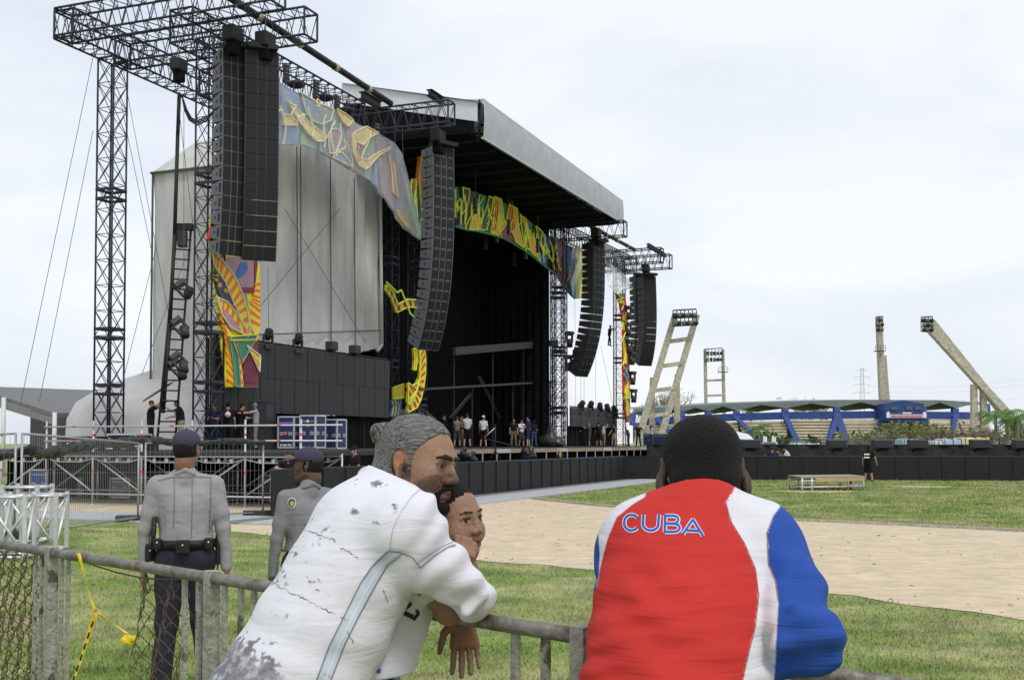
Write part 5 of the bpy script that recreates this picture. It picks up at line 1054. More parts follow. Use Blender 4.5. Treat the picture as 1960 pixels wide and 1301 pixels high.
for px, wd, nm in ((72, .020, 'picket'), (83, .016, 'picket'), (102, .038, 'post'), (122, .017, 'picket'), (134, .017, 'picket'), (357, .021, 'picket'), (383, .021, 'picket'), (408, .038, 'post'), (432, .020, 'picket'), (463, .020, 'picket'), (490, .020, 'picket'), (520, .02, 'picket'), (985, .022, 'picket'), (1043, .022, 'picket'), (1112, .038, 'post'), (1180, .022, 'picket'), (1260, .022, 'picket'), (1480, .022, 'picket'), (1700, .022, 'picket'), (1860, .038, 'post')):
    p = RLX(px); g0 = gz(p.x, p.y); dp = .006 if nm == 'picket' else .019; zt = p.z - (.012 if nm == 'picket' else -.022)
    o = MB(); lean = fd * rnd.uniform(-.004, .004); c = V((p.x, p.y, (zt + g0) / 2)); o.obox(c, fd * wd / 2 if nm == 'picket' else fd * wd / 2, fnm * dp, DZ * (zt - g0) / 2 + lean); bevel(o.build(nm, M_pick, rl), .002)
# torn chain-link netting
M_mesh = mat('rusty_netting', (.115, .085, .055), .8, .2, var=.3, scale=20)
def netting(label, px0, px1, ztop, zbot, dx, dz, sag, seed):
    r = random.Random(seed); a, b = RLX(px0), RLX(px1); t = thing('chain_link_netting', label, 'netting', a - DZ * 1.0); nn = max(3, int((b - a).length / dx)); rows = int((ztop - zbot) / dz); W_ = {}
    for j in range(rows + 1):
        for i in range(nn + 1):
            u = i / nn; z = ztop - j * dz - sag * math.sin(math.pi * u); W_[i, j] = a.lerp(b, min(1, max(0, u + .06 * math.sin(j * .35 + seed) * (u - .5)))) * 1.0 + fnm * (.012 + .02 * math.sin(j * .5 + i)) + V((r.uniform(-.004, .004), r.uniform(-.004, .004), 0)); W_[i, j].z = z + r.uniform(-.004, .004)
    o = MB()
    for j in range(rows):
        for i in range(nn + 1):
            if (i + j) % 2 == 0:
                for di in (-1, 1):
                    if (i + di, j + 1) in W_ and r.random() > .03: o.tube(W_[i, j], W_[i + di, j + 1], .0017, 4, cap=False)
            else:
                o.tube(W_[i, j], W_[i, j] , .001, 3, cap=False)
    for i in range(0, nn + 1):
        for j in range(1, rows): 
            if (i + j) % 2 == 0: o.tube(W_[i, j], W_[i, j] + V((0, 0, -dz * .55)), .0019, 4, cap=False)
    o.build('wire_mesh', M_mesh, t, 'stuff')
netting('tight rusty wire netting on the railing at the left edge', -120, 76, 1.375, .45, .0155, .021, 0, 1)
netting('torn rusty wire netting hanging in front of the standing policeman', 258, 352, 1.365, .55, .024, .03, .0, 2)
for k, px in enumerate((150, 250)):
    pass
hw_ = MB(); hw_.path([RLX(150 + 12 * k) - DZ * (.018 + .022 * math.sin(math.pi * k / 17)) + fnm * .02 for k in range(18)], .003, 5); tag(hw_.build('loose_wire', M_mesh), 'loose rusty wire sagging under the top rail', 'wire')
# yellow caution tape
M_tape = mat('caution_tape', (.78, .58, .02), .4, var=.1, scale=30, bump=.3, bscale=60); M_tapeb = mat('tape_print', (.03, .025, .02), .5)
tp = thing('caution_tape', 'twisted yellow caution tape tied to the rail and hanging to a knot', 'tape', RLX(150) - DZ * .02)
def ribbon(pts, w_, m, name, tw=0.0):
    pts = [V(p) for p in pts]; P = []
    for i, p in enumerate(pts):
        d = (pts[min(i + 1, len(pts) - 1)] - pts[max(i - 1, 0)]).normalized(); s_ = d.cross(V((0, -1, 0))).normalized(); a = tw * i; v = (s_ * math.cos(a) + V((0, 1, 0)) * math.sin(a)) * w_ / 2; P.append([p - v, p + v])
    o = MB().grid(P).build(name, m, tp); sm = o.modifiers.new('solid', 'SOLIDIFY'); sm.thickness = .0008; return o
Yt = 3.95
def crv(pts, n):
    o = []
    for i in range(n):
        u = i / (n - 1) * (len(pts) - 1); k = min(int(u), len(pts) - 2); f = u - k; o.append((pts[k][0] + (pts[k + 1][0] - pts[k][0]) * f, pts[k][1] + (pts[k + 1][1] - pts[k][1]) * f))
    return o
ribbon([at(x, y, Yt - .12) for x, y in crv([(150, 1058), (160, 1100), (172, 1140), (183, 1170)], 10)], .013, M_tape, 'strip', .25); ribbon([at(x, y, Yt - .1) for x, y in crv([(183, 1170), (205, 1185), (228, 1200), (247, 1215)], 9)], .009, M_tape, 'strip', .3)
ribbon([at(x, y, Yt - .1) for x, y in crv([(183, 1172), (172, 1205), (158, 1250), (140, 1305), (130, 1340)], 14)], .017, M_tape, 'strip', .1)
for k in range(6): ribbon([at(x, y, Yt - .106) for x, y in crv([(178 - 7 * k, 1188 + 21 * k), (174 - 7 * k, 1200 + 21 * k)], 3)], .006, M_tapeb, 'print')
kn = [cap(at(240, 1216, Yt - .1), at(258, 1222, Yt - .1), .005, .010, .008), cap(at(240, 1228, Yt - .1), at(262, 1219, Yt - .1), .008, .005, .008), cap(at(236, 1224, Yt - .1), at(250, 1232, Yt - .1), .01, .006, .008)]
vt, fq = sdf_mesh(kn, .004); np_mesh('knot', vt, fq, tp, M_tape)
# ------------------------------------------------------------------ man in the red, white and blue jersey (seen from behind)
def root(label, p): return thing('person', label, 'person', V((p.x, p.y, gz(p.x, p.y))))
p1 = root('man in red, white and blue jersey leaning on the railing with his back turned', at(1300, 1300, 1.85))
hc = at(1343, 896, 2.33); Rh = frame((.03, .95, -.30), (0, .3, 1)); hk = .92
nb = at(1342, 985, 2.26)
body = head_prims(hc, Rh, hk, nb, 1.0, 1.12) + [ell(hc + Rh @ V((-.012, .085 * s_, -.040)), (.013, .011, .030), [tuple(r) for r in Rh], .008) for s_ in (-1, 1)]; Vh, Fh = sdf_mesh([q for q in body], .0035)
core = [cap(nb + V((0, .02, 0)), at(1330, 1080, 2.22), .045, .08, .03), cap(at(1330, 1080, 2.2), at(1295, 1400, 2.02), .09, .10, .03), cap(at(1440, 1040, 2.18), at(1552, 1236, 2.0), .035, .03, .03), cap(at(1552, 1236, 2.0), at(1430, 1262, 2.13), .03, .025, .02), cap(at(1220, 1050, 2.22), at(1185, 1190, 2.42), .035, .03, .03), cap(at(1330, 1080, 2.2), at(1440, 1040, 2.18), .05, .035, .03), cap(at(1330, 1080, 2.2), at(1220, 1050, 2.22), .05, .035, .03)]
core += hand_prims(at(1428, 1262, 2.14), (-.7, .7, .1), (0, 0, 1), (0, 1, 0))
Vc, Fc = sdf_mesh(core, .006)
lo = local(Vh, hc, Rh, hk); colh = np.tile(np.array((.052, .029, .020)), (len(Vh), 1)); colh[lo[:, 1].__abs__() > .073] = (.060, .033, .024)
Va, Fa = join_meshes([(Vh, Fh), (Vc, Fc)]); ca = np.concatenate([colh, np.tile(np.array((.052, .029, .020)), (len(Vc), 1))])
np_mesh('body', Va, Fa, p1, skin_mat('skin_dark'), ca)
hp = [ell(hc + Rh @ (V((-.012, 0, .028)) * hk), [.1055 * hk, .0880 * hk, .086 * hk], [tuple(r) for r in Rh], .01), cap(hc + Rh @ (V((-.05, -.02, -.045)) * hk), hc + Rh @ (V((-.05, .02, -.045)) * hk), .054 * hk, None, .03)]
def clip_hair1(P):
    l = local(P, hc, Rh, hk); fr = l[:, 0] - np.interp(l[:, 2], [-.1, -.04, 0, .05, .1], [-.03, -.03, .02, .05, .08]); ns = -.092 - l[:, 2] + .02 * np.abs(l[:, 1]) / .05; return np.maximum(fr, ns) * hk
vt, fq = sdf_mesh(hp, .0038, lambda P: .0020 * vnoise(P, 150) + .0018 * vnoise(P, 330, 2), clip_hair1); np_mesh('hair', vt, fq, p1, mat('hair_black', (.008, .007, .007), .8, var=.5, scale=90, bump=.5, bscale=260, spec=.25))
sh_ = [ell(at(1325, 1075, 2.20), (.176, .115, .14), k=.05), ell(at(1310, 1190, 2.12), (.172, .12, .17), k=.06), ell(at(1297, 1330, 2.03), (.172, .12, .19), k=.06), cap(at(1295, 1420, 1.98), at(1290, 1480, 1.93), .14, .14, .06),
       cap(at(1343, 978, 2.225), at(1222, 1020, 2.21), .054, .062, .04), cap(at(1343, 978, 2.225), at(1455, 1022, 2.19), .054, .066, .04), cap(at(1338, 990, 2.2), at(1335, 960, 2.235), .064, .0665, .03),
       cap(at(1484, 1060, 2.15), at(1550, 1224, 2.01), .061, .048, .04, 1), cap(at(1553, 1238, 2.0), at(1440, 1256, 2.12), .047, .042, .03, 1), cap(at(1202, 1066, 2.22), at(1225, 1190, 2.42), .055, .045, .04, 1), cap(at(1225, 1200, 2.40), at(1290, 1235, 2.28), .042, .038, .03, 1)]
for (x0, y0, x1, y1, Yq, r) in ((1535, 1176, 1578, 1196, 1.968, .022), (1495, 1190, 1535, 1213, 2.0, .022), (1512, 1100, 1552, 1126, 2.07, .028), (1495, 1228, 1578, 1216, 1.957, .020), (1570, 1192, 1588, 1235, 1.985, .026), (1500, 1135, 1545, 1160, 2.03, .024)): sh_.append(cap(at(x0, y0, Yq), at(x1, y1, Yq), r, r * .8, .03, 1))
def fold1(P):
    x, y = pix(P); w_ = np.sin((y + .12 * (x - 1300) + 14 * vnoise(P, 9, 4)) / 7.5) * (.35 + vnoise(P, 14, 3)) * .0035; w_ += .0028 * np.sin((y * .9 - .45 * x) / 16 + 5 * vnoise(P, 7)) ; return w_ * np.clip((y - 990) / 120, .15, 1) + .004 * vnoise(P, 16, 5)
vt, fq = sdf_mesh(sh_, .0036, fold1, lambda P: np.maximum(P[:, 2] * 0 - 1, (np.array(P) - np.array(at(1338, 952, 2.24))) @ np.array(V((0, .55, .8)).normalized())))
X, Y_ = pix(vt)
red = np.array((.50, .032, .028)); wht = np.array((.66, .66, .70)); blu = np.array((.022, .072, .33)); cc = np.tile(red, (len(vt), 1))
wr_ = np.interp(Y_, [950, 962, 1000, 1040, 1090, 1140, 1200, 1260, 1301, 1420], [1388, 1390, 1400, 1425, 1446, 1452, 1445, 1430, 1422, 1400]); br_ = np.interp(Y_, [960, 985, 1020, 1080, 1110, 1150, 1220, 1300, 1420], [1500, 1481, 1468, 1471, 1484, 1490, 1486, 1482, 1478])
wl_ = np.interp(Y_, [950, 965, 990, 1030, 1080, 1120, 1150, 1160], [1235, 1210, 1180, 1163, 1150, 1143, 1120, 1000]); bl_ = np.interp(Y_, [990, 1020, 1060, 1100, 1130, 1140], [1140, 1145, 1148, 1146, 1140, 1000])
fz = lambda d, w_=1.2: smooth01(-w_, w_, d)[:, None]
col_near = Y_ < 962 - .0 * X
cc = cc * (1 - fz(X - wr_)) + wht * fz(X - wr_); cc = cc * (1 - fz(wl_ - X)) + wht * fz(wl_ - X); cc = cc * (1 - fz(X - br_)) + blu * fz(X - br_); cc = cc * (1 - fz(bl_ - X)) + blu * fz(bl_ - X)
d_ = np.array([vt - np.array(at(1340, 975, 2.22))]).squeeze(); ck = np.sqrt((d_ ** 2).sum(1)); kcol = (Y_ < 962) & (X > 1268) & (X < np.interp(Y_, [930, 962], [1408, 1389])); cc[kcol] = red
jersey = np_mesh('jersey', vt, fq, p1, mat('jersey_knit', (.5, .5, .5), .8, var=.03, scale=9, bump=.12, bscale=420, vcol='Col', spec=.2, fold=(4, 4, 48, .006, (0, .12, 0))), cc)
bvh1 = BVHTree.FromPolygons([V(q) for q in vt], [tuple(int(i) for i in f) for f in fq])
def onto(bvh, px, py, off):
    d = ray(px, py).normalized(); h = bvh.ray_cast(CAM, d); return (h[0] + h[1] * off * (1 if h[1].dot(d) < 0 else -1)) if h[0] is not None else None
def decal(bvh, pts, w_, m, name, par, off, closed=False, n=None):
    """ribbon of width w_ pixels laid on the cloth along pixel path pts"""
    n = n or max(4, int(sum(math.dist(a, b) for a, b in zip(pts, pts[1:])) / 2.5)); q = crv(pts, n); L_, R_ = [], []
    for i, (x, y) in enumerate(q):
        a, b = q[max(0, i - 1)], q[min(n - 1, i + 1)]; dx, dy = b[0] - a[0], b[1] - a[1]; l = math.hypot(dx, dy) or 1; hw2 = w_ / 2 if not callable(w_) else w_(i / (n - 1)) / 2; nx, ny = -dy / l * hw2, dx / l * hw2
        A_, B_ = onto(bvh, x - nx, y - ny, off), onto(bvh, x + nx, y + ny, off)
        if A_ is None or B_ is None: continue
        L_.append(A_); R_.append(B_)
    if len(L_) < 2: return None
    return MB().grid([L_, R_]).build(name, m, par)
M_lw, M_lb = mat('letter_white', (.78, .78, .82), .8), mat('letter_blue', (.03, .10, .42), .8)
def arc(cx, cy, rx, ry, a0, a1, n=14): return [(cx + rx * math.cos(R(a0 + (a1 - a0) * i / n)), cy + ry * math.sin(R(a0 + (a1 - a0) * i / n))) for i in range(n + 1)]
GL = [('C', (1194, 984, 1222, 1017, .06), [arc(.55, .5, .5, .46, -40, -320)]), ('U', (1230, 985, 1262, 1017, .03), [[(.06, 0), (.04, .55)] + arc(.5, .58, .46, .38, 180, 0) + [(.96, .5), (1, 0)]]), ('B', (1272, 987, 1302, 1019, .02), [[(.06, 0), (.02, 1)], [(.06, .02), (.55, .02)] + arc(.58, .25, .3, .23, -90, 90) + [(.05, .48)], [(.05, .48), (.6, .5)] + arc(.62, .74, .34, .24, -90, 90) + [(.03, .98)]]), ('A', (1307, 995, 1345, 1026, .02), [[(0, .90), (.5, -.02), (1, 1.0)], [(.2, .66), (.82, .70)]])]
for nm, (x0, y0, x1, y1, sl_), strokes in GL:
    for m_, w_, off in ((M_lw, 8.0, .0012), (M_lb, 4.8, .0020)):
        for st_ in strokes: decal(bvh1, [(x0 + (x1 - x0) * u, y0 + (y1 - y0) * v) for u, v in st_], w_, m_, 'letter_' + nm.lower() if m_ is M_lb else 'letter_outline', jersey, off)
for pts in ([(1388, 962), (1400, 1000), (1425, 1040), (1446, 1090), (1452, 1140), (1445, 1200), (1430, 1260), (1421, 1300)], [(1481, 986), (1468, 1020), (1471, 1080), (1484, 1110), (1490, 1150)]): decal(bvh1, pts, 1.3, mat('seam_thread', (.45, .08, .10), .9), 'seam', jersey, .0012)
tr1 = [cap(at(1245, 1500, 1.93), V((at(1240, 1500, 1.93).x, 1.75, .36)), .1, .065, .03), cap(at(1345, 1500, 1.93), V((at(1350, 1500, 1.93).x, 1.82, .36)), .1, .065, .03), cap(at(1295, 1470, 1.94), at(1295, 1500, 1.93), .15, .14, .05)]
vt, fq = sdf_mesh(tr1, .015); np_mesh('trousers', vt, fq, p1, mat('denim', (.03, .04, .08), .9))
# ------------------------------------------------------------------ bearded man in the spattered white shirt
p2 = root('bearded man with grey hair bun in paint-spattered white shirt leaning over a child', at(520, 1390, 2.5))
hc2 = at(800, 886, 2.66); Rh2 = frame((.90, -.42, -.11), (.08, .06, 1)); k2 = .93; nb2 = at(728, 968, 2.64)
sk2 = head_prims(hc2, Rh2, k2, nb2, 1.0); Vh, Fh = sdf_mesh(sk2, .0028); lo = local(Vh, hc2, Rh2, k2)
base = np.array((.285, .158, .102)); colh = np.tile(base, (len(Vh), 1))
xb, yb_, zb_ = lo.T; jaw = smooth01(-.040, -.058, zb_ - .55 * (xb - .03)) * smooth01(-.02, .012, xb) * (1 - .75 * smooth01(.0, .03, -(zb_ + .10)) * (xb < .03))
mou = ((zb_ < -.044) & (zb_ > -.0590) & (xb > .072) & (np.abs(yb_) < .033)).astype(float); gt = ((zb_ < -.076) & (xb > .056)).astype(float); side = ((xb > -.003) & (xb < .022) & (zb_ < -.005) & (zb_ > -.06) & (np.abs(yb_) > .045)).astype(float)
f_ = np.clip(jaw * .8 + mou * 1.2 + gt * 1.2 + side * .75, 0, .97) * (.78 + .5 * vnoise(Vh, 420)); f_ = np.clip(f_, 0, .96)[:, None]
lip = ((zb_ < -.060) & (zb_ > -.075) & (np.abs(yb_) < .021) & (xb > .085)); colh[lip] = (.19, .085, .062); f_[lip] *= .25
colh = colh * (1 - f_) + np.array((.022, .018, .016)) * f_
eye = (np.abs(np.sqrt((xb - .0735) ** 2 + (np.abs(yb_) - .031) ** 2 + zb_ ** 2) - .0125) < .0016) & (np.abs(zb_) < .0062) & (xb > .078); colh[eye] = (.22, .18, .155); irs = eye & ((np.abs(yb_) - .031) ** 2 + zb_ ** 2 < .0078 ** 2); colh[irs] = (.02, .012, .01)
lid = (~eye) & (np.sqrt((xb - .078) ** 2 + (np.abs(yb_) - .031) ** 2 + zb_ ** 2) < .019) & (xb > .07); colh[lid] *= .60
ear_ = np.abs(yb_) > .073; colh[ear_] *= (1.15, .95, .9)
wr2 = at(886, 1168, 2.74); hd2 = hand_prims(wr2, (.06, .12, -1), (0, .6, .15), (-1, 0, 0), .160, (.16, .24, .20), .16, .2, r=.0082)
Vd, Fd = sdf_mesh(hd2 + [cap(at(902, 1150, 2.58), wr2, .034, .026, .02)], .0028); colD = np.tile(np.array((.185, .092, .06)), (len(Vd), 1)); zt_ = Vd[:, 2]; colD[zt_ < at(890, 1250, 2.76).z] = (.22, .12, .09)
co2 = [cap(nb2, at(700, 1030, 2.6), .05, .1, .03), cap(at(700, 1030, 2.6), at(520, 1390, 2.52), .1, .1, .03), cap(at(700, 1030, 2.6), at(790, 1010, 2.5), .08, .05, .03), cap(at(785, 1020, 2.5), at(904, 1146, 2.565), .04, .03, .02)]
Vc, Fc = sdf_mesh(co2, .006); Va, Fa = join_meshes([(Vh, Fh), (Vd, Fd), (Vc, Fc)]); np_mesh('body', Va, Fa, p2, skin_mat('skin_brown'), np.concatenate([colh, colD, np.tile(base, (len(Vc), 1))]))
hp = [ell(hc2 + Rh2 @ (V((-.014, 0, .030)) * k2), [.1045 * k2, .0825 * k2, .0915 * k2], [tuple(r) for r in Rh2], .01), cap(hc2 + Rh2 @ (V((-.055, -.03, -.03)) * k2), hc2 + Rh2 @ (V((-.055, .03, -.03)) * k2), .050 * k2, None, .02), cap(hc2 + Rh2 @ (V((.008, .066, -.01)) * k2), hc2 + Rh2 @ (V((.018, .058, -.04)) * k2), .012 * k2, .006, .012), cap(hc2 + Rh2 @ (V((.008, -.066, -.01)) * k2), hc2 + Rh2 @ (V((.018, -.058, -.04)) * k2), .012 * k2, .006, .012)]
def clip2(P):
    l = local(P, hc2, Rh2, k2); fr = l[:, 0] - np.interp(l[:, 2], [-.1, -.06, -.045, -.03, 0., .03, .06, .09, .12], [-.055, -.045, -.02, .014, .022, .030, .052, .074, .085]) - .010 * vnoise(P, 55) - .006 * vnoise(P, 200, 2); er = np.sqrt(((l[:, 0] + .008) / .024) ** 2 + ((l[:, 2] + .006) / .036) ** 2); er = np.where(np.abs(l[:, 1]) > .05, (1 - er) * .02, -1); return np.maximum(np.maximum(fr, er), -.088 - l[:, 2]) * k2
M_hg = mat('hair_grey', (.022, .021, .021), .5, var=.35, scale=8, bump=.45, bscale=9, col2=(.25, .245, .24), f2=(.36, .66), stretch=(1.6, 38, 42), spec=.3)
def hdisp(P): l = local(P, hc2, Rh2, 1); return .0022 * vnoise(l * np.array((.25, 1, 1)), 140) + .0012 * vnoise(l * np.array((.2, 1, 1)), 330, 3)
vt, fq = sdf_mesh(hp, .0028, hdisp, clip2)
l = local(vt, hc2, Rh2, 1); st_ = vnoise(l * np.array((.06, 1, 1)), 420, 5) + .5 * vnoise(l * np.array((.06, 1, 1)), 700, 6) + .5 * vnoise(l, 25, 1); g_ = smooth01(-.25, .55, st_)[:, None]; hcol = np.array((.022, .020, .020)) * (1 - g_) + np.array((.23, .225, .22)) * g_
M_hv = mat('hair_grey_strands', (.1, .1, .1), .5, var=.2, scale=60, bump=.5, bscale=300, vcol='Col', spec=.3)
np_mesh('hair', vt, fq, p2, M_hg, hcol)
bc = at(733, 831, 2.68); bp_ = [cap(bc, bc + V((.012, 0, .004)), .027, .024, .01), cap(bc + V((-.012, -.01, .008)), bc + V((.0, .01, -.014)), .017, .015, .006), cap(bc + V((-.008, -.012, -.012)), bc + V((.02, -.008, .012)), .014, .012, .005), cap(bc, hc2 + Rh2 @ V((-.09, 0, .03)), .018, .018, .01)]
vt, fq = sdf_mesh(bp_, .0025, lambda P: .0035 * vnoise(P * np.array((1, 1, .5)), 170) + .003 * vnoise(P, 60)); g_ = smooth01(-.4, .5, vnoise(vt * np.array((1, 1, .3)), 240) * 1.4 + .3 * vnoise(vt, 60))[:, None]; np_mesh('hair_bun', vt, fq, p2, M_hv, np.array((.03, .025, .022)) * (1 - g_) + np.array((.26, .235, .21)) * g_)
X2 = lambda x, y, z: hc2 + Rh2 @ (V((x, y, z)) * k2)
bd = []
for s_ in (-1, 1): bd += [cap(X2(.0985, .003 * s_, -.0500), X2(.092, .020 * s_, -.0555), .0055, .0050, .006), cap(X2(.092, .020 * s_, -.0555), X2(.082, .029 * s_, -.0700), .0048, .0035, .006), cap(X2(.082, .029 * s_, -.0700), X2(.078, .022 * s_, -.094), .0045, .007, .008)]
bd += [cap(X2(.084, -.010, -.100), X2(.084, .010, -.100), .0145, .0145, .010), cap(X2(.078, 0, -.112), X2(.070, 0, -.118), .014, .012, .010), cap(X2(.0935, 0, -.0825), X2(.0935, 0, -.086), .004, .005, .005)]
vt, fq = sdf_mesh(bd, .0022, lambda P: .0025 * vnoise(P, 330) + .0015 * vnoise(P, 600, 2)); np_mesh('beard', vt, fq, p2, mat('beard_black', (.014, .012, .011), .75, var=.5, scale=90, bump=.8, bscale=320, spec=.2))
fl = MB(); r_ = random.Random(8)
for k in range(46):
    a = V((r_.uniform(-.09, .05), r_.uniform(-.05, .05), .118)); a = a.normalized() * (.103 + .004 * r_.random()); q = hc2 + Rh2 @ (V((a.x - .01, a.y, a.z * .86 + .03)) * k2); d = Rh2 @ V((-1, r_.uniform(-.4, .4), r_.uniform(.1, .8))); fl.path([q, q + d * .012, q + d * .022 + V((0, 0, r_.uniform(-.006, .004)))], .0005, 3)
fl.build('flyaway_hair', M_hg, p2, 'stuff')
for s_ in (-1, 1):
    eb = [cap(hc2 + Rh2 @ (V((.0955, .010 * s_, .0205)) * k2), hc2 + Rh2 @ (V((.0915, .033 * s_, .0235)) * k2), .0052, .0052, .003), cap(hc2 + Rh2 @ (V((.0915, .033 * s_, .0235)) * k2), hc2 + Rh2 @ (V((.077, .049 * s_, .019)) * k2), .0050, .0022, .003)]
    vt, fq = sdf_mesh(eb, .0018, lambda P: .0012 * vnoise(P, 500)); np_mesh('eyebrow', vt, fq, p2, mat('brow_black', (.012, .010, .009), .8))
wsh = [cap(at(704, 1032, 2.56), at(520, 1390, 2.48), .134, .160, .06), cap(at(715, 1035, 2.70), at(560, 1390, 2.64), .11, .14, .06), cap(at(676, 1000, 2.61), at(724, 962, 2.64), .076, .066, .05), cap(at(726, 958, 2.65), at(738, 936, 2.655), .063, .061, .03), cap(at(735, 956, 2.62), at(774, 1004, 2.5), .056, .080, .05),
       cap(at(770, 1014, 2.485), at(846, 1090, 2.53), .084, .051, .04, 1), cap(at(846, 1090, 2.53), at(908, 1146, 2.56), .050, .040, .03, 2), cap(at(908, 1144, 2.56), at(884, 1162, 2.715), .042, .034, .02, 2), cap(at(790, 1080, 2.48), at(850, 1090, 2.5), .05, .055, .04, 1), cap(at(735, 1000, 2.8), at(845, 1140, 2.92), .075, .045, .04, 2), cap(at(520, 1390, 2.48), at(500, 1430, 2.46), .152, .15, .05)]
cl2 = [(690, 922, 2.68), (700, 908, 2.65), (716, 902, 2.615), (738, 908, 2.595), (760, 924, 2.59), (780, 944, 2.60)]
for q0, q1 in zip(cl2, cl2[1:]): wsh.append(cap(at(*q0), at(*q1), .0125, .0125, .014))
for (x0, y0, x1, y1, r) in ((892, 1100, 855, 1130, .020), (906, 1118, 872, 1150, .019), (916, 1134, 892, 1164, .018), (872, 1090, 836, 1118, .017)): wsh.append(cap(at(x0, y0, 2.50), at(x1, y1, 2.50), r, r * .8, .018, 2))
def fold2(P):
    x, y = pix(P); u = (x * .91 + y * .42) ; v = (-x * .42 + y * .91); w_ = .005 * np.sin((v + 22 * vnoise(P, 7, 3)) / 17) * (.4 + vnoise(P, 6, 1)); ar = smooth01(780, 830, x); w_ += ar * .007 * np.sin((x * .70 + y * .72 + 16 * vnoise(P, 12, 3)) / 8.5) * (.55 + vnoise(P, 13, 7)); return w_ + .007 * vnoise(P, 8, 5) + .003 * vnoise(P, 24, 6)
vt, fq = sdf_mesh(wsh, .0042, fold2, lambda P: (P - np.array(at(726, 900, 2.64))) @ np.array(V((.42, .12, .90)).normalized()))
X, Y_ = pix(vt); cw = np.array((.70, .705, .76)); cc = np.tile(cw, (len(vt), 1))
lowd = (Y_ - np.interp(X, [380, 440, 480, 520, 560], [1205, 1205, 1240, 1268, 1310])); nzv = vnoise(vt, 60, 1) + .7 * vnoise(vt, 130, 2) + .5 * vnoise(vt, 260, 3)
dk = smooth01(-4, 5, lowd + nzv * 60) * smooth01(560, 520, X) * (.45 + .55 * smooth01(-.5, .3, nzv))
sp_ = np.zeros(len(vt))
for (bx_, by_, rx, ry, th_) in ((452, 1166, 32, 26, .30), (528, 1100, 40, 24, .34), (545, 1170, 28, 12, .40), (515, 1240, 34, 13, .36), (678, 978, 12, 7, .30), (726, 925, 22, 8, .36), (754, 967, 8, 16, .30), (682, 920, 6, 13, .34), (610, 1120, 46, 24, .46), (560, 1050, 60, 30, .52), (730, 1005, 24, 12, .48), (430, 1290, 50, 20, .25), (600, 1010, 40, 24, .50)):
    e_ = ((X - bx_) / rx) ** 2 + ((Y_ - by_) / ry) ** 2; sp_ = np.maximum(sp_, (1 - np.clip(e_, 0, 1)) ** .3 * smooth01(th_ - .20, th_ - .08, nzv + .1 * (1 - e_)))
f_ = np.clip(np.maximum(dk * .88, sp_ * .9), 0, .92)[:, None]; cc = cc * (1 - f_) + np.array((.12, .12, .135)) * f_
shirt2 = np_mesh('shirt', vt, fq, p2, mat('shirt_cotton', (.5, .5, .5), .88, var=.03, scale=9, bump=.10, bscale=300, vcol='Col', spec=.12, fold=(7, 7, 24, .006, (0, .6, 0))), cc)
bvh2 = BVHTree.FromPolygons([V(q) for q in vt], [tuple(int(i) for i in f) for f in fq])
M_th, M_pl = mat('grey_thread', (.20, .22, .25), .9), mat('pale_blue_panel', (.56, .63, .72), .9)
sL = [(744, 1053), (712, 1083), (690, 1115), (660, 1175), (630, 1235), (605, 1301)]; sR = [(770, 1058), (742, 1080), (722, 1112), (690, 1170), (660, 1230), (632, 1301)]
mid = [((a[0] + b[0]) / 2, (a[1] + b[1]) / 2) for a, b in zip(sL, sR)]
decal(bvh2, mid, 23, M_pl, 'side_panel', shirt2, .0015); decal(bvh2, [(x + 3, y) for x, y in mid], 4, mat('panel_light', (.68, .72, .78), .9), 'panel_stripe', shirt2, .0024)
for pts, w_ in ((sL, 2.4), (sR, 2.4), ([(744, 1053), (768, 1056), (790, 1066), (803, 1084)], 2.4), ([(803, 1086), (830, 1062), (855, 1048), (872, 1044)], 2.2), ([(796, 1078), (826, 1056), (850, 1042), (868, 1038)], 1.4)): decal(bvh2, pts, w_, M_th, 'seam', shirt2, .0034)
decal(bvh2, [(812, 930), (790, 948), (768, 978), (752, 1012), (746, 1050)], 1.3, mat('armhole_seam', (.46, .47, .51), .9), 'seam', shirt2, .0016)
M_cr = mat('paint_crack', (.17, .17, .20), .9)
for pts in ([(562, 1005), (590, 1014), (620, 1026), (645, 1036)], [(652, 1048), (670, 1058), (686, 1066)], [(508, 1105), (540, 1125), (570, 1140), (600, 1155), (640, 1175)], [(733, 1128), (738, 1140), (741, 1150)], [(652, 1180), (662, 1188)], [(662, 1204), (672, 1222), (676, 1228)], [(620, 1288), (632, 1296)]):
    r_ = random.Random(int(pts[0][0])); q = crv(pts, len(pts) * 6); decal(bvh2, [(x + r_.uniform(-2, 2), y + r_.uniform(-2.5, 2.5)) for x, y in q], lambda u: .5 + 1.5 * abs(math.sin(u * 19) * math.sin(u * 7 + 1)), M_cr, 'crack', shirt2, .0016)
tr2 = [cap(at(500, 1440, 2.46), V((-.62, 2.30, .36)), .125, .07, .05), cap(at(560, 1440, 2.62), V((-.42, 2.46, .36)), .125, .07, .05)]; vt, fq = sdf_mesh(tr2, .015); np_mesh('trousers', vt, fq, p2, mat('denim', (.03, .04, .08), .9))
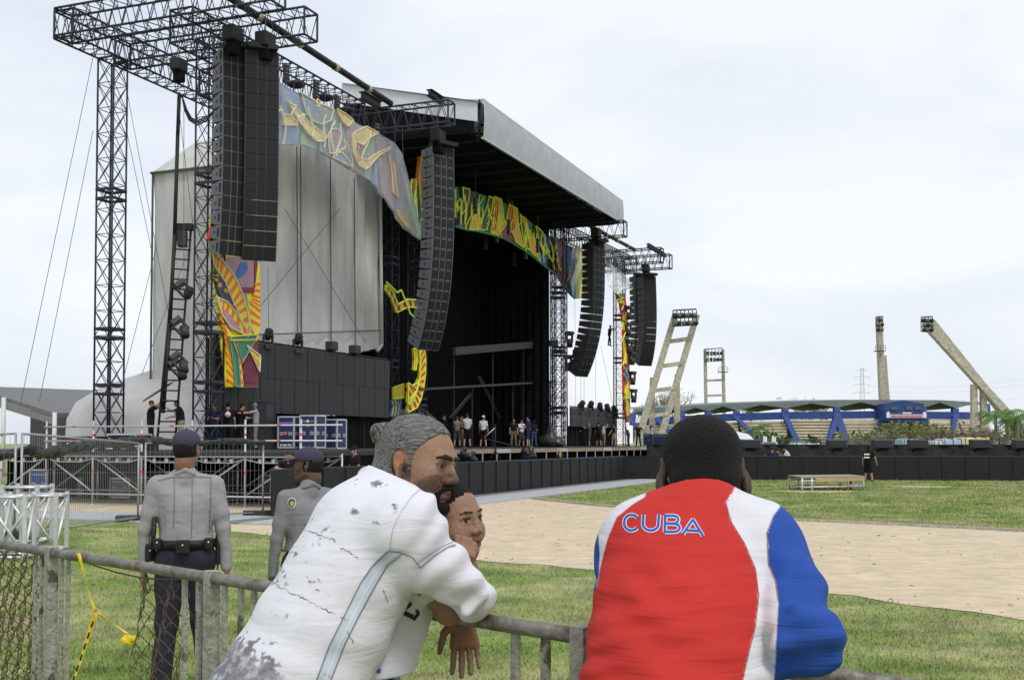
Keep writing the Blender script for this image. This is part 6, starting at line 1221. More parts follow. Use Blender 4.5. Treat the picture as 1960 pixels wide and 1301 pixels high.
# ------------------------------------------------------------------ child
p3 = root('child in white sports shirt with blue trim resting chin on fist under the bearded man', at(700, 1300, 2.62))
hc3 = at(863, 993, 2.70); Rh3 = frame((.80, -.60, .02), (-.12, .0, .98)); k3 = .79; nb3 = at(815, 1070, 2.69)
sk3 = head_prims(hc3, Rh3, k3, nb3, .93, 1.04, True); Vh, Fh = sdf_mesh(sk3, .0023); lo = local(Vh, hc3, Rh3, k3); xb, yb_, zb_ = lo.T; base3 = np.array((.29, .160, .104)); colh = np.tile(base3, (len(Vh), 1))
lip = ((zb_ < -.053) & (zb_ > -.079) & (np.abs(yb_) < .024) & (xb > .083)); colh[lip] = (.155, .062, .047)
eye = (np.abs(np.sqrt((xb - .0735) ** 2 + (np.abs(yb_) - .031) ** 2 + zb_ ** 2) - .0125) < .0020) & (np.abs(zb_) < .0058) & (xb > .078); colh[eye] = (.34, .30, .27); colh[eye & ((np.abs(yb_) - .033) ** 2 + (zb_ - .001) ** 2 < .0078 ** 2)] = (.012, .008, .007); colh[(~eye) & (zb_ > .004) & (zb_ < .0105) & (np.abs(np.abs(yb_) - .032) < .015) & (xb > .075)] = (.03, .02, .016)
wr3 = at(899, 1090, 2.615); fc_ = at(890, 1056, 2.60); arm3 = [cap(at(800, 1100, 2.62), at(858, 1172, 2.635), .031, .026, .02), cap(at(858, 1172, 2.635), wr3, .027, .018, .015), cap(wr3, fc_, .018, .021, .015), cap(fc_ + V((-.012, 0, .006)), fc_ + V((.014, 0, .002)), .020, .018, .01)]
for i_, (x0, y0, x1, y1, r0) in enumerate(((874, 1028, 877, 1054, .0070), (886, 1030, 887, 1058, .0074), (897, 1035, 897, 1061, .0072), (907, 1042, 906, 1064, .0064))): arm3 += [cap(at(x0, y0, 2.592), at(x1, y1, 2.577), r0, r0 * .92, .004), cap(at(x0, y0, 2.592), fc_ + V((0, .01, 0)), r0, .012, .006)]
arm3 += [cap(at(871, 1066, 2.59), at(884, 1068, 2.572), .0085, .008, .005), cap(fc_ + V((0, 0, -.01)), at(871, 1066, 2.59), .013, .0088, .008)]
Vd, Fd = sdf_mesh(arm3, .0026); Vc, Fc = sdf_mesh([cap(nb3, at(775, 1120, 2.68), .035, .06, .02), cap(at(775, 1120, 2.68), at(690, 1310, 2.62), .06, .07, .02), cap(at(775, 1115, 2.68), at(800, 1100, 2.63), .04, .03, .02)], .006)
Va, Fa = join_meshes([(Vh, Fh), (Vd, Fd), (Vc, Fc)]); np_mesh('body', Va, Fa, p3, skin_mat('skin_child'), np.concatenate([colh, np.tile(base3 * .92, (len(Vd), 1)), np.tile(base3, (len(Vc), 1))]))
hp = [ell(hc3 + Rh3 @ (V((-.012, 0, .028)) * k3), [.0992 * k3, .0775 * k3, .0856 * k3], [tuple(r) for r in Rh3], .01), cap(hc3 + Rh3 @ (V((-.05, -.02, -.03)) * k3), hc3 + Rh3 @ (V((-.05, .02, -.03)) * k3), .050 * k3, None, .02)]
def clip3(P): l = local(P, hc3, Rh3, k3); fr = l[:, 0] - np.interp(l[:, 2], [-.1, -.05, -.03, 0., .02, .035, .05, .07], [-.05, -.03, .012, .024, .034, .058, .088, .11]) - .012 * vnoise(P, 60) - .008 * vnoise(P, 200, 2); er = np.sqrt(((l[:, 0] + .008) / .024) ** 2 + ((l[:, 2] + .006) / .036) ** 2); er = np.where(np.abs(l[:, 1]) > .05, (1 - er) * .02, -1); return np.maximum(fr, er) * k3
vt, fq = sdf_mesh(hp, .0024, lambda P: .0008 * vnoise(P, 300), clip3); np_mesh('hair', vt, fq, p3, mat('hair_short', (.022, .017, .014), .85, var=.5, scale=90, bump=.8, bscale=330, spec=.2))
for s_ in (-1, 1):
    eb = [cap(hc3 + Rh3 @ (V((.0935, .013 * s_, .0235)) * k3), hc3 + Rh3 @ (V((.0885, .035 * s_, .0255)) * k3), .0022, .0022, .003), cap(hc3 + Rh3 @ (V((.0885, .035 * s_, .0255)) * k3), hc3 + Rh3 @ (V((.073, .049 * s_, .019)) * k3), .0030, .001, .003)]
    vt, fq = sdf_mesh(eb, .0016); np_mesh('eyebrow', vt, fq, p3, MATS['brow_black'])
cs3 = [cap(at(780, 1105, 2.70), at(690, 1318, 2.62), .078, .098, .05), cap(at(760, 1140, 2.72), at(705, 1300, 2.68), .08, .09, .04), cap(at(785, 1090, 2.66), at(806, 1112, 2.615), .056, .050, .03), cap(at(795, 1085, 2.69), at(806, 1074, 2.69), .05, .042, .03)]
vt, fq = sdf_mesh(cs3, .004, lambda P: .006 * vnoise(P, 10, 2) + .003 * vnoise(P, 26, 4), lambda P: at(700, 1292, 2.6).z - P[:, 2]); shirt3 = np_mesh('shirt', vt, fq, p3, MATS['shirt_cotton'], np.tile(np.array((.62, .62, .67)), (len(vt), 1)))
bvh3 = BVHTree.FromPolygons([V(q) for q in vt], [tuple(int(i) for i in f) for f in fq]); M_bt, M_nb = mat('trim_blue', (.03, .16, .55), .8), mat('number_black', (.02, .02, .03), .85)
for pts, w_, m_ in (([(788, 1096), (792, 1112), (800, 1126), (808, 1134)], 13, M_nb), ([(795, 1094), (799, 1108), (806, 1120), (812, 1126)], 7, M_bt), ([(765, 1158), (772, 1172), (790, 1180)], 9, M_nb), ([(764, 1170), (776, 1164), (788, 1152)], 6, M_nb), ([(796, 1165), (800, 1172), (790, 1186)], 6, M_nb), ([(670, 1270), (700, 1281), (728, 1283)], 8, M_bt)): decal(bvh3, pts, w_, m_, 'trim' if m_ is M_bt else 'number', shirt3, .003)
tr3 = [cap(at(690, 1318, 2.62), at(672, 1345, 2.6), .092, .1, .04), cap(at(665, 1340, 2.58), V((-.36, 2.56, .95)), .085, .07, .03), cap(at(705, 1345, 2.68), V((-.26, 2.68, .95)), .085, .07, .03)]; vt, fq = sdf_mesh(tr3, .008); cl = np.where((vnoise(vt, 30) > .05)[:, None], np.array((.45, .47, .55)), np.where((vnoise(vt, 22, 4) > .1)[:, None], np.array((.35, .05, .08)), np.array((.04, .05, .10)))); np_mesh('shorts', vt, fq, p3, cloth('shorts_print'), cl)
tr4 = [cap(V((-.36, 2.56, .96)), V((-.36, 2.60, .36)), .05, .032, .02), cap(V((-.26, 2.68, .96)), V((-.25, 2.70, .36)), .05, .032, .02)]; vt, fq = sdf_mesh(tr4, .01); np_mesh('legs', vt, fq, p3, skin_mat('skin_child'), np.tile(base3, (len(vt), 1)))
# ------------------------------------------------------------------ standing figures
def figure(h, pal, yaw, arms=((.1, 0, -1, .1, .1, -1), (.1, 0, -1, .1, .1, -1)), lean=0.0, stance=.10, shorts=False, cap_=False, long_hair=False, head_yaw=0.0, sleeves=False, girth=1.0, step=0.0, bend=0.0, legs=None):
    """local joints -> prims; local x forward, y left; pal: skin, top, bottom, hair, shoes, cap"""
    k = h / 1.78; Rz = Matrix.Rotation(yaw, 3, 'Z'); g = girth; lg = legs or girth
    def W_(x, y, z):
        if z > .95 and lean: a = lean; zz = z - .95; x, z = x + zz * math.sin(a), .95 + zz * math.cos(a)
        return tuple(Rz @ (V((x, y, z)) * k))
    P = []; C = lambda a, b, ra, rb, c, kk=.03: P.append(cap(W_(*a), W_(*b), ra * k, rb * k, kk * k, c))
    for s in (-1, 1):
        hx, kn, an = (0, .085 * s, .92), (.02 + step * s, (.07 + stance * .5) * s, .50 + .01), (-.01 + step * 1.4 * s, (.06 + stance) * s, .09)
        if shorts: C(hx, kn, .095 * lg, .085 * lg, 2); C(kn, an, .055, .042, 0)
        else: C(hx, kn, .092 * lg, .068 * lg, 2); C(kn, an, .066 * lg, .055 * lg, 2)
        C((an[0] - .03, an[1], .045), (an[0] + .15, an[1] + .02 * s, .035), .045, .038, 4, .02)
    C((0, -.05, .93), (0, .05, .93), .115 * lg, .115 * lg, 2, .05); C((0, 0, 1.02), (0, 0, 1.24), .135 * g, .135 * g, 1, .05)
    for s in (-1, 1): C((0, .055 * s, 1.06), (0, .085 * s, 1.32), .105 * g, .11 * g, 1, .05); C((0, .04 * s, 1.43), (0, .155 * s, 1.40), .055, .065, 1, .04)
    for s, ar in ((-1, arms[0]), (1, arms[1])):
        sh = V((0, .185 * s, 1.40)); d1 = V((ar[0], ar[1] * s, ar[2])).normalized(); d2 = V((ar[3], ar[4] * s, ar[5])).normalized(); el = sh + d1 * .29; wr = el + d2 * .25; md = sh + d1 * .18
        C(sh, md, .058, .055, 1, .03)
        if sleeves: C(md, el, .048, .042, 1); C(el, wr, .042, .034, 1)
        else: C(md, el, .043, .040, 0); C(el, wr, .041, .028, 0)
        C(wr, wr + d2 * .09, .032, .026, 0, .02); C(wr + d2 * .08, wr + d2 * .16, .020, .014, 0, .015)
    hy = head_yaw; f = V((math.cos(hy), math.sin(hy), 0)); hb = V((.02, 0, 1.60)); bx = V((bend, 0, -abs(bend) * .4))
    C((0, 0, 1.42), tuple(V((.01, 0, 1.54)) + bx * .5), .055, .052, 0, .03); c = hb + bx
    Q = lambda fx, z: tuple(c + f * fx + V((0, 0, z)))
    C(Q(-.01, .045), Q(.005, .045), .088, .085, 3, .02); C(Q(.035, -.005), Q(.045, -.055), .068, .052, 0, .03); C(Q(.10, -.005), Q(.105, -.025), .014, .018, 0, .01)
    sd = V((-f.y, f.x, 0))
    for s in (-1, 1): C(tuple(c + sd * .082 * s + V((0, 0, -.01))), tuple(c + sd * .084 * s + V((0, 0, .015))), .018, .02, 0, .01)
    if cap_: C(Q(-.005, .075), Q(.005, .075), .092, .092, 5, .02); C(Q(.07, .06), Q(.15, .045), .05, .028, 5, .02)
    if long_hair: C(Q(-.06, .03), Q(-.08, -.16), .075, .06, 3, .03); C(Q(-.08, -.16), Q(-.09, -.30), .06, .035, 3, .03)
    return P
def crowd(label, px, Y, z, h, cols, yaw, vox=.02, **kw):
    p = V((at(px, 850, Y).x, Y, z)); t = tag(bpy.data.objects.new('person', None), label, 'person', kw.pop('group', 'crew around the stage')); COL.objects.link(t); t.location = p
    P = figure(h, cols, yaw, **kw); Vt, Fq = sdf_mesh(P, vox, lambda q: .012 * vnoise(q, 14)); c = near_col(P, Vt, cols); Vt = Vt + np.array(p); Vt[:, 2] -= min(0, Vt[:, 2].min() - z) ; np_mesh('body', Vt, Fq, t, mat('crew_cloth', (.5, .5, .5), .85, var=.15, scale=6, vcol='Col', spec=.15), c); return t
s1, s2, s3 = (.36, .20, .13), (.42, .26, .19), (.16, .085, .05)
bk, gy, wh, nv, kh, ol, dg = (.012, .012, .013), (.33, .34, .36), (.62, .63, .65), (.02, .03, .07), (.26, .22, .15), (.20, .19, .13), (.07, .07, .075)
hb_, hk_, hg_, hl_ = (.05, .03, .018), (.012, .01, .01), (.25, .24, .22), (.42, .27, .09)
pl = lambda sk, top, bot, hair, shoe=bk, cp=bk: [sk, top, bot, hair, shoe, cp]
up2 = ((.8, 0, .55, .8, -.1, .6), (.8, 0, .35, .8, -.1, .6)); dn = ((.1, .15, -1, .25, .05, -1),) * 2; fr = ((.6, .1, -.8, .9, -.2, .1),) * 2; hips = ((-.15, .75, -.65, .25, -.75, -.5),) * 2; fold_ = ((.35, .1, -.9, .7, -.7, .25),) * 2; D_ = 1.55
def yw(deg): return R(deg)                        # 0 = facing right, 90 = facing away
LW = 41.0
crowd('crew man in black reaching up to steady the ladder truss', 288, LW, D_, 1.82, pl(s2, bk, bk, hb_), yw(8), arms=up2)
crowd('crew man in black tee and khaki trousers bowing beside the ladder truss', 346, LW, D_, 1.86, pl(s2, bk, kh, hb_), yw(190), arms=((.8, 0, -.2, .8, 0, .5), (.5, .1, -.8, .8, -.2, -.2)), bend=.06, lean=.1)
crowd('crew person in dark navy top beside the second tower', 411, 43.5, D_, 1.78, pl(s1, nv, nv, hb_), yw(250), arms=fold_)
cb_ = crowd('crew man in black tee with a pale emblem on the back near the video wall', 436, 43.5, D_, 1.84, pl(s1, bk, bk, hk_), yw(95), arms=dn)
MB().tube(at(436, 793, 43.25), at(436, 793, 43.22), .11, 10).build('emblem', mat('emblem_pink', (.7, .5, .6), .7), cb_)
crowd('crew man in black facing the man in the bush hat', 462, 43.8, D_, 1.80, pl(s2, bk, bk, hk_), yw(20), arms=fr)
crowd('crew man in grey tee and bush hat stretching both arms out', 491, 43.8, D_, 1.84, pl(s2, gy, ol, hg_, bk, (.20, .20, .19)), yw(180), arms=((.95, 0, -.12, 1, 0, .05), (.95, 0, -.2, 1, 0, 0)), cap_=True)
crowd('man in black tee and black cap walking behind the barrier', 680, 33.7, 0, 1.74, pl(s2, bk, bk, hb_), yw(215), .016, arms=((.1, .35, -.9, .3, .35, -.85), (.05, .25, -1, .2, .1, -1)), cap_=True, girth=1.12, group='crew behind the barrier')
crowd('man in black leaning an arm on the barrier behind the second policeman', 548, 30.2, 0, 1.66, pl(s2, bk, bk, hb_), yw(300), .016, arms=((.5, .6, -.6, .6, -.7, -.1), (.4, .5, -.7, .5, -.6, -.1)), lean=.25, group='crew behind the barrier')
CS = 64.0
crowd('crew man in black tee and cap at the near side of the stage floor', 851, CS, D_, 1.86, pl(s2, bk, bk, hb_), yw(200), arms=fr, cap_=True)
crowd('crew man in olive tee and dark shorts seen from behind', 875, CS, D_, 1.78, pl(s2, ol, dg, hb_), yw(85), arms=fold_, shorts=True)
crowd('crew man half hidden between the olive and the grey tee', 884, CS + 1.5, D_, 1.84, pl(s1, dg, kh, hb_), yw(230), arms=fold_)
crowd('crew man in pale grey tee and black shorts seen from behind', 894, CS - .4, D_, 1.92, pl(s2, (.5, .52, .56), bk, hb_), yw(95), arms=fold_, shorts=True, girth=1.05)
cw_ = crowd('crew man in white tee and white cap with black shorts', 925, CS, D_, 1.80, pl(s2, wh, bk, hb_, bk, wh), yw(70), arms=dn, shorts=True, cap_=True)
crowd('crew man in black tee and brown trousers mid stage', 983, CS + 4, D_, 1.74, pl(s2, bk, (.20, .15, .10), hb_), yw(280), arms=dn)
crowd('crew person in white tee holding something mid stage', 998, CS + 3, D_, 1.66, pl(s2, wh, dg, hb_), yw(300), arms=fr, shorts=True)
crowd('tall crew man in navy tee and shorts turned away mid stage', 1011, CS + 2, D_, 1.86, pl(s2, nv, nv, hk_), yw(160), arms=fold_, shorts=True)
crowd('crew woman in black top and jeans mid stage', 1022, CS + 5, D_, 1.68, pl(s2, bk, (.05, .08, .15), hk_), yw(120), arms=((.1, .2, -1, .5, 0, -.8),) * 2, long_hair=True)
crowd('woman with long blond hair standing between barrier and stage deck', 1072, 50.8, 0, 1.58, pl(s2, bk, bk, hl_), yw(95), arms=fr, long_hair=True, group='crew behind the barrier')
FS = 86.0
crowd('crew man in black bending at the far video wall end', 1098, FS, D_, 1.72, pl(s2, bk, dg, hg_), yw(20), arms=fr, lean=.2)
crowd('stout crew man in dark grey with raised forearms on the far deck', 1128, FS, D_, 1.76, pl(s2, dg, dg, hg_), yw(175), arms=((.7, 0, -.1, .8, 0, .5),) * 2, girth=1.25, shorts=True)
crowd('crew man in black seen from behind on the far deck', 1146, FS, D_, 1.86, pl(s2, bk, bk, hk_), yw(80), arms=dn, shorts=True, girth=1.1, step=.06)
crowd('crew man in white tee raising an elbow on the far deck', 1155, FS + 1, D_, 1.78, pl(s2, wh, kh, hb_), yw(30), arms=((.4, .8, .3, .3, -.8, .5), (.2, .2, -1, .4, 0, -.8)), shorts=True)
crowd('crew man in black tee and camouflage shorts on the far deck', 1175, FS, D_, 1.74, pl(s2, bk, ol, hb_), yw(150), arms=((.2, .5, -.8, .3, .5, -.8),) * 2, shorts=True, step=.05)
crowd('crew man in dark clothes crouching at the foot of the far column', 1203, FS + 2, D_, 1.58, pl(s2, dg, dg, hk_), yw(190), arms=fr, lean=.35, girth=1.15)
crowd('crew woman in black sleeveless top with hands on hips on the far deck', 1222, FS + 1, D_, 1.76, pl((.45, .28, .2), bk, bk, hb_), yw(250), arms=hips)
crowd('crew woman with long black hair in pale blue top by the far cases', 1247, FS + 1, D_, 1.66, pl(s2, (.42, .55, .68), dg, hk_), yw(30), arms=fr, long_hair=True)
crowd('rigger in black climbing the slim far tower', 1167, 93.5, at(1167, 662, 93.5).z, 1.75, pl(s2, bk, bk, hk_), yw(20), arms=((.8, .1, .1, .9, 0, .4), (.8, .1, -.3, .9, 0, .2)), step=.12, lean=.1)
cm_ = crowd('man in black tee with white print and black shorts walking on the field', 1662, 53.3, 0, 1.74, pl(s2, bk, bk, bk), yw(70), .016, arms=((.15, .4, -.9, .35, .2, -.9), (.1, .2, -1, .2, .1, -1)), shorts=True, girth=1.15, step=.07, group='people on the field', long_hair=True)
for q in (0, 1): MB().obox(at(1659, 869 + 6 * q, 53.05), V((.13, .02, 0)), V((0, .004, 0)), DZ * .03).build('print', M_mw, cm_)
crowd('man in navy tee with hands on hips behind the field barrier', 1478, 58.5, 0, 1.64, pl(s2, nv, nv, hb_), yw(80), .016, arms=hips, girth=1.15, group='people on the field')
crowd('man in brown partly hidden behind the navy tee', 1488, 59.3, 0, 1.60, pl(s1, (.12, .09, .07), dg, hb_), yw(60), .018, arms=hips, group='people on the field')
crowd('dark-haired person in white tee bending behind the field barrier', 1510, 58.5, 0, 1.72, pl(s1, wh, (.38, .44, .48), hk_), yw(170), .016, arms=fr, lean=.3, group='people on the field', bend=.05)
# ------------------------------------------------------------------ policemen
def police(label, px, Y, h, yaw, head_yaw, arms, lean=0, seed=1, skin=(.22, .115, .075)):
    p = V((at(px, 850, Y).x, Y, 0)); p.z = gz(p.x, p.y); t = thing('person', label, 'person', p, 'policemen watching the stage'); pal = pl(skin, (.5, .5, .5), (.5, .5, .5), hk_)
    Pa = figure(h, pal, yaw, arms=arms, head_yaw=head_yaw, sleeves=True, stance=.09, lean=lean, girth=.98, legs=1.14); of = lambda L: [tuple([q[0], tuple(V(q[1]) + p), tuple(V(q[2]) + p)] + list(q[3:])) for q in L]; Pa = of(Pa)
    k = h / 1.78; Rz = Matrix.Rotation(yaw, 3, 'Z'); W_ = lambda x, y, z: p + Rz @ (V((x, y, z)) * k)
    c_skin = [q for q in Pa if q[-2] in (0, 3)]; hy = yaw + head_yaw; f = V((math.cos(hy), math.sin(hy), 0)); hcx = W_(.02, 0, 1.635); Rm = frame(f, (0, 0, 1))
    sk = head_prims(hcx, Rm, 1.0 * k, W_(0, 0, 1.42)); Vh, Fh = sdf_mesh(sk, .006); hands = []
    for s, ar in ((-1, arms[0]), (1, arms[1])):
        sh = V((0, .185 * s, 1.40)); d1 = V((ar[0], ar[1] * s, ar[2])).normalized(); d2 = V((ar[3], ar[4] * s, ar[5])).normalized(); wr = sh + d1 * .29 + d2 * .25
        hands += hand_prims(W_(*wr), Rz @ d2, Rz @ V((0, s, 0)), Rz @ V((1, 0, 0)), .18 * k, (.25, .3, .2), .1)
    Vd, Fd = sdf_mesh(hands, .005); Vc, Fc = sdf_mesh([cap(W_(0, 0, 1.0), W_(0, 0, 1.45), .07, .05)], .012); Va, Fa = join_meshes([(Vh, Fh), (Vd, Fd), (Vc, Fc)])
    np_mesh('body', Va, Fa, t, skin_mat('skin_police'), np.tile(np.array(skin), (len(Va), 1)))
    shp = [q for q in Pa if q[-2] == 1]; r_ = random.Random(seed)
    vt, fq = sdf_mesh(shp + [cap(W_(0, 0, 1.44), W_(-.005, 0, 1.485), .066 * k, .062 * k, .03), cap(W_(0, -.06, 1.0), W_(0, .06, 1.0), .112 * k, .112 * k, .05)], .0085, lambda q: .008 * vnoise(q, 9, seed) + .008 * vnoise(q * np.array((1, 1, .6)), 26, seed + 1), lambda q: np.where(np.hypot(q[:, 0] - p.x, q[:, 1] - p.y) < .215 * k, (p.z + 1.02 * k) - q[:, 2], -1.0))
    bvh = BVHTree.FromPolygons([V(q) for q in vt], [tuple(int(i) for i in g_) for g_ in fq])
    sh_o = np_mesh('shirt', vt, fq, t, mat('police_shirt', (.5, .5, .5), .85, var=.05, scale=12, bump=.15, bscale=200, vcol='Col', spec=.15, fold=(9, 9, 14, .012, (.4, .3, 0))), np.tile(np.array((.31, .30, .315) if seed == 1 else (.22, .225, .235)), (len(vt), 1)))
    vt, fq = sdf_mesh([q for q in Pa if q[-2] == 2], .012, lambda q: .014 * vnoise(q * np.array((1, 1, .7)), 14, seed)); np_mesh('trousers', vt, fq, t, mat('police_navy', (.018, .018, .032), .85, var=.15, scale=8, fold=(8, 8, 14, .012, (0, .2, 0))))
    vt, fq = sdf_mesh([q for q in Pa if q[-2] == 4], .012); np_mesh('shoes', vt, fq, t, M_blk)
    hr = [ell(hcx + Rm @ (V((-.016, 0, .005)) * k), [.1015 * k, .0785 * k, .094 * k], [tuple(x) for x in Rm], .01)]
    vt, fq = sdf_mesh(hr, .006, lambda q: .003 * vnoise(q, 120), lambda P_: np.maximum(local(P_, hcx, Rm, k)[:, 0] - .02, -.085 - local(P_, hcx, Rm, k)[:, 2]) * k); np_mesh('hair', vt, fq, t, mat('hair_short', (.022, .017, .014), .85))
    cp = [ell(hcx + Rm @ (V((-.008, 0, .048)) * k), [.107 * k, .089 * k, .082 * k], [tuple(x) for x in Rm], .01)]
    tl = Rm @ Matrix.Rotation(.22, 3, 'Y'); cp += [ell(hcx + Rm @ (V((.105, 0, .036)) * k), [.078 * k, .070 * k, .010 * k], [tuple(x) for x in tl], .012)]
    def ccl(P_): l = local(P_, hcx, Rm, k); return np.where(l[:, 0] > .085, -1, (.030 - .12 * l[:, 0] * 0 - l[:, 2]) - .03 * (l[:, 0] < -.05)) * k
    vt, fq = sdf_mesh(cp, .005, None, ccl); np_mesh('cap', vt, fq, t, mat('police_cap', (.045, .042, .075), .85, var=.12, scale=20, bump=.2, bscale=150)); MB().ball(hcx + Rm @ (V((-.008, 0, .13)) * k), .009).build('cap_button', MATS['police_cap'], t)
    return t, W_, bvh, sh_o
t1, W1, b1, so1 = police('policeman in grey shirt and navy cap standing with his back turned at the railing', 357, 7.3, 1.73, yw(100), R(-18), ((-.05, .20, -1, .05, .08, -1), (-.05, .24, -1, .08, .05, -1)), 0, 1)
k1 = 1.73 / 1.78; M_lea = mat('black_leather', (.010, .010, .011), .45, var=.2, scale=20, bump=.3, bscale=120); M_snap = mat('chrome_snap', (.7, .7, .7), .25, .8)
def ringpts(z, rx, ry, n=28): return [W1(rx * math.cos(2 * math.pi * i / n), ry * math.sin(2 * math.pi * i / n), z) for i in range(n + 1)]
MB().grid([ringpts(.998, .146, .196), ringpts(1.052, .146, .196)]).build('belt', M_lea, t1).modifiers.new('solid', 'SOLIDIFY').thickness = .012
def pouch(y, x, w_, h, d, z, nm='pouch'):
    c = W1(x, y, z); ax = W1(0, 1, 0) - W1(0, 0, 0); fx = W1(1, 0, 0) - W1(0, 0, 0); o = bevel(MB().obox(c, ax.normalized() * w_ / 2, fx.normalized() * d / 2, DZ * h / 2).build(nm, M_lea, t1), .008); MB().ball(c - fx.normalized() * (d / 2 + .002) + DZ * h * .12, .007, n=8, m=5).build('snap', M_snap, o)
pouch(.0, -.165, .085, .085, .035, 1.015); pouch(-.155, -.115, .05, .07, .03, 1.03); pouch(.165, -.10, .05, .07, .03, 1.03)
pouch(-.22, .02, .06, .20, .07, .985, 'holster'); pouch(.215, -.03, .06, .11, .05, .97, 'radio_pouch')
MB().tube(W1(-.05, .205, .93), W1(-.07, .185, 1.20), .015, 10).build('baton', M_lea, t1); MB().tube(W1(-.02, -.21, 1.05), W1(-.03, -.20, .60), .006, 6).build('strap', M_lea, t1)
for pts in ([(302, 920), (330, 913), (372, 912), (405, 914)], [(333, 914), (334, 960), (332, 1010)], [(368, 912), (368, 960), (366, 1030)], [(404, 914), (403, 960), (400, 1020)]): decal(b1, pts, 1.6, mat('shirt_seam', (.17, .17, .18), .9), 'seam', so1, .004)
decal(b1, [(403, 893), (414, 899), (426, 907)], 7, M_lea, 'epaulette', so1, .006)
cl_ = [cap(W1(-.045, -.05, 1.475), W1(-.06, 0, 1.50), .016, .017, .012), cap(W1(-.06, 0, 1.50), W1(-.045, .05, 1.475), .017, .016, .012)]; vt, fq = sdf_mesh(cl_, .006); np_mesh('collar', vt, fq, t1, MATS['police_shirt'], np.tile(np.array((.31, .30, .315)), (len(vt), 1)))
t2, W2, b2, so2 = police('policeman in darker grey shirt and navy cap facing left with a sleeve badge', 592, 7.7, 1.66, yw(128), R(48), ((.08, .17, -1, .18, .1, -1), (.08, .18, -1, .18, .05, -1)), 0, 2, (.10, .055, .038))
def disc(bvh, cx, cy, r, m, par, nm, off):
    c = onto(bvh, cx, cy, off)
    if c is None: return
    q = [onto(bvh, cx + r * math.cos(a), cy + r * 1.25 * math.sin(a), off) for a in np.linspace(0, 6.283, 17)[:-1]]
    if any(x is None for x in q): return
    MB().add([c] + q, [(0, i + 1, (i + 1) % 16 + 1) for i in range(16)]).build(nm, m, par)
disc(b2, 558, 962, 8.5, mat('badge_pale', (.45, .46, .42), .8), so2, 'sleeve_badge', .004); disc(b2, 558, 962, 6.2, mat('badge_dark', (.03, .03, .04), .8), so2, 'badge_ring', .006); disc(b2, 558, 963, 4, mat('badge_gold', (.40, .36, .18), .8), so2, 'badge_crest', .008)
cl_ = [cap(W2(-.045, -.055, 1.475), W2(-.06, 0, 1.50), .016, .017, .012), cap(W2(-.06, 0, 1.50), W2(-.04, .06, 1.475), .017, .016, .012)]; vt, fq = sdf_mesh(cl_, .006); np_mesh('collar', vt, fq, t2, MATS['police_shirt'], np.tile(np.array((.20, .205, .215)), (len(vt), 1)))
# ------------------------------------------------------------------ mesh fence, truss stack, riser
M_hz = mat('mesh_fence_zinc', (.36, .37, .38), .5, .5, var=.15, scale=12)
FP_ = [V((-8.35, 19.6, 0)), V((-8.58, 26.4, 0)), V((-6.12, 28.3, 0))]; HF = 1.72
def panel(label, a, b):
    ga, gb = gz(a.x, a.y), gz(b.x, b.y); A = V((a.x, a.y, ga + .08)); B = V((b.x, b.y, gb + .08)); t = thing('mesh_fence', label, 'fence', A); d = (B - A)
    for P_ in (A, B): MB().tube(P_, P_ + DZ * HF, .024, 8).build('post', M_hz, t)
    for z in (0.02, HF): MB().tube(A + DZ * z, B + DZ * z, .021, 8).build('frame_rail', M_hz, t)
    o = MB(); n = int(d.length / .11)
    for i in range(1, n): q = A.lerp(B, i / n); o.tube(q, q + DZ * HF, .0032, 3, cap=False)
    for z in (.35, .7, 1.05, 1.4): o.tube(A + DZ * z, B + DZ * z, .0032, 3, cap=False)
    o.build('wire_infill', M_hz, t, 'stuff')
    return t
panel('mesh fence panel running back from the aluminium truss stack', FP_[0], FP_[1] + V((.03, -.05, 0))); panel('mesh fence panel in front of the scaffold up to the barrier', FP_[1] + V((.14, .1, 0)), FP_[2]); panel('mesh fence panel cut off by the left frame edge', V((-13.0, 20.6, 0)), FP_[0] + V((-.12, .03, 0)))
M_rub = mat('rubber_foot', (.045, .047, .05), .9, var=.2)
for i, p in enumerate(FP_):
    z = gz(p.x, p.y); o = bevel(MB().box(V((p.x - .1, p.y, z + .075)), .75, .28, .15, .25).build('fence_foot', M_rub), .02); tag(o, ['dark rubber fence foot beside the truss stack', 'dark rubber fence foot left of the standing policeman', 'dark rubber fence foot at the barrier end'][i], 'fence foot', 'fence feet')
M_rt = mat('rolled_tarp', (.022, .023, .026), .5, var=.3, scale=5, bump=.8, bscale=6)
def rolled(label, pts, seed, t_y):
    pr = []; r = random.Random(seed); q = [at(x, y, Y) for x, y, Y in pts]
    for a, b in zip(q, q[1:]):
        n = max(2, int((b - a).length / .35))
        for i in range(n): pr.append(cap(a.lerp(b, i / n) + V((0, r.uniform(-.04, .04), r.uniform(-.025, .025))), a.lerp(b, (i + 1) / n) + V((0, r.uniform(-.04, .04), r.uniform(-.025, .025))), r.uniform(.055, .085), r.uniform(.055, .085), .08))
    vt, fq = sdf_mesh(pr, .022, lambda P_: .08 * vnoise(P_ * np.array((1, 1, 2.5)), 5) + .035 * vnoise(P_ * np.array((.6, .6, 2)), 18)); tag(np_mesh('rolled_tarp', vt, fq, None, M_rt), label, 'tarp')
rolled('crumpled black tarp rolled along the top of the mesh fence', [(-60, 876, 20.3), (0, 872, 20.0), (40, 862, 19.8), (62, 860, 19.7), (90, 868, 20.5), (140, 858, 22), (180, 849, 24), (265, 842, 26.4)], 3, 0)
rolled('crumpled black tarp continuing along the fence in front of the scaffold', [(268, 843, 26.5), (330, 847, 26.9), (390, 846, 27.3), (450, 848, 27.7), (505, 846, 28.2)], 5, 0)
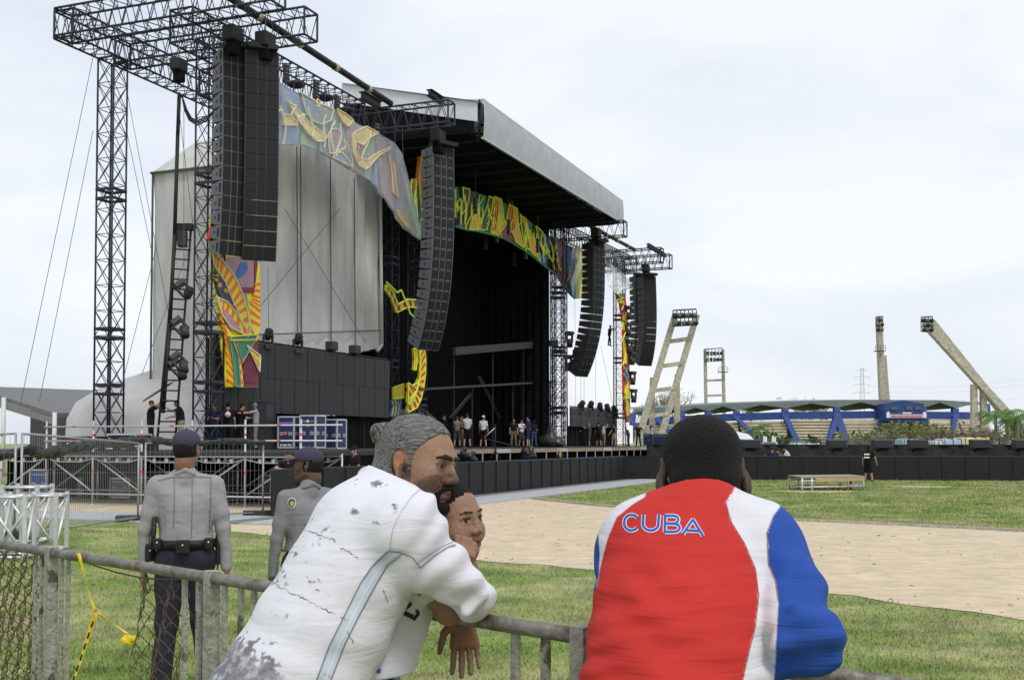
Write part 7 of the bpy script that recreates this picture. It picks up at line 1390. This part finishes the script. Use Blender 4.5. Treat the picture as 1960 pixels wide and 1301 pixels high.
# aluminium truss pieces standing upright
M_al2 = mat('truss_aluminium', (.68, .69, .71), .35, .6, var=.08, scale=8)
def atruss(label, c, w_, d, h, rz):
    t = thing('truss_piece', label, 'truss', c, 'aluminium truss pieces'); a = V((math.cos(rz), math.sin(rz), 0)) * w_ / 2; b = V((-math.sin(rz), math.cos(rz), 0)) * d / 2; q = lambda k: c + a * (-1, 1, 1, -1)[k % 4] + b * (-1, -1, 1, 1)[k % 4]
    for k in range(4):
        MB().obox(q(k) + DZ * h / 2, a.normalized() * .028, b.normalized() * .028, DZ * h / 2).build('chord', M_al2, t)
        for z in (.05, h - .05): MB().tube(q(k) + DZ * z, q(k + 1) + DZ * z, .024, 6).build('end_tube', M_al2, t)
        MB().tube(q(k) + DZ * (.08 if k % 2 else h - .08), q(k + 1) + DZ * (h - .08 if k % 2 else .08), .022, 6).build('diagonal', M_al2, t)
    return t
for i, (x, y, Y, w_, d, h, rz) in enumerate(((20, 1040, 17.6, .55, .55, 1.0, .15), (85, 1030, 18.4, .52, .6, .95, .1), (52, 1012, 19.3, .6, .5, .98, -.1), (-25, 1030, 18.2, .55, .6, .95, .2))):
    p = at(x, y, Y); p.z = gz(p.x, p.y); atruss(['front aluminium truss piece standing at the left edge', 'right aluminium truss piece of the stack by the fence', 'rear aluminium truss piece of the stack by the fence', 'aluminium truss piece cut off by the left frame edge'][i], p, w_, d, h, rz)
rs = thing('stage_riser', 'low aluminium riser with plywood top standing on the grass', 'riser', on_z(1590, 938)); ra, rb = on_z(1533, 940), on_z(1655, 938); ra.z = rb.z = 0; dx = (rb - ra); bk_ = V((0, 2.0, 0)); ZR = .50
for j, o_ in enumerate((V((0, 0, 0)), bk_)):
    for u in (.02, .17, .98): MB().tube(ra + dx * u + o_, ra + dx * u + o_ + DZ * ZR, .035, 7).build('leg', M_alu, rs)
    for z in (.16, ZR - .1): MB().tube(ra + o_ + DZ * z, rb + o_ + DZ * z, .03, 6).build('rail', M_alu, rs)
for u in (.02, .17, .98): MB().tube(ra + dx * u + DZ * .16, ra + dx * u + bk_ + DZ * .16, .028, 6).build('cross_rail', M_alu, rs)
MB().prism([ra + DZ * ZR, rb + DZ * ZR, rb + bk_ + DZ * ZR, ra + bk_ + DZ * ZR], DZ * .05).build('top', mat('riser_top', (.30, .27, .21), .7), rs); MB().obox((ra + rb) / 2 + DZ * (ZR - .07) - V((-.25, .02, 0)), dx * .38, V((0, .02, 0)), DZ * .07).build('fascia_board', mat('plywood_warm', (.45, .32, .15), .8), rs); MB().tube(ra + dx * .72 + DZ * .16, ra + dx * .76 + DZ * .16, .05, 7).build('band', mat('band_orange', (.8, .2, .04)), rs)
MB().obox(ra + dx * .84 + V((0, .5, .3)), V((.03, 0, 0)), V((0, .03, 0)), DZ * .25).build('jack', M_blk, rs); MB().obox(ra + dx * .84 + V((0, .5, .18)), V((.4, 0, 0)), V((0, .2, 0)), DZ * .06).build('jack_base', M_alu, rs)
# covered gear on the stage front
for i, (x, y, Y, k) in enumerate(((886, 866, 47, .52), (903, 876, 45.5, .55), (1013, 868, 51, .8), (812, 868, 42, .55))):
    p = at(x, y, Y); pr = [cap(p + V((-.22 * k, 0, .1 * k)), p + V((.2 * k, 0, -.15 * k)), .28 * k, .22 * k, .1), cap(p + V((.0, 0, -.3 * k)), p + V((.05, 0, .25 * k)), .2 * k, .2 * k, .1), cap(p + V((-.25 * k, 0, -.2 * k)), p + V((-.2 * k, .1, -.45 * k)), .16 * k, .2 * k, .1)]; vt, fq = sdf_mesh(pr, .022, lambda P_: .08 * vnoise(P_, 7) + .04 * vnoise(P_, 18))
    tag(np_mesh('covered_light', vt, fq, None, mat('black_plastic', (.012, .012, .014), .3, bump=.4, bscale=12)), ['bagged stage light on the lower step left of the pair', 'bagged stage light on the lower step right of the pair', 'large bagged stage light at the middle of the stage front', 'bagged stage light peeking behind the grey-haired head'][i], 'stage light')
tp_ = thing('tripod_stand', 'black tripod stand with a boom in front of the stage deck', 'stand', at(945, 880, 47)); q = at(948, 812, 47)
MB().tube(V((q.x, q.y, .9)), q, .03, 6).build('mast', M_blk, tp_); MB().tube(at(925, 838, 47), at(982, 853, 47), .03, 6).build('boom', M_blk, tp_); MB().tube(at(926, 838, 47), at(948, 818, 47), .02, 6).build('brace', M_alu, tp_)
for dx_ in (-.35, .35, .05): MB().tube(V((q.x, q.y, 1.5)), V((q.x + dx_, q.y + .2, .9)), .022, 6).build('leg', M_blk, tp_)
gc = on_t(1054, 840, 8.5); gc.z = D_ + .75; pr = [cap(gc + V((-.45, 0, -.4)), gc + V((.45, 0, -.5)), .4, .42, .2), cap(gc + V((0, 0, -.2)), gc + V((0, 0, .35)), .45, .25, .2)]; vt, fq = sdf_mesh(pr, .07, lambda P_: .25 * vnoise(P_, 2.5) + .08 * vnoise(P_, 8), lambda P_: D_ - P_[:, 2]); tag(np_mesh('covered_gear', vt, fq, None, mat('grey_plastic', (.022, .024, .027), .35, bump=.6, bscale=5)), 'heap of gear under grey plastic on the stage floor', 'covered gear')
